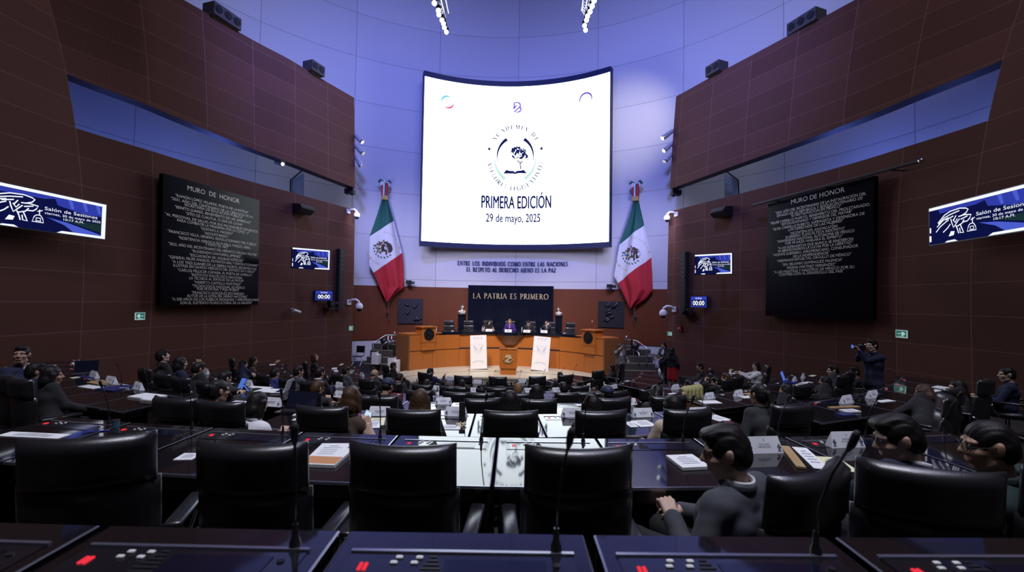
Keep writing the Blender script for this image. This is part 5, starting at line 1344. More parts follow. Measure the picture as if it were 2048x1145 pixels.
def name_card(px, py, idx):
    k, Q, a, e = desk_hit(px, py, .05)
    t = thing('name_card', 'x', 'name card', Q, a + rnd.uniform(-.12, .12), 'white tent name cards')
    w, h, d = .285, .115, .075
    mb = MB(); mb.add([(-w / 2, -d / 2, 0), (w / 2, -d / 2, 0), (w * .42, 0, h), (-w * .42, 0, h), (-w / 2, d / 2, 0), (w / 2, d / 2, 0)], [(0, 1, 2, 3), (5, 4, 3, 2), (1, 5, 2), (4, 0, 3)])
    mb.build('card', MT['card'], t)
    sl = Frame((0, -d / 2, 0), (1, 0, 0), (0, d / 2, h))
    mb = MB()
    for s_ in (-1, 1):
        x0 = s_ * w * .40
        for (x, y, r) in ((0, .030, .010), (-.006, .045, .010), (.007, .042, .010), (0, .058, .008)): poly_to(mb, [(x0 + x + r * math.cos(q), y + r * math.sin(q)) for q in [2 * PI * i / 7 for i in range(7)]], sl, 0, .001 + r * .05)
        poly_to(mb, [(x0 - .016, .012), (x0 + .016, .012), (x0 + .014, .018), (x0 - .014, .018)], sl, 0, .001); poly_to(mb, [(x0 - .002, .015), (x0 + .002, .015), (x0 + .002, .035), (x0 - .002, .035)], sl, 0, .001)
    if idx in NAMES:
        for i, s_ in enumerate(NAMES[idx]): text_to(mb, s_, sl, 0, .064 - .018 * i, .012, .10 - .012 * (1 - i), 0, .001)
    else:
        for i in range(2):
            x = -.055 + .012 * i
            while x < .055 - .012 * i:
                l = rnd.uniform(.006, .016); poly_to(mb, [(x, .060 - .018 * i), (x + l, .060 - .018 * i), (x + l, .069 - .018 * i), (x, .069 - .018 * i)], sl, 0, .001); x += l + .004
    ribbon(mb, [(-.006, .098), (.004, .100), (.006, .092), (-.004, .088), (.005, .084)], .003, sl, 0, .001)
    mb.build('print', MT['card_ink'], t)
    return (px, t, k, Q)
CL = {}
for i, (px, py, kk) in enumerate(CARDS):
    e_ = name_card(px, py, i); CL.setdefault(e_[2], []).append(e_)
for k, lst in CL.items(): ordinal_labels(lst, 'white tent name card, {} from left on desks of the ' + ROWN[k])
# papers, folders, booklets: (px, py, w, d, turn, kind, label)
PK = {'w': MT['paper'], 'y': mat('yellow_paper', (.78, .75, .48), .7), 'n': mat('navy_folder', (.02, .02, .12), .5), 't': mat('tan_folder', (.40, .27, .13), .6), 'g': mat('green_print', (.30, .50, .28), .6), 'o': mat('orange_print', (.55, .25, .10), .6), 'k': MT['plastic']}
PAPERS = [(68, 872, .52, .10, .1, 'w', 'white papers lying on the desk behind the leftmost empty chair'), (660, 908, .21, .29, .12, 'w', 'booklet with white cover beside the row of empty chairs'), (655, 918, .24, .30, .0, 'o', 'booklet under the white-covered booklet'), (1375, 928, .20, .22, .1, 'w', 'stacked white booklets in front of the grey-suited man'), (1585, 917, .06, .42, -.42, 't', 'brown-edged magazine lying beside white papers'), (1620, 918, .10, .42, -.36, 'w', 'long white paper beside the yellow sheet'), (1672, 930, .16, .26, -.25, 'y', 'pale yellow sheet right of the long white paper'), (376, 913, .12, .12, .2, 'w', 'white paper half hidden by an empty chair in the second row'), (1287, 848, .22, .24, .10, 'w', 'white sheet right of the wide name card'), (1262, 850, .10, .20, .0, 'w', 'small white sheet beside the wide name card'), (1435, 838, .22, .22, .25, 'w', 'white sheet beside the pocket calculator'), (750, 845, .22, .30, .3, 'y', 'yellow-edged sheet under a name card beside the hand with the phone'), (745, 850, .20, .27, .25, 'w', 'white sheet on the yellow-edged sheet'), (615, 832, .30, .16, .05, 'g', 'green and white leaflet left of the phone holder'), (612, 840, .30, .10, .05, 'w', 'white leaflet edge below the green leaflet'), (900, 855, .24, .16, .0, 'w', 'white paper with a bead string in the third row'), (295, 796, .30, .11, .1, 'w', 'long white box-like booklet left of the aisle'), (305, 802, .20, .06, .1, 'w', 'small white paper in front of the long booklet'), (185, 776, .34, .07, .15, 'w', 'white sheet at the corner of the left block'), (200, 768, .26, .10, .1, 't', 'tan sheet behind the white corner sheet'), (232, 779, .26, .16, .2, 'n', 'dark blue folder with an orange pencil'), (266, 770, .16, .06, .1, 'w', 'small white note beside the dark blue folder'), (172, 757, .30, .05, .1, 'n', 'blue folder below the laptop at the left wall'), (150, 757, .10, .05, .1, 'y', 'yellow note beside the blue folder'), (165, 729, .40, .09, .1, 'w', 'white papers in front of the man with white collar'), (535, 783, .26, .14, .3, 'w', 'white sheet before the open laptop'), (540, 774, .32, .06, .3, 'w', 'thin papers behind the open laptop'), (475, 809, .14, .08, .1, 'w', 'white note beside the woman in glasses'), (545, 730, .20, .08, .1, 'w', 'white sheet near the left wall under a tan folder'), (555, 724, .42, .05, .1, 't', 'tan folder lying near the left wall'), (660, 729, .28, .05, .1, 'y', 'cream strip of paper near the left wall end'), (665, 738, .24, .08, .1, 'w', 'white booklet near the left wall end'), (672, 743, .22, .06, .1, 'w', 'second white booklet near the left wall end'), (420, 723, .36, .06, .1, 't', 'long tan folder at the left wall'), (1700, 824, .24, .12, -.2, 'w', 'white sheet over a booklet near the right aisle corner'), (1690, 830, .22, .12, -.2, 'n', 'booklet under the white sheet near the right aisle corner'), (1688, 816, .50, .06, -.25, 't', 'long tan magazine near the right aisle'), (1420, 805, .24, .10, -.3, 'w', 'white sheet at the front corner of the right block'), (1495, 795, .20, .08, -.3, 'w', 'white sheet by the ponytailed person'), (1500, 790, .16, .06, -.3, 't', 'tan card behind the white sheet of the ponytailed person'), (1480, 748, .20, .05, -.3, 'w', 'white pad under the hands of the white-sleeved woman'), (1470, 741, .28, .05, -.3, 't', 'tan folder before the white-sleeved woman'), (1612, 766, .28, .06, -.3, 'w', 'white sheet beside the blue laptop'), (1625, 752, .20, .05, -.3, 'y', 'pale yellow slip behind the blue laptop'), (1600, 770, .12, .06, -.3, 'w', 'small white sheet in front of the blue laptop'), (1770, 803, .22, .05, -.2, 'w', 'white paper right of two name cards in the right block'), (1880, 775, .24, .08, -.2, 'w', 'white papers near the right wall'), (1870, 782, .24, .05, -.2, 'w', 'lower white papers near the right wall'), (795, 784, .20, .14, .1, 'w', 'round white papers beside a nameplate left of centre'), (1365, 778, .20, .08, -.1, 'w', 'white sheet behind the yellow-draped chair'), (1344, 788, .22, .08, -.1, 'w', 'white sheet left of the yellow-draped chair'), (1160, 812, .16, .12, .2, 'w', 'white crumpled sheet left of a dark head in the fourth row'), (1115, 768, .12, .07, .0, 'w', 'white slip near the stage'), (1395, 776, .22, .07, -.3, 'w', 'white sheet beside the yellow-draped chair'), (1240, 762, .20, .08, -.2, 'w', 'white sheet near the standing woman')]
for ip, (px, py, w, d, tw, kd, label) in enumerate(PAPERS):
    k, Q, a, e = desk_hit(px, py)
    if py < 815 and (px < 700 or px > 1400): w, d = w * 1.5, d * 2.1
    th = .004 if kd in 'wy' else .014
    if 'booklet' in label: th = .02
    Q = Q + Vector((0, 0, .0012 + .0009 * (ip % 7)))
    t = thing('paper_sheet' if th < .01 else 'booklet', label, 'paper' if th < .01 else 'booklet', Q, a + tw); t.rotation_euler.x = TILT
    MB().box((0, 0, th / 2), (w, d, th)).build('pages', MT['paper'] if kd in 'og' else PK[kd], t)
    if kd in 'og': MB().box((0, d * .25 * (1 if kd == 'g' else -1), th + .0006), (w * .96, d * .4, .001)).build('cover_print', PK[kd], t)
    elif py > 815 or kd == 't':
        mb = MB()
        for i in range(5): mb.box((0, d * (.3 - .13 * i), th + .0006), (w * (.6 if i else .3), d * .03, .001))
        mb.build('print_lines', MT['ink'] if kd != 't' else PK['o'], t)
# laptops and tablets
MT['screen_off'] = mat('dark_screen', (.01, .012, .03), .1); MT['scr_blue'] = emis('lit_blue_screen', (.10, .2, .75), .8); MT['phone_lit'] = emis('lit_phone_screen', (.62, .78, 1.0), 1.0)
def laptop(px, py, rz, lid, inner, label, w=.34):
    k, Q, a, e = desk_hit(px, py)
    t = thing('laptop', label, 'laptop', Q + Vector((0, 0, .002)), a + rz)
    MB().box((0, 0, .008), (w, .23, .016), bev=.004).build('base', lid, t)
    MB().box((0, .01, .0168), (w * .86, .11, .001)).build('keyboard', MT['black'], t)
    Mx = Matrix.Rotation(math.radians(-18), 3, 'X')
    mb = MB(); mb.box(Vector((0, .115, .016)) + Mx @ Vector((0, 0, .11)), (w, .008, .22), M=Mx); ld = mb.build('lid', lid, t)
    mb = MB(); mb.box(Vector((0, .1095, .016)) + Mx @ Vector((0, 0, .11)), (w * .93, .001, .20), M=Mx); mb.build('display', inner, ld)
laptop(560, 785, -1.0, MT['card'], MT['screen_off'], 'open silver laptop at the corner of the left block')
laptop(170, 750, 1.3, MT['plastic'], MT['screen_off'], 'open dark laptop near the left wall')
laptop(1580, 765, .1, mat('blue_lid', (.03, .05, .35), .4), MT['scr_blue'], 'open blue laptop in the right block')
laptop(590, 826, .05, MT['desk'], MT['screen_off'], 'open dark laptop left of the empty second-row chair', .42)
def tablet(px, py, h, rz, label, m, w=.16, hh=.22):
    k, Q, a, e = desk_hit(px, py)
    t = thing('tablet', label, 'tablet', Q, a + rz)
    Mx = Matrix.Rotation(math.radians(-25), 3, 'X')
    mb = MB(); mb.box(Mx @ Vector((0, 0, hh / 2)), (w, .01, hh), M=Mx); mb.build('case', MT['plastic'], t)
    mb = MB(); mb.box(Mx @ Vector((0, -.006, hh / 2)), (w * .9, .001, hh * .92), M=Mx); mb.build('display', m, t)
    mb = MB(); mb.box((0, .06, .02), (w * .5, .1, .04)); mb.build('stand', MT['plastic'], t)
tablet(480, 779, 0, .1, 'blue lit tablet in front of the man holding a phone', MT['scr_blue'])
# calculator, cup, pens, bead string
k, Q, a, e = desk_hit(1457, 846); t = thing('calculator', 'dark pocket calculator beside a white sheet near the aisle', 'calculator', Q, a - .3)
MB().box((0, 0, .008), (.10, .15, .016), bev=.003).build('case', MT['plastic'], t)
mb = MB()
for i in range(4):
    for j in range(4): mb.box((-.033 + .022 * i, -.055 + .022 * j, .018), (.015, .013, .004))
mb.build('keys', mat('dark_red_keys', (.2, .04, .05), .5), t)
MB().box((0, .053, .0175), (.08, .028, .002)).build('display', MT['card'], t)
k, Q, a, e = desk_hit(231, 858); t = thing('cup', 'small teal cup on the second-row desk at the left', 'cup', Q)
mb = MB(); mb.lathe([(.022, 0), (.028, .06), (.025, .06), (.02, .006)], 14); mb.build('body', mat('teal_plastic', (.05, .16, .22), .3), t, 30)
mb = MB(); mb.lathe([(.029, .058), (.03, .062), (.026, .062)], 14); mb.build('rim', MT['chrome'], t)
for px, py, l, rz, m, label in ((235, 775, .22, .5, PK['o'], 'orange pencil on the dark blue folder'), (250, 781, .20, .3, MT['paper'], 'white pen below the orange pencil'), (195, 866, .20, .5, mat('blue_pen', (.05, .06, .4), .3), 'blue pen on the second-row desk at the left')):
    k, Q, a, e = desk_hit(px, py); t = thing('pen', label, 'pen', Q + Vector((0, 0, .022 if 'pencil' in label else .006)), a + rz)
    mb = MB(); mb.tube([(-l / 2, 0, 0), (l / 2 - .02, 0, 0)], .005, 6); mb.build('barrel', m, t)
    mb = MB(); mb.tube([(l / 2 - .02, 0, 0), (l / 2, 0, 0)], [.005, .001], 6); mb.build('tip', MT['black'], t)
k, Q, a, e = desk_hit(922, 852); t = thing('bead_string', 'gold bead string heaped on white paper in the third row', 'beads', Q)
mb = MB(); rr = random.Random(5)
for i in range(40): mb.ball((.06 * math.cos(i * .9) * rr.uniform(.4, 1), .05 * math.sin(i * .9) * rr.uniform(.4, 1), .012 + rr.uniform(0, .02)), .008, 4)
mb.build('beads', MT['brass'], t, True); mb = MB(); mb.tube([(.06 * math.cos(i * .7), .05 * math.sin(i * .7), .012) for i in range(10)], .002, 4); mb.build('cord', MT['gold'], t)
# phone propped on the third-row desk
k, Q, a, e = desk_hit(924, 838); t = thing('smartphone', 'dark phone standing upright behind the gold bead string', 'phone', Q, a)
MB().box((0, 0, .10), (.075, .010, .19), bev=.004).build('case', MT['plastic'], t); MB().box((0, .0055, .10), (.068, .001, .175)).build('display', MT['screen_off'], t); MB().box((0, 0, .006), (.07, .06, .012)).build('stand', MT['plastic'], t)
# water bottles and name plates on the podium
MT['water'] = mat('clear_bottle', (.75, .80, .85), .08); MT['water'].node_tree.nodes['Principled BSDF'].inputs['Transmission Weight'].default_value = .6
for i, px in enumerate((965, 1044, 1082)):
    p = ringp(RP0 + .35, ang_of(px, RP0 + .35), 1.781); t = thing('water_bottle', '%s from left of the water bottles on the podium worktop' % ORD[i + 1], 'bottle', p)
    mb = MB(); mb.lathe([(.032, 0), (.033, .14), (.014, .19), (.013, .21)], 10); mb.build('body', MT['water'], t, True); mb = MB(); mb.lathe([(.015, .21), (.015, .23)], 10); mb.build('cap', MT['white'], t)
for i, (px, w) in enumerate(((978, .32), (1017, .34), (1056, .34), (1089.5, .32))):
    p = ringp(RP0 + (.10 if i in (0, 3) else -.1), ang_of(px, RP0 + .16), 1.781); t = thing('podium_name_plate', '%s from left of the white name plates on the podium' % ORD[i + 1], 'name card', p, face_ang(p))
    mb = MB(); mb.add([(-w / 2, .05, 0), (w / 2, .05, 0), (w / 2, 0, .13), (-w / 2, 0, .13), (-w / 2, -.05, 0), (w / 2, -.05, 0)], [(1, 0, 3, 2), (4, 5, 2, 3), (0, 4, 3), (5, 1, 2)]); mb.build('card', MT['paper'], t)
    mb = MB(); mb.box((0, .03, .065), (w * .5, .03, .012)); mb.build('print', MT['card_ink'], t)
for i, px in enumerate((909, 1133)):
    p = ringp(RP0 + .3, ang_of(px, RP0 + .3), 1.781); t = thing('desk_microphone', 'low desk microphone near the %s end of the podium worktop' % ('left' if i == 0 else 'right'), 'microphone', p, face_ang(p))
    MB().box((.1, 0, .02), (.10, .08, .04), bev=.01).build('base', MT['card'], t); mb = MB(); mb.tube([(.08, 0, .03), (-.15, -.1, .14), (-.3, -.14, .18)], .008, 6); mb.build('gooseneck', MT['plastic'], t)
p = ringp(RP0 + .3, ang_of(872, RP0 + .3), 1.765); t = thing('white_tumbler', 'white tumbler on the left podium wing beside the lectern', 'cup', p)
mb = MB(); mb.lathe([(.04, 0), (.05, .2), (.045, .2), (.036, .01)], 12); mb.build('body', MT['white'], t, 30); mb = MB(); mb.lathe([(.052, .195), (.052, .21), (.046, .21)], 12); mb.build('rim', MT['card'], t)
# ---------------------------------------------------------------- figures: smooth bodies from blended rounded limbs
def _sd(pr, X, Y, Z):
    if pr[0] == 'c':
        _, a, b, ra, rb = pr
        bx, by, bz = b[0] - a[0], b[1] - a[1], b[2] - a[2]; L = bx * bx + by * by + bz * bz + 1e-9
        px, py, pz = X - a[0], Y - a[1], Z - a[2]
        t = np.clip((px * bx + py * by + pz * bz) / L, 0, 1)
        return np.sqrt((px - t * bx) ** 2 + (py - t * by) ** 2 + (pz - t * bz) ** 2) - (ra + (rb - ra) * t)
    _, c, r, R = pr
    px, py, pz = X - c[0], Y - c[1], Z - c[2]
    if R is not None:
        px, py, pz = px * R[0][0] + py * R[1][0] + pz * R[2][0], px * R[0][1] + py * R[1][1] + pz * R[2][1], px * R[0][2] + py * R[1][2] + pz * R[2][2]
    k0 = np.sqrt((px / r[0]) ** 2 + (py / r[1]) ** 2 + (pz / r[2]) ** 2); k1 = np.sqrt((px / r[0] ** 2) ** 2 + (py / r[1] ** 2) ** 2 + (pz / r[2] ** 2) ** 2) + 1e-9
    return k0 * (k0 - 1) / k1
def _bb(pr):
    if pr[0] == 'c':
        _, a, b, ra, rb = pr; r = max(ra, rb)
        return [min(a[i], b[i]) - r for i in range(3)], [max(a[i], b[i]) + r for i in range(3)]
    _, c, r, R = pr; m = max(r)
    return [c[i] - m for i in range(3)], [c[i] + m for i in range(3)]
def net(prims, h, k=.02, cuts=(), kc=.01, noise=None):
    bbs = [_bb(p) for p in prims]
    lo = np.array([min(b[0][i] for b in bbs) for i in range(3)]) - 2.5 * h; hi = np.array([max(b[1][i] for b in bbs) for i in range(3)]) + 2.5 * h
    n = np.ceil((hi - lo) / h).astype(int) + 1
    ax = [lo[i] + h * np.arange(n[i]) for i in range(3)]
    D = np.full(n, .2, dtype=np.float32)
    def sub(b, m):
        s = []
        for i in range(3):
            a0 = max(0, int((b[0][i] - m - lo[i]) / h)); a1 = min(n[i], int((b[1][i] + m - lo[i]) / h) + 2); s.append(slice(a0, max(a0, a1)))
        return tuple(s)
    for pr, b in zip(prims, bbs):
        s = sub(b, k + 3 * h)
        X, Y, Z = np.meshgrid(ax[0][s[0]], ax[1][s[1]], ax[2][s[2]], indexing='ij')
        d = _sd(pr, X, Y, Z); e = D[s]
        t = np.clip(.5 + .5 * (e - d) / k, 0, 1)
        D[s] = e * (1 - t) + d * t - k * t * (1 - t)
    for pr in cuts:
        s = sub(_bb(pr), kc + 2 * h)
        if any(x.stop <= x.start for x in s): continue
        X, Y, Z = np.meshgrid(ax[0][s[0]], ax[1][s[1]], ax[2][s[2]], indexing='ij')
        d = -_sd(pr, X, Y, Z); e = D[s]
        t = np.clip(.5 + .5 * (d - e) / kc, 0, 1)
        D[s] = e * (1 - t) + d * t + kc * t * (1 - t)
    if noise is not None:
        X, Y, Z = np.meshgrid(*ax, indexing='ij'); D = D + noise(X, Y, Z)
    D[D == 0] = 1e-5
    S = D < 0
    c = [S[i:n[0] - 1 + i, j:n[1] - 1 + j, l:n[2] - 1 + l] for i in (0, 1) for j in (0, 1) for l in (0, 1)]
    sm = sum(x.astype(np.int8) for x in c); act = (sm > 0) & (sm < 8)
    idx = np.argwhere(act)
    if len(idx) == 0: return np.zeros((0, 3)), []
    vid = np.full(act.shape, -1, dtype=np.int64); vid[act] = np.arange(len(idx))
    acc = np.zeros((len(idx), 3)); cnt = np.zeros(len(idx))
    cor = [(i, j, l) for i in (0, 1) for j in (0, 1) for l in (0, 1)]
    for p in range(8):
        for q in range(p + 1, 8):
            dd = [cor[q][i] - cor[p][i] for i in range(3)]
            if sum(abs(x) for x in dd) != 1: continue
            va = D[tuple((idx + cor[p]).T)]; vb = D[tuple((idx + cor[q]).T)]
            m = (va < 0) != (vb < 0)
            t = np.where(m, va / np.where(m, va - vb, 1), 0)
            pos = np.array(cor[p])[None] + t[:, None] * np.array(dd)[None]
            acc[m] += pos[m]; cnt[m] += 1
    V = lo + h * (idx + acc / cnt[:, None])
    F = []
    for axn in range(3):
        o1, o2 = [(1, 2), (2, 0), (0, 1)][axn]
        a = S[tuple(slice(0, -1) if i == axn else slice(1, -1) for i in range(3))]
        b = S[tuple(slice(1, None) if i == axn else slice(1, -1) for i in range(3))]
        e = np.argwhere(a != b)
        if len(e) == 0: continue
        e = e + np.array([0 if i == axn else 1 for i in range(3)])
        fl = S[tuple(e.T)]
        u1 = np.zeros(3, int); u1[o1] = 1; u2 = np.zeros(3, int); u2[o2] = 1
        q = np.stack([vid[tuple((e - u1 - u2).T)], vid[tuple((e - u2).T)], vid[tuple(e.T)], vid[tuple((e - u1).T)]], 1)
        q[~fl] = q[~fl][:, ::-1]
        F.append(q[(q >= 0).all(1)])
    return V, (np.concatenate(F) if F else [])
def nets_obj(name, parts, mats, parent):
    vs, fs, mi = [], [], []; b = 0
    for k, (V, F) in enumerate(parts):
        if len(V) == 0: continue
        vs.append(V); fs.append(np.asarray(F) + b); b += len(V)
    V = np.concatenate(vs); F = np.concatenate(fs)
    me = bpy.data.meshes.new(name)
    me.vertices.add(len(V)); me.vertices.foreach_set('co', V.astype(np.float32).ravel())
    me.loops.add(F.size); me.loops.foreach_set('vertex_index', F.astype(np.int32).ravel())
    me.polygons.add(len(F)); me.polygons.foreach_set('loop_start', np.arange(0, F.size, 4, dtype=np.int32))
    me.polygons.foreach_set('use_smooth', np.ones(len(F), dtype=bool))
    me.update(); me.validate()
    me.materials.append(mats)
    o = bpy.data.objects.new(name, me); COL.objects.link(o); o.parent = parent
    return o
SKIN = [mat('skin_a', (.40, .23, .15), .5, bump=.05, bscale=200), mat('skin_b', (.30, .165, .105), .5, bump=.05, bscale=200), mat('skin_c', (.55, .36, .27), .5)]
def hair_mat(name, col, rough):
    m = mat(name, col, rough + .08, spec=.25); nt = m.node_tree; L = nt.links.new
    tc = nt.nodes.new('ShaderNodeTexCoord'); mp = nt.nodes.new('ShaderNodeMapping'); mp.inputs['Scale'].default_value = (260, 260, 28); n = nt.nodes.new('ShaderNodeTexNoise'); n.inputs['Scale'].default_value = 1.0; n.inputs['Detail'].default_value = 2
    L(tc.outputs['Object'], mp.inputs[0]); L(mp.outputs[0], n.inputs['Vector'])
    bp = nt.nodes.new('ShaderNodeBump'); bp.inputs['Strength'].default_value = .5; bp.inputs['Distance'].default_value = .004; L(n.outputs['Fac'], bp.inputs['Height']); L(bp.outputs[0], nt.nodes['Principled BSDF'].inputs['Normal'])
    return m
HAIR = {'k': hair_mat('black_hair', (.010, .008, .008), .38), 'b': hair_mat('brown_hair', (.055, .028, .015), .4), 'l': hair_mat('light_brown_hair', (.16, .085, .04), .42), 'g': hair_mat('grey_hair', (.10, .095, .095), .5), 'r': hair_mat('reddish_hair', (.07, .022, .018), .4), 'u': mat('dark_blue_cap', (.012, .02, .055), .7)}
CLO = {n: mat(n + '_cloth', c, .88, bump=.06, bscale=500) for n, c in {'black': (.010, .010, .012), 'navy': (.010, .014, .045), 'charcoal': (.022, .022, .026), 'grey': (.055, .058, .072), 'blazer': (.17, .16, .15), 'purple': (.055, .02, .20), 'white': (.68, .68, .70), 'green': (.012, .03, .028), 'blue': (.03, .04, .20), 'red': (.40, .012, .015), 'cream': (.50, .40, .30), 'brown': (.05, .03, .02)}.items()}
EYEW = mat('eye_white', (.34, .32, .31), .3); EYED = mat('dark_iris', (.01, .008, .006), .2); LIP = mat('lips', (.30, .12, .10), .5)
def ik(s, t, l1, l2, hint):
    d = t - s; L = d.length
    if L > (l1 + l2) * .995: t = s + d * ((l1 + l2) * .995 / L); d = t - s; L = d.length
    u = d.normalized(); a = (l1 * l1 - l2 * l2 + L * L) / (2 * L); hgt = math.sqrt(max(0, l1 * l1 - a * a))
    hn = hint - u * hint.dot(u); hn.normalize()
    return s + u * a + hn * hgt, t
def hand_prims(w, d, nrm, side, curl, sc=1.0):
    """w wrist, d pointing direction, nrm back-of-hand normal, side +1 if the thumb lies on the +cross side."""
    d = d.normalized(); nrm = (nrm - d * nrm.dot(d)).normalized(); x = d.cross(nrm) * side
    P = []; pl = .085 * sc
    for k, off in enumerate((-.030, -.010, .010, .028)):
        P.append(('c', w + x * off * .6 * sc, w + d * pl + x * off * sc, .017 * sc, .0135 * sc))
    for off, ln, j in ((-.032, .058, 0), (-.011, .072, 1), (.010, .078, 2), (.030, .070, 3)):
        p = w + d * pl + x * off * sc; ang = 0; seg = ln * sc
        for m, f in enumerate((.45, .32, .23)):
            ang += curl * (.9 + .12 * (3 - j)) * (1.0 if m else .7)
            dirn = d * math.cos(ang) - nrm * math.sin(ang) + x * (off * 1.2 if m == 0 else 0)
            q = p + dirn * seg * f * 1.25; r0 = (.0095 - .0012 * m) * sc; P.append(('c', p, q, r0, r0 - .0008 * sc)); p = q
    b = w + d * .022 * sc + x * .026 * sc; t1 = b + (d * .55 + x * .75 - nrm * .35 * min(1, curl * 2)).normalized() * .042 * sc; t2 = t1 + (d * .9 + x * .2 - nrm * .4 * min(1, curl * 2)).normalized() * .032 * sc
    P += [('c', b, t1, .0155 * sc, .0115 * sc), ('c', t1, t2, .0112 * sc, .0095 * sc)]
    return P
def rot_h(yaw, pitch, roll=0):
    return Matrix.Rotation(yaw, 3, 'Z') @ Matrix.Rotation(-pitch, 3, 'X') @ Matrix.Rotation(roll, 3, 'Y')
def head_prims(c, R, face=True):
    f = lambda x, y, z: c + R @ Vector((x, y, z))
    rr = [list(R[i]) for i in range(3)]
    e = lambda x, y, z, a, b, d: ('e', f(x, y, z), (a, b, d), rr)
    P = [e(0, -.010, .022, .076, .096, .096), e(0, .028, -.035, .060, .066, .075), e(0, .052, -.085, .034, .034, .030), ('c', f(-.045, .0, -.07), f(-.02, .06, -.10), .024, .020), ('c', f(.045, .0, -.07), f(.02, .06, -.10), .024, .020)]
    Q = []
    if face:
        P += [e(-.034, .072, .030, .026, .018, .012), e(.034, .072, .030, .026, .018, .012), e(-.040, .060, -.022, .024, .026, .022), e(.040, .060, -.022, .024, .026, .022)]
        Q = [('c', f(0, .086, .020), f(0, .112, -.020), .0085, .0125), ('c', f(-.013, .095, -.026), f(.013, .095, -.026), .0095, .0095), ('c', f(-.018, .089, -.056), f(.018, .089, -.056), .0065, .0065), ('c', f(-.015, .087, -.067), f(.015, .087, -.067), .0075, .0075)]
    for s_ in (-1, 1):
        Q += [('e', f(s_ * .079, -.008, .0), (.009, .017, .028), rr), ('c', f(s_ * .075, -.004, -.026), f(s_ * .081, -.013, .018), .006, .008)]
    cuts = [('e', f(s_ * .032, .094, .008), (.019, .016, .013), rr) for s_ in (-1, 1)] if face else []
    return P + Q, cuts
def hair_prims(style, c, R, rr):
    f = lambda x, y, z: c + R @ Vector((x, y, z)); rm = [list(R[i]) for i in range(3)]
    e = lambda x, y, z, a, b, d: ('e', f(x, y, z), (a, b, d), rm)
    facecut = [e(0, .118, -.050, .082, .082, .098), e(0, .112, .012, .070, .052, .050)]
    earcut = [e(s_ * .088, .010, -.022, .022, .024, .036) for s_ in (-1, 1)]
    base = [e(0, -.014, .029, .082, .101, .101), e(0, -.045, -.01, .079, .071, .088)]
    low = [e(0, -.02, -.165, .15, .15, .085)]
    if style == 'short': return base + [e(.0, .012, .094, .066, .070, .038)], facecut + earcut + low
    if style == 'buzz': return [e(0, -.012, .028, .080, .100, .099), e(0, -.04, -.01, .077, .070, .085)], facecut + earcut + low
    if style == 'bald': return [e(0, -.04, -.01, .079, .072, .060)], facecut + earcut + low + [e(0, .02, .10, .075, .10, .075)]
    if style == 'quiff': return [e(0, -.014, .030, .083, .102, .101), e(0, -.045, -.01, .079, .072, .088), e(.012, .055, .092, .058, .042, .030), e(-.025, .045, .090, .042, .045, .028), e(0, -.01, .104, .06, .07, .026)], facecut + earcut + low
    if style == 'curly':
        P = base[:]
        for i in range(26):
            a, b = rr.uniform(0, 2 * PI), rr.uniform(-.2, 1.5)
            P.append(e(.085 * math.cos(a) * math.cos(b), -.02 + .10 * math.sin(a) * math.cos(b), .03 + .10 * math.sin(b), .026, .026, .026))
        return P, facecut + low
    if style == 'cap': return [e(0, -.010, .045, .092, .108, .085), ('c', f(-.045, .09, .035), f(.045, .09, .035), .018, .018), ('c', f(-.03, .135, .025), f(.03, .135, .025), .010, .010)], [e(0, -.01, -.06, .2, .2, .085)]
    if style in ('long', 'wavy'):
        P = base + [e(0, -.065, -.12, .095, .055, .16)]; z = -.34 if style == 'long' else -.27
        for s_ in (-1, 1):
            P += [('c', f(s_ * .075, -.01, .02), f(s_ * .088, -.03, -.14), .030, .034), ('c', f(s_ * .088, -.03, -.14), f(s_ * .075, -.06, z), .034, .022), ('c', f(s_ * .03, -.085, -.1), f(s_ * .035, -.10, z), .045, .03)]
        if style == 'wavy':
            for i in range(14): P.append(e(rr.uniform(-.1, .1), rr.uniform(-.11, -.03), rr.uniform(-.28, -.02), .036, .03, .045))
        return P, facecut
    if style == 'bob':
        P = base + [e(0, -.055, -.07, .098, .070, .10)]
        for s_ in (-1, 1): P += [('c', f(s_ * .076, .005, .02), f(s_ * .090, .0, -.12), .032, .030)]
        return P, facecut
    if style == 'bun': return base + [e(0, -.125, .045, .046, .042, .046)], facecut + earcut + low
    if style == 'pony': return base + [e(0, -.122, .03, .034, .032, .034), ('c', f(0, -.135, .02), f(0, -.165, -.10), .030, .034), ('c', f(0, -.165, -.10), f(.01, -.145, -.26), .034, .016)], facecut + earcut + low
    return base, facecut
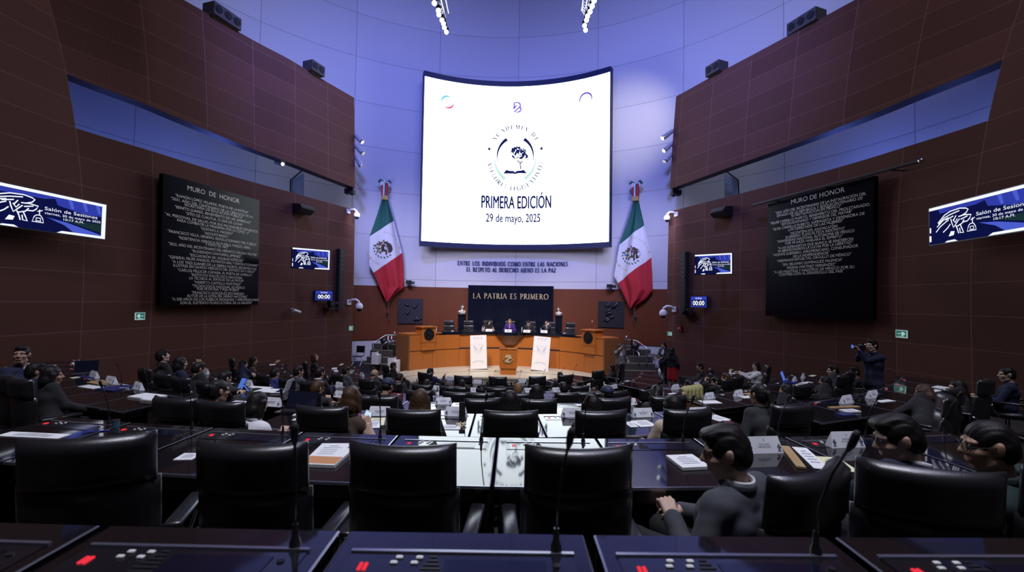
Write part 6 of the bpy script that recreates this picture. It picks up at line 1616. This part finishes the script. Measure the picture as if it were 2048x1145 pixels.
def person(name_label, base, yaw, head, headyaw, pitch=.05, hair='short', hc='k', coat='navy', skin=0, q=1, stand=False, hands=None, sleeves=True, shirt=None, trousers='black', face=False, glasses=False, roll=0.0, lean_up=None, tie=None, skirt=False, elbow=None, sleeve_cut=.0):
    """base: floor point under the pelvis; head: world position of the head centre; hands: {'l'/'r': world target or local offset}. q: 2 close, 1 middle, 0 far."""
    t = thing('person', name_label, 'person', base, yaw)
    Rz = Matrix.Rotation(-yaw, 3, 'Z'); loc = lambda p: Rz @ (Vector(p) - Vector(base))
    hh = {2: .0058, 1: .0085, 0: .012}[q]; hb = {2: .013, 1: .02, 0: .026}[q]
    hc_l = loc(head); R = rot_h(headyaw - yaw, pitch, roll)
    hip = Vector((0, 0, .90 if stand else .54))
    neck = hc_l + R @ Vector((0, -.03, -.10)) - Vector((0, 0, .07)); sp = neck - hip; L = sp.length; sp.normalize()
    k = L / .50
    x = Vector((1, 0, 0)) - sp * sp.x; x.normalize(); fw = sp.cross(x) * -1
    fw = x.cross(sp) * -1
    if fw.y < 0: fw = -fw
    waist = hip + sp * .17 * k; chest = hip + sp * .33 * k; sh = hip + sp * .45 * k
    lat = .98 if hair in ('long', 'wavy', 'bob', 'bun', 'pony') else 1.08
    S = {s_: sh + x * s_ * .175 * lat - fw * .01 for s_ in (-1, 1)}
    def torso(g):
        return [('c', hip - x * .085, hip + x * .085, .115 + g, .115 + g), ('c', waist - x * .065, waist + x * .065, .100 + g, .100 + g), ('c', chest - x * .085, chest + x * .085, .112 + g, .112 + g),
                ('c', waist - x * .05, chest - x * .08, .10 + g, .11 + g), ('c', waist + x * .05, chest + x * .08, .10 + g, .11 + g), ('c', hip - x * .07, waist - x * .05, .11 + g, .10 + g), ('c', hip + x * .07, waist + x * .05, .11 + g, .10 + g),
                ('c', S[-1] + x * .02, S[1] - x * .02, .062 + g, .062 + g), ('c', chest + fw * .02 + sp * .03, sh, .10 + g, .07 + g), ('c', sh, neck + sp * .0, .075 + g, .050 + g * .5)]
    # arms
    A = {}
    for s_, key in ((-1, 'l'), (1, 'r')):
        tg = (hands or {}).get(key)
        if tg is None: tgt = Vector((s_ * .15, .33, .66)) if not stand else Vector((s_ * .24, .06, .84))
        elif tg[0] == 'w': tgt = loc(tg[1])
        else: tgt = Vector(tg[1])
        hint = Vector((s_ * .55, -.45, -.75)) if elbow is None else Vector(elbow)
        e_, w_ = ik(S[s_], tgt, .285, .25, hint)
        A[s_] = (S[s_], e_, w_)
    def arm(s_, g, cut=0.0):
        a, b, c = A[s_]; c2 = c + (b - c).normalized() * cut
        return [('c', a, b, .050 + g, .040 + g), ('c', b, c2, .041 + g, .028 + g + (.006 if g > 0 else 0))]
    if stand:
        legs = {s_: (hip + Vector((s_ * .085, 0, -.02)), Vector((s_ * .10, .02, .48)), Vector((s_ * .10, -.02, .08)), Vector((s_ * .12, .13, .045))) for s_ in (-1, 1)}
    else:
        legs = {s_: (hip + Vector((s_ * .085, .03, 0)), Vector((s_ * .12, .44, .53)), Vector((s_ * .11, .40, .09)), Vector((s_ * .13, .57, .045))) for s_ in (-1, 1)}
    def leg(s_, g):
        a, b, c, d = legs[s_]; return [('c', a, b, .083 + g, .058 + g), ('c', b, c, .056 + g, .040 + g)]
    HP, HCU = head_prims(hc_l, R, True)
    neckp = [('c', neck - sp * .04, hc_l + R @ Vector((0, -.022, -.045)), .056, .052)]
    bodyp = torso(-.004) + arm(-1, -.002) + arm(1, -.002) + leg(-1, -.004) + leg(1, -.004) + neckp
    for s_ in (-1, 1): bodyp.append(('c', legs[s_][2], legs[s_][3], .042, .036))
    parts = [net(bodyp, hb, .03), net(HP + [('c', neck, hc_l + R @ Vector((0, -.022, -.045)), .054, .052)], hh, .014, HCU, .006)]
    for s_, key in ((-1, 'l'), (1, 'r')):
        a, b, c = A[s_]; d = c - b
        spec = (hands or {}).get(key); curl = spec[2] if spec and len(spec) > 2 else .45
        nrm = Vector(spec[3]) if spec and len(spec) > 3 else Vector((0, 0, 1)) + d.normalized() * .01
        if abs(nrm.normalized().dot(d.normalized())) > .95: nrm = Vector((s_ * -.3, 1, .2))
        hp = hand_prims(c - d.normalized() * .005, d, nrm, -s_ * (1 if d.normalized().cross(nrm).dot(Vector((1, 0, 0))) > 0 else -1), curl)
        parts.append(net([('c', c - d.normalized() * .07, c + d.normalized() * .005, .029, .026)] + hp, {2: .0038, 1: .006, 0: .009}[q], .006))
    nets_obj('body', parts, SKIN[skin], t)
    # clothes
    if coat:
        cp = torso(.012)
        if sleeves: cp += arm(-1, .012, .015 + sleeve_cut) + arm(1, .012, .015 + sleeve_cut)
        else: cp += [('c', S[s_], S[s_] + (A[s_][1] - S[s_]) * .12, .058, .056) for s_ in (-1, 1)]
        cuts = [('c', neck + sp * .06, neck + sp * .14 + fw * .02, .066, .075)]
        if shirt: cuts += [('c', neck + fw * .12 + sp * .06, chest + fw * .17 - sp * (.22 if stand else .10), .074, .040 if stand else .022)]
        nz = (lambda X, Y, Z: (.0016) * np.sin(X * 45 + Z * 30) * np.sin(Y * 38 + Z * 52)) if q else None
        nets_obj('jacket' if sleeves else 'top', [net(cp, hb * (.8 if q == 2 else 1), .028, cuts, .01, nz)], CLO[coat], t)
        # collar
        def ring_(col, rad, up, th, gap, nm):
            cl = []
            for i in range(24):
                a0, a1 = 2 * PI * i / 24, 2 * PI * (i + 1) / 24
                g = lambda a, u: neck + sp * (up + u + .014 * (1 - math.sin(a)) * .5) + x * rad * math.cos(a) + fw * (rad * math.sin(a) + .004)
                if not gap or math.sin((a0 + a1) / 2) < .80: cl += [('c', g(a0, 0), g(a1, 0), th, th), ('c', g(a0, .016), g(a1, .016), th * .7, th * .7)]
            nets_obj(nm, [net(cl, min(hb * .45, .007), .008)], CLO[col], t)
        ring_(coat, .074, .012, .011, bool(shirt), 'collar')
        if shirt: ring_(shirt, .068, .028, .011 if q < 2 else .008, True, 'shirt_collar')
        if shirt:
            nets_obj('shirt', [net([('c', chest + fw * .035 - x * .045, chest + fw * .035 + x * .045, .088, .088), ('c', chest + fw * .03 + sp * .05, sh + fw * .035 + sp * .03, .075, .045)], hb * .8, .02)], CLO[shirt], t)
            if sleeves:
                for s_ in (-1, 1):
                    a, b, c = A[s_]; d = (c - b).normalized(); nets_obj('shirt_cuff', [net([('c', c - d * .035, c - d * .004, .036, .034)], hb * .5, .01)], CLO[shirt], t)
            if tie:
                nets_obj('tie', [net([('c', neck + fw * .075 - sp * .01, neck + fw * .085 - sp * .02, .016, .018), ('c', neck + fw * .088 - sp * .03, chest + fw * .128 - sp * .02, .014, .022)], .008, .006)], CLO[tie], t)
    lp = [('c', hip - x * .085, hip + x * .085, .122, .122)] + leg(-1, .012) + leg(1, .012)
    if skirt:
        lp = [('c', hip - x * .085, hip + x * .085, .122, .122), ('c', Vector((-.08, 0, .85)), Vector((-.10, 0, .40)), .115, .12), ('c', Vector((.08, 0, .85)), Vector((.10, 0, .40)), .115, .12)]
    nets_obj('skirt' if skirt else 'trousers', [net(lp, max(hb, .02), .03)], CLO[trousers], t)
    for s_ in (-1, 1):
        a, b, c, d = legs[s_]; nets_obj('shoe', [net([('c', c + Vector((0, -.03, -.045)), d, .048, .040), ('c', c, d, .05, .034)], .02, .02)], CLO['black'], t)
    rr = random.Random(int(abs(base[0]) * 1000))
    hp, hcut = hair_prims(hair, hc_l, R, rr)
    hz = lambda X, Y, Z: .0022 * np.sin(X * 130 + Z * 40) * np.sin(Y * 110 + Z * 60)
    if q == 2:
        Rt = np.array([list(R[i]) for i in range(3)])
        hz = lambda X, Y, Z: .0014 * np.sin(((X - hc_l.x) * Rt[0][0] + (Y - hc_l.y) * Rt[1][0]) * 330 + (Z - hc_l.z) * 45) + .0014 * np.sin((Z - hc_l.z) * 70 + ((Y - hc_l.y) * Rt[1][1] + (X - hc_l.x) * Rt[0][1]) * 60)
    nets_obj('cap' if hair == 'cap' else 'hair', [net(hp, hh * 1.05, .016, hcut, .014, hz)], HAIR[hc], t)
    if hair == 'cap': nets_obj('hair', [net([('e', hc_l + R @ Vector((0, -.035, -.01)), (.08, .075, .07), [list(R[i]) for i in range(3)])], hh, .01)], HAIR['k'], t)
    if face:
        f = lambda a, b, c: hc_l + R @ Vector((a, b, c))
        for s_ in (-1, 1):
            mb = MB(); mb.ball(f(s_ * .032, .0775, .008), .0112, 8); mb.m = [0] * len(mb.f); mb.ball(f(s_ * .032, .0828, .008), .0070, 8, 1)
            mb.build('eye', [EYEW, EYED], t, True)
            nets_obj('eyebrow', [net([('c', f(s_ * .018, .091, .028), f(s_ * .048, .080, .032), .0045, .003)], .003, .004)], HAIR['k'], t)
        nets_obj('mouth', [net([('c', f(-.019, .0925, -.0575), f(.019, .0925, -.0575), .005, .005), ('c', f(-.015, .0925, -.066), f(.015, .0925, -.066), .0058, .0058)], .003, .004)], LIP, t)
    if glasses:
        f = lambda a, b, c: hc_l + R @ Vector((a, b, c)); mb = MB()
        for s_ in (-1, 1):
            mb.tube([f(s_ * (.034 + .024 * math.cos(w)), .104, .006 + .019 * math.sin(w)) for w in [2 * PI * i / 14 for i in range(15)]], .0022, 5, cap=False)
            mb.tube([f(s_ * .058, .103, .010), f(s_ * .082, .06, .012), f(s_ * .084, -.01, .012)], .0022, 5)
        mb.tube([f(-.011, .106, .010), f(.011, .106, .010)], .0022, 5); mb.build('glasses', MT['black'], t, True)
    return t, A
PEOPLE = []
def seat_rad(k): return r_back(k) - .24
def seated(px, py, desc, hair='short', hc='k', coat='navy', row=None, turn=0.0, hy=0.0, pitch=.08, lean=.06, q=1, chair=True, cpx=None, **kw):
    rows = [row] if row is not None else range(2, 7)
    e, k, P, R = fit_row(px, py, 1.17, seat_rad, rows)
    s = ring_at(k, cpx if cpx is not None else px, seat_rad(k)); base = Vector((s.x, s.y, FLOORZ[k]))
    hpt = ring_at(k, px, seat_rad(k) - lean)
    y = hpt.y; hd = on_y(px, py, y)
    dz = hd.z - FLOORZ[k]
    if dz > 1.34 or dz < .95:
        hd.z = FLOORZ[k] + min(1.34, max(.95, dz))
        if DEBUG: print('HEADZ', desc, px, py, 'row', k, 'dz %.2f' % dz)
    yaw = face_ang(base) + turn
    o, A = person(desc, base, yaw, hd, yaw + hy, pitch, hair, hc, coat, q=q, **kw)
    PEOPLE.append((px, o, k, desc))
    if chair:
        cq = ring_at(k, cpx if cpx is not None else px, r_back(k) - .28); cq.z = FLOORZ[k]
        put_chair(cq, face_ang(cq) + turn * .5, k, cpx if cpx is not None else px)
    return o, A, base, yaw
DEBUG = False
def hl(x, y, z, curl=.5, n=None): return ('l', (x, y, z), curl) if n is None else ('l', (x, y, z), curl, n)
DK = {'l': hl(-.15, .42, .815, .3), 'r': hl(.15, .42, .815, .3)}
# ---- left block
b0 = fit_row(44, 697, 1.17, seat_rad, [2])
e1, A1, bs1, yw1 = seated(44, 697, 'man in navy suit and white collar looking back over the desk', 'short', 'k', 'navy', 2, turn=-1.15, hy=-.95, pitch=-.12, q=2, face=True, shirt='white', hands={'l': ('w', on_y(122, 727, 7.35), .5), 'r': hl(.22, .30, .72)}, lean=.02)
p = on_y(128, 723, 7.33); t = thing('smartphone', 'dark phone in the hand of the man looking back', 'phone', p, .4); MB().box((0, 0, 0), (.075, .15, .010), bev=.003).build('case', mat('wine_case', (.08, .01, .02), .4), t); MB().box((0, 0, .0055), (.066, .14, .001)).build('display', MT['screen_off'], t)
seated(72, 745, 'person with dark hair and white collar seen from behind', 'short', 'k', 'navy', 2, hy=-.1, shirt='white')
seated(104, 752, 'person with dark hair in black seen from behind', 'bob', 'k', 'black', 2, hy=-.3)
seated(325, 713, 'man in dark suit with pale lanyard looking up', 'quiff', 'k', 'black', 3, pitch=-.25, hy=-.05, face=True, shirt='white', skin=2)
seated(361, 727, 'person in navy holding a hand to the mouth', 'bob', 'k', 'navy', 3, hy=-.05, face=True, hands={'l': hl(-.16, .3, .66), 'r': hl(.03, .20, 1.08, .9, (0, 1, .2))}, skin=2)
seated(397, 739, 'dark-haired person in black bending toward the desk', 'short', 'k', 'black', 3, pitch=.3, lean=.16)
e, A7, bs7, yw7 = seated(450, 758, 'man in dark suit holding a phone with both hands', 'short', 'k', 'charcoal', 3, pitch=.25, lean=.1, face=True, shirt='white', hands={'l': ('w', on_y(489, 783, 7.3), .8), 'r': ('w', on_y(493, 786, 7.2), .8)}, skin=2)
p = on_y(493, 776, 7.28); t = thing('smartphone', 'lit phone held by the dark-suited man at the blue tablet', 'phone', p, -.6); Mx = Matrix.Rotation(.6, 3, 'X'); mb = MB(); mb.box((0, 0, 0), (.075, .010, .15), M=Mx); mb.build('case', MT['plastic'], t); mb = MB(); mb.box(Mx @ Vector((0, -.006, 0)), (.066, .001, .14), M=Mx); mb.build('display', MT['scr_blue'], t)
seated(437, 783, 'woman with glasses and dark bun', 'bun', 'k', 'green', 2, hy=-.35, q=2, cpx=400, glasses=True, face=True, lean=.12)
seated(487, 734, 'man in navy suit with short dark hair', 'short', 'k', 'navy', 4, face=True, shirt='white', hy=-.1, skin=2)
seated(507, 722, 'woman with long black hair and brown top', 'long', 'k', 'brown', 5, face=True, hy=-.1)
seated(550, 748, 'person with short dark hair in blue', 'short', 'k', 'blue', 4, hy=.2)
seated(597, 744, 'person with dark hair and grey-striped back', 'short', 'k', 'grey', 4, face=True, hy=-.2)
seated(629, 715, 'woman with reddish hair looking up', 'bob', 'r', 'black', 5, pitch=-.3, face=True, skin=2)
seated(640, 747, 'man in black suit with thick dark hair', 'short', 'k', 'black', 4, face=True, shirt='white', hy=-.1)
seated(635, 778, 'person with short brown hair writing on paper', 'short', 'b', 'black', 3, hy=-.25, pitch=.3, hands={'l': hl(-.1, .38, .80), 'r': ('w', on_y(657, 800, 7.4), .6)})
seated(516, 808, 'woman with dark hair in white sleeveless top', 'bob', 'k', 'white', 2, sleeves=False, hy=-.3, pitch=.25, cpx=486, hands={'l': hl(-.2, .3, .68), 'r': hl(.30, .26, .70)}, skin=2)
seated(693, 743, 'person with short dark hair in grey', 'short', 'k', 'grey', 5, hy=-.1, face=True)
seated(749, 749, 'older man with thinning hair in dark suit', 'bald', 'g', 'charcoal', 5, hy=-.4, pitch=.3)
seated(776, 773, 'person in dark cap looking down', 'cap', 'u', 'black', 3, hy=-.35, pitch=.35, face=True)
seated(787, 733, 'man with wavy dark hair in black', 'short', 'k', 'black', 6, hy=-.2)
seated(861, 745, 'man with dark hair lifting one hand', 'short', 'k', 'navy', 6, hy=-.5, face=True, hands={'r': hl(.22, .36, .96, .3, (0, -1, .2)), 'l': hl(-.15, .3, .7)})
seated(799, 757, 'person with dark hair bending low', 'short', 'k', 'charcoal', 5, pitch=.5, lean=.15)
seated(853, 770, 'small dark-haired person sunk in the seat', 'short', 'k', 'black', 5)
e65 = seated(703, 797, 'woman with brown hair raising a phone', 'bob', 'b', 'brown', 2, cpx=672, hy=-.1, sleeves=False, hands={'l': hl(-.15, .3, .68), 'r': ('w', on_y(737, 851, 4.62), .75, (.2, -1, .1))}, skin=2, elbow=(.5, -.2, -1), q=2)
p = on_y(735, 836, 4.66); t = thing('smartphone', 'white lit phone raised by the brown-haired woman', 'phone', p, -.15); Mx = Matrix.Rotation(.35, 3, 'Y') @ Matrix.Rotation(.2, 3, 'X'); mb = MB(); mb.box((0, 0, 0), (.075, .010, .155), M=Mx); mb.build('case', MT['white'], t); mb = MB(); mb.box(Mx @ Vector((0, -.006, 0)), (.068, .001, .145), M=Mx); mb.build('display', MT['phone_lit'], t)
seated(841, 803, 'woman with long dark brown hair', 'long', 'b', 'black', 2)
seated(1020, 806, 'person with round black bob', 'bob', 'k', 'black', 2)
seated(1183, 814, 'person with black hair before a crumpled sheet', 'bob', 'k', 'black', 2, turn=.15)
seated(1344, 814, 'woman with long black hair and patterned sleeve', 'long', 'k', 'cream', 2, turn=.1)
seated(924, 770, 'dark-haired person seen from behind', 'buzz', 'k', 'black', None)
seated(964, 784, 'person with curly dark hair', 'curly', 'k', 'brown', 4, hy=-.4)
seated(1036, 780, 'person with light brown hair', 'short', 'l', 'navy', None)
seated(1073, 786, 'person with rounded black hair', 'bob', 'k', 'black', 3)
seated(1189, 788, 'person with wavy brown hair', 'wavy', 'b', 'charcoal', 4)
seated(1214, 788, 'person in dark blue cap', 'cap', 'u', 'navy', 3, hy=.3)
seated(1120, 753, 'person with black hair near the stage', 'short', 'k', 'black', 6)
seated(1127, 778, 'person with cropped dark hair', 'short', 'k', 'black', 4)
seated(1149, 777, 'person with brown hair in black', 'short', 'b', 'black', 5)
seated(1224, 746, 'woman with long dark hair near the stage', 'long', 'k', 'black', 6)
seated(1311, 786, 'person with thick black hair leaning sideways', 'bob', 'k', 'charcoal', 3, roll=.35, hy=.3)
# ---- right block
seated(1400, 735, 'person with dark hair in black facing left', 'short', 'k', 'black', 5, hy=.4, face=True)
seated(1378, 772, 'dark head in front of the yellow-draped chair', 'short', 'k', 'black', 4, hy=.2)
seated(1432, 765, 'person resting the face on one hand', 'short', 'k', 'black', 4, hy=.5, pitch=.3, face=True, hands={'l': hl(-.08, .22, 1.02, .8, (0, 1, 0)), 'r': hl(.15, .35, .8)}, skin=2)
seated(1452, 757, 'person with brown-black hair in dark jacket', 'short', 'b', 'charcoal', 4, hy=.2)
seated(1512, 733, 'woman with dark hair and white sleeves', 'bob', 'k', 'white', 4, hy=.5, turn=.2, hands={'l': hl(-.1, .42, .86, .5), 'r': hl(.05, .44, .90, .5)}, face=True, skin=2)
seated(1517, 790, 'person with black ponytail in dark jacket', 'pony', 'k', 'charcoal', 2, hy=.1, cpx=1540, lean=.2)
seated(1572, 790, 'person with long dark hair resting on the desk', 'long', 'k', 'black', 3, hy=.2, lean=.12)
seated(1666, 742, 'man with thick dark hair in charcoal suit', 'short', 'k', 'charcoal', 3, hy=.4, face=True, skin=2)
seated(1650, 768, 'woman with long black hair seen from behind', 'long', 'k', 'black', 3, hy=.1)
seated(1709, 745, 'person with glasses and dark cap of hair', 'short', 'k', 'charcoal', 3, hy=.4, face=True, glasses=True, lean=.0)
seated(1848, 790, 'woman with brown hair leaning over the desk', 'bob', 'b', 'black', 2, hy=.3, roll=.25, lean=.2, pitch=.3)
seated(1915, 777, 'woman with long black hair near the right wall', 'long', 'k', 'black', 2, hy=.5, face=True, lean=.06, skin=2)
seated(2014, 750, 'man in navy shirt at the right wall', 'buzz', 'k', 'navy', 2, hy=.35, face=True, q=2, skin=2)
# empty blue-lit chair right of the aisle
q = ring_at(2, 1824, r_back(2) - .05); put_chair(Vector((q.x, q.y, FLOORZ[2])), face_ang(q) + .5, 2, 1824)
# ---- second row: the grey-suited man and two neighbours
mb_ = Vector((1.06, 2.26, FLOORZ[1]))
hd = on_y(1451, 905, 2.20)
o, Am = person('man in grey suit turned left with one hand resting on the armrest', mb_, .62, hd, 1.28, .22, 'quiff', 'k', 'grey', q=2, face=True, shirt='white', hands={'l': ('w', on_y(1345, 1034, 2.22), .95), 'r': hl(.14, .34, .66)}, elbow=(-.5, -.9, -.6), skin=2)
PEOPLE.append((1450, o, 1, o['label'])); put_chair(Vector((1.15, 2.22, FLOORZ[1] - .0)), .50, 1, 1560)
b53 = Vector((1.98, 2.42, FLOORZ[1])); hd = on_y(1795, 878, 2.42)
o, A53 = person('man with messy dark hair bending left over the desk', b53, .35, hd, 1.25, .3, 'quiff', 'k', 'navy', q=2, face=True, shirt='white', skin=2); PEOPLE.append((1795, o, 1, o['label']))
put_chair(Vector((1.95, 2.28, FLOORZ[1])), -.36, 1, 1840)
b54 = Vector((2.50, 2.25, FLOORZ[1])); hd = on_y(1978, 893, 2.25)
o, A54 = person('man with glasses and green jacket at the right edge', b54, .5, hd, 1.15, .15, 'buzz', 'k', 'green', q=2, face=True, glasses=True, skin=0); PEOPLE.append((2003, o, 1, o['label']))
put_chair(Vector((2.62, 2.22, FLOORZ[1])), -.3, 1, 2070)
# ---- standing people
P = on_y(1744, 692, 9.6); o, A49 = person('man in navy jacket standing and aiming a photo camera at the seats', Vector((P.x + .03, P.y, FLOORZ[3])), PI / 2 + .1, P, PI / 2 + .1, .0, 'short', 'k', 'navy', q=1, stand=True, face=True, hands={'l': ('w', P + Vector((-.30, -.03, -.10)), .8), 'r': ('w', P + Vector((-.13, .10, -.07)), .8)}, trousers='black', skin=2, elbow=(.1, .2, -1))
cpos = P + Vector((-.20, .02, -.03)); t = thing('photo_camera', 'black photo camera with long lens held by the standing man', 'camera', cpos)
mb = MB(); mb.box((0, 0, 0), (.08, .14, .10), bev=.012); mb.build('body', MT['plastic'], t); mb = MB(); mb.tube([(-.04, 0, 0), (-.10, 0, 0), (-.11, 0, 0), (-.20, 0, .005)], [.038, .038, .045, .045], 12); mb.build('lens', MT['plastic'], t, 30); mb = MB(); mb.tube([(-.20, 0, .005), (-.204, 0, .005)], .038, 12); mb.build('front_glass', MT['scr_blue'], t); mb = MB(); mb.box((0, 0, .065), (.05, .06, .035)); mb.build('flash_shoe', MT['plastic'], t)  # front glass borrows the glowing blue screen material, though it is no screen
P = on_y(1241, 694, 18.2); face_cam = PI + .15
o, A60 = person('woman in grey blazer and white top standing by the right stair', Vector((P.x, P.y, 0)), face_cam, P, face_cam + .2, .05, 'wavy', 'b', 'blazer', q=0, stand=True, face=True, shirt='white', hands={'r': ('w', P + Vector((-.10, -.14, -.10)), .9), 'l': hl(-.28, .10, 1.0, .6)}, skin=2)
P2 = P + Vector((-.05, -.15, -.07)); t = thing('hand_microphone', 'black microphone held by the woman in the grey blazer', 'microphone', P2); mb = MB(); mb.tube([(-.03, 0, -.16), (0, 0, -.02)], .015, 8); mb.build('handle', MT['plastic'], t); mb = MB(); mb.ball((.005, 0, 0), .026, 6); mb.build('grille', MT['alu'], t, True)
P = on_y(1327, 691, 18.4)
o, A61 = person('woman with long dark hair standing and reading papers', Vector((P.x, P.y, 0)), PI * .72, P, PI * .72, .25, 'long', 'k', 'charcoal', q=0, stand=True, face=True, shirt='white', hands={'l': hl(-.12, .30, 1.12, .6), 'r': hl(.12, .30, 1.10, .6)}, skin=2)
c_, s_ = math.cos(PI * .72), math.sin(PI * .72); P2 = Vector((P.x - .40 * s_, P.y + .40 * c_, 1.18)); t = thing('held_papers', 'white papers held by the reading woman', 'paper', P2, PI * .72); mb = MB(); mb.box((0, 0, 0), (.22, .30, .006), M=Matrix.Rotation(.7, 3, 'X')); mb.build('pages', MT['paper'], t); mb = MB(); mb.box((0, 0, .005), (.16, .2, .001), M=Matrix.Rotation(.7, 3, 'X')); mb.build('print', MT['card_ink'], t)
P = on_y(1345, 702, 17.6)
o, A62 = person('person in black coat and red skirt standing with back turned', Vector((P.x, P.y, 0)), -.9, P, -.9, .1, 'long', 'k', 'black', q=0, stand=True, trousers='red', skirt=True)
# ---- presidium
LOWH = {'l': hl(-.15, .36, .70), 'r': hl(.15, .36, .70)}
def presid(px, py, i, label, **kw):
    ch_ = PCH[i]; p = ch_[2]; u = Vector((C.x - p.x, C.y - p.y, 0)).normalized()
    base = Vector((p.x, p.y, 1.10)) + u * .02; y = (base + u * .28).y; hd = on_y(px, py, y)
    yaw = face_ang(base)
    return person(label, base, yaw, hd, yaw + kw.pop('hy', 0), q=kw.pop('q', 1), stand=False, face=True, **kw)
presid(978.5, 645, 2, 'woman in black sleeveless top seated behind the podium', hair='bob', hc='k', coat='black', sleeves=False, pitch=.3, hy=.3, hands=LOWH, skin=2)
presid(1019.5, 643, 3, 'woman in purple jacket seated at the middle of the podium', hair='bob', hc='l', coat='purple', pitch=.2, hands=LOWH, shirt='cream', skin=2)
presid(1057, 646.5, 4, 'man in dark suit and tie looking down behind the podium', hair='short', hc='k', coat='black', shirt='white', tie='black', pitch=.5, hands=LOWH, skin=2)
presid(1093, 645.5, 5, 'man in grey suit with clasped hands behind the podium', hair='short', hc='k', coat='charcoal', shirt='white', pitch=.05, glasses=True, hands={'l': hl(-.03, .33, 1.0, 1.0, (0, 1, 0)), 'r': hl(.03, .33, 1.0, 1.0, (0, 1, 0))}, skin=2)
# ---- busts
for (t, b, k_, look) in BUSTS:
    R = rot_h(face_ang(b) + look - 0, -.05); c_ = Vector((0, 0, .40 * k_))
    HP, HC = head_prims(Vector((0, 0, .40)), R); fx = R @ Vector((1, 0, 0)); fy = R @ Vector((0, 1, 0))
    pr = HP + [('c', Vector((0, 0, .2)), Vector((0, 0, .36)) - fy * .02, .06, .056), ('c', fx * -.15 + Vector((0, 0, .14)), fx * .15 + Vector((0, 0, .14)), .08, .08), ('c', fx * -.09 + Vector((0, 0, .07)) + fy * .02, fx * .09 + Vector((0, 0, .07)) + fy * .02, .085, .085), ('c', Vector((0, 0, .16)), Vector((0, 0, .24)), .09, .06), ('c', fx * -.08 + Vector((0, 0, .035)), fx * .08 + Vector((0, 0, .035)), .035, .035)]
    V, F = net(pr, .009, .02, HC, .006); o = nets_obj('figure', [(V * k_, F)], MT['bust'], t)
    hp, hcut = hair_prims('short', Vector((0, 0, .40)), R, rnd); V, F = net(hp, .01, .016, hcut, .008); nets_obj('hair', [(V * k_, F)], mat('darker_bronze', (.12, .10, .08), .35, .6), t)
# yellow cloth over a chair in the right block, patterned cloth beside it
q = ring_at(3, 1381, r_far(3) + .42)
k, Q, a, e = desk_hit(1379, 795)
t = thing('draped_jacket', 'yellow jacket draped over a chair back at the aisle of the right block', 'jacket', (Q.x, Q.y, Q.z - .2), a)
V, F = net([('c', (-.20, 0, .36), (.20, 0, .38), .055, .055), ('c', (-.20, -.03, .34), (-.22, -.05, .05), .05, .03), ('c', (.20, -.03, .36), (.2, -.05, .12), .05, .03), ('c', (0, -.03, .34), (0, -.05, .10), .05, .03), ('c', (-.1, -.03, .34), (-.1, -.05, .08), .05, .03), ('c', (.1, -.03, .34), (.1, -.05, .1), .05, .03)], .012, .03, noise=lambda X, Y, Z: .004 * np.sin(X * 70) * np.sin(Z * 30)); nets_obj('cloth', [(V, F)], mat('yellow_cloth', (.36, .33, .14), .85), t)
V, F = net([('c', (-.26, -.05, .30), (-.30, -.06, -.10), .03, .02), ('c', (-.22, -.05, .28), (-.24, -.07, -.05), .03, .02)], .012, .03); nets_obj('sleeve', [(V, F)], mat('patterned_cloth', (.42, .32, .22), .85, var=.6, vscale=40), t)
# labels with places
ROWS = {2: 'third row', 3: 'fourth row', 4: 'fifth row', 5: 'sixth row', 6: 'front row'}
by = {}
for e in PEOPLE: by.setdefault(e[2], []).append(e)
for k, lst in by.items():
    if k == 1: continue
    for i, e in enumerate(sorted(lst, key=lambda e: e[0])): e[1]['label'] = e[3] if len(e[3].split()) > 10 else '%s, %s from left in %s' % (e[3], ORD[i + 1], ROWS[k])
byc = {}
for e in CHAIRS: byc.setdefault(e[2], []).append(e)
for k, lst in byc.items(): ordinal_labels(lst, 'black leather swivel chair, {} from left in the ' + ROWN[k])
for o in COL.objects:
    if o.parent is None and 'label' in o and len(o['label'].split()) > 16: print('LONG', o['label'])
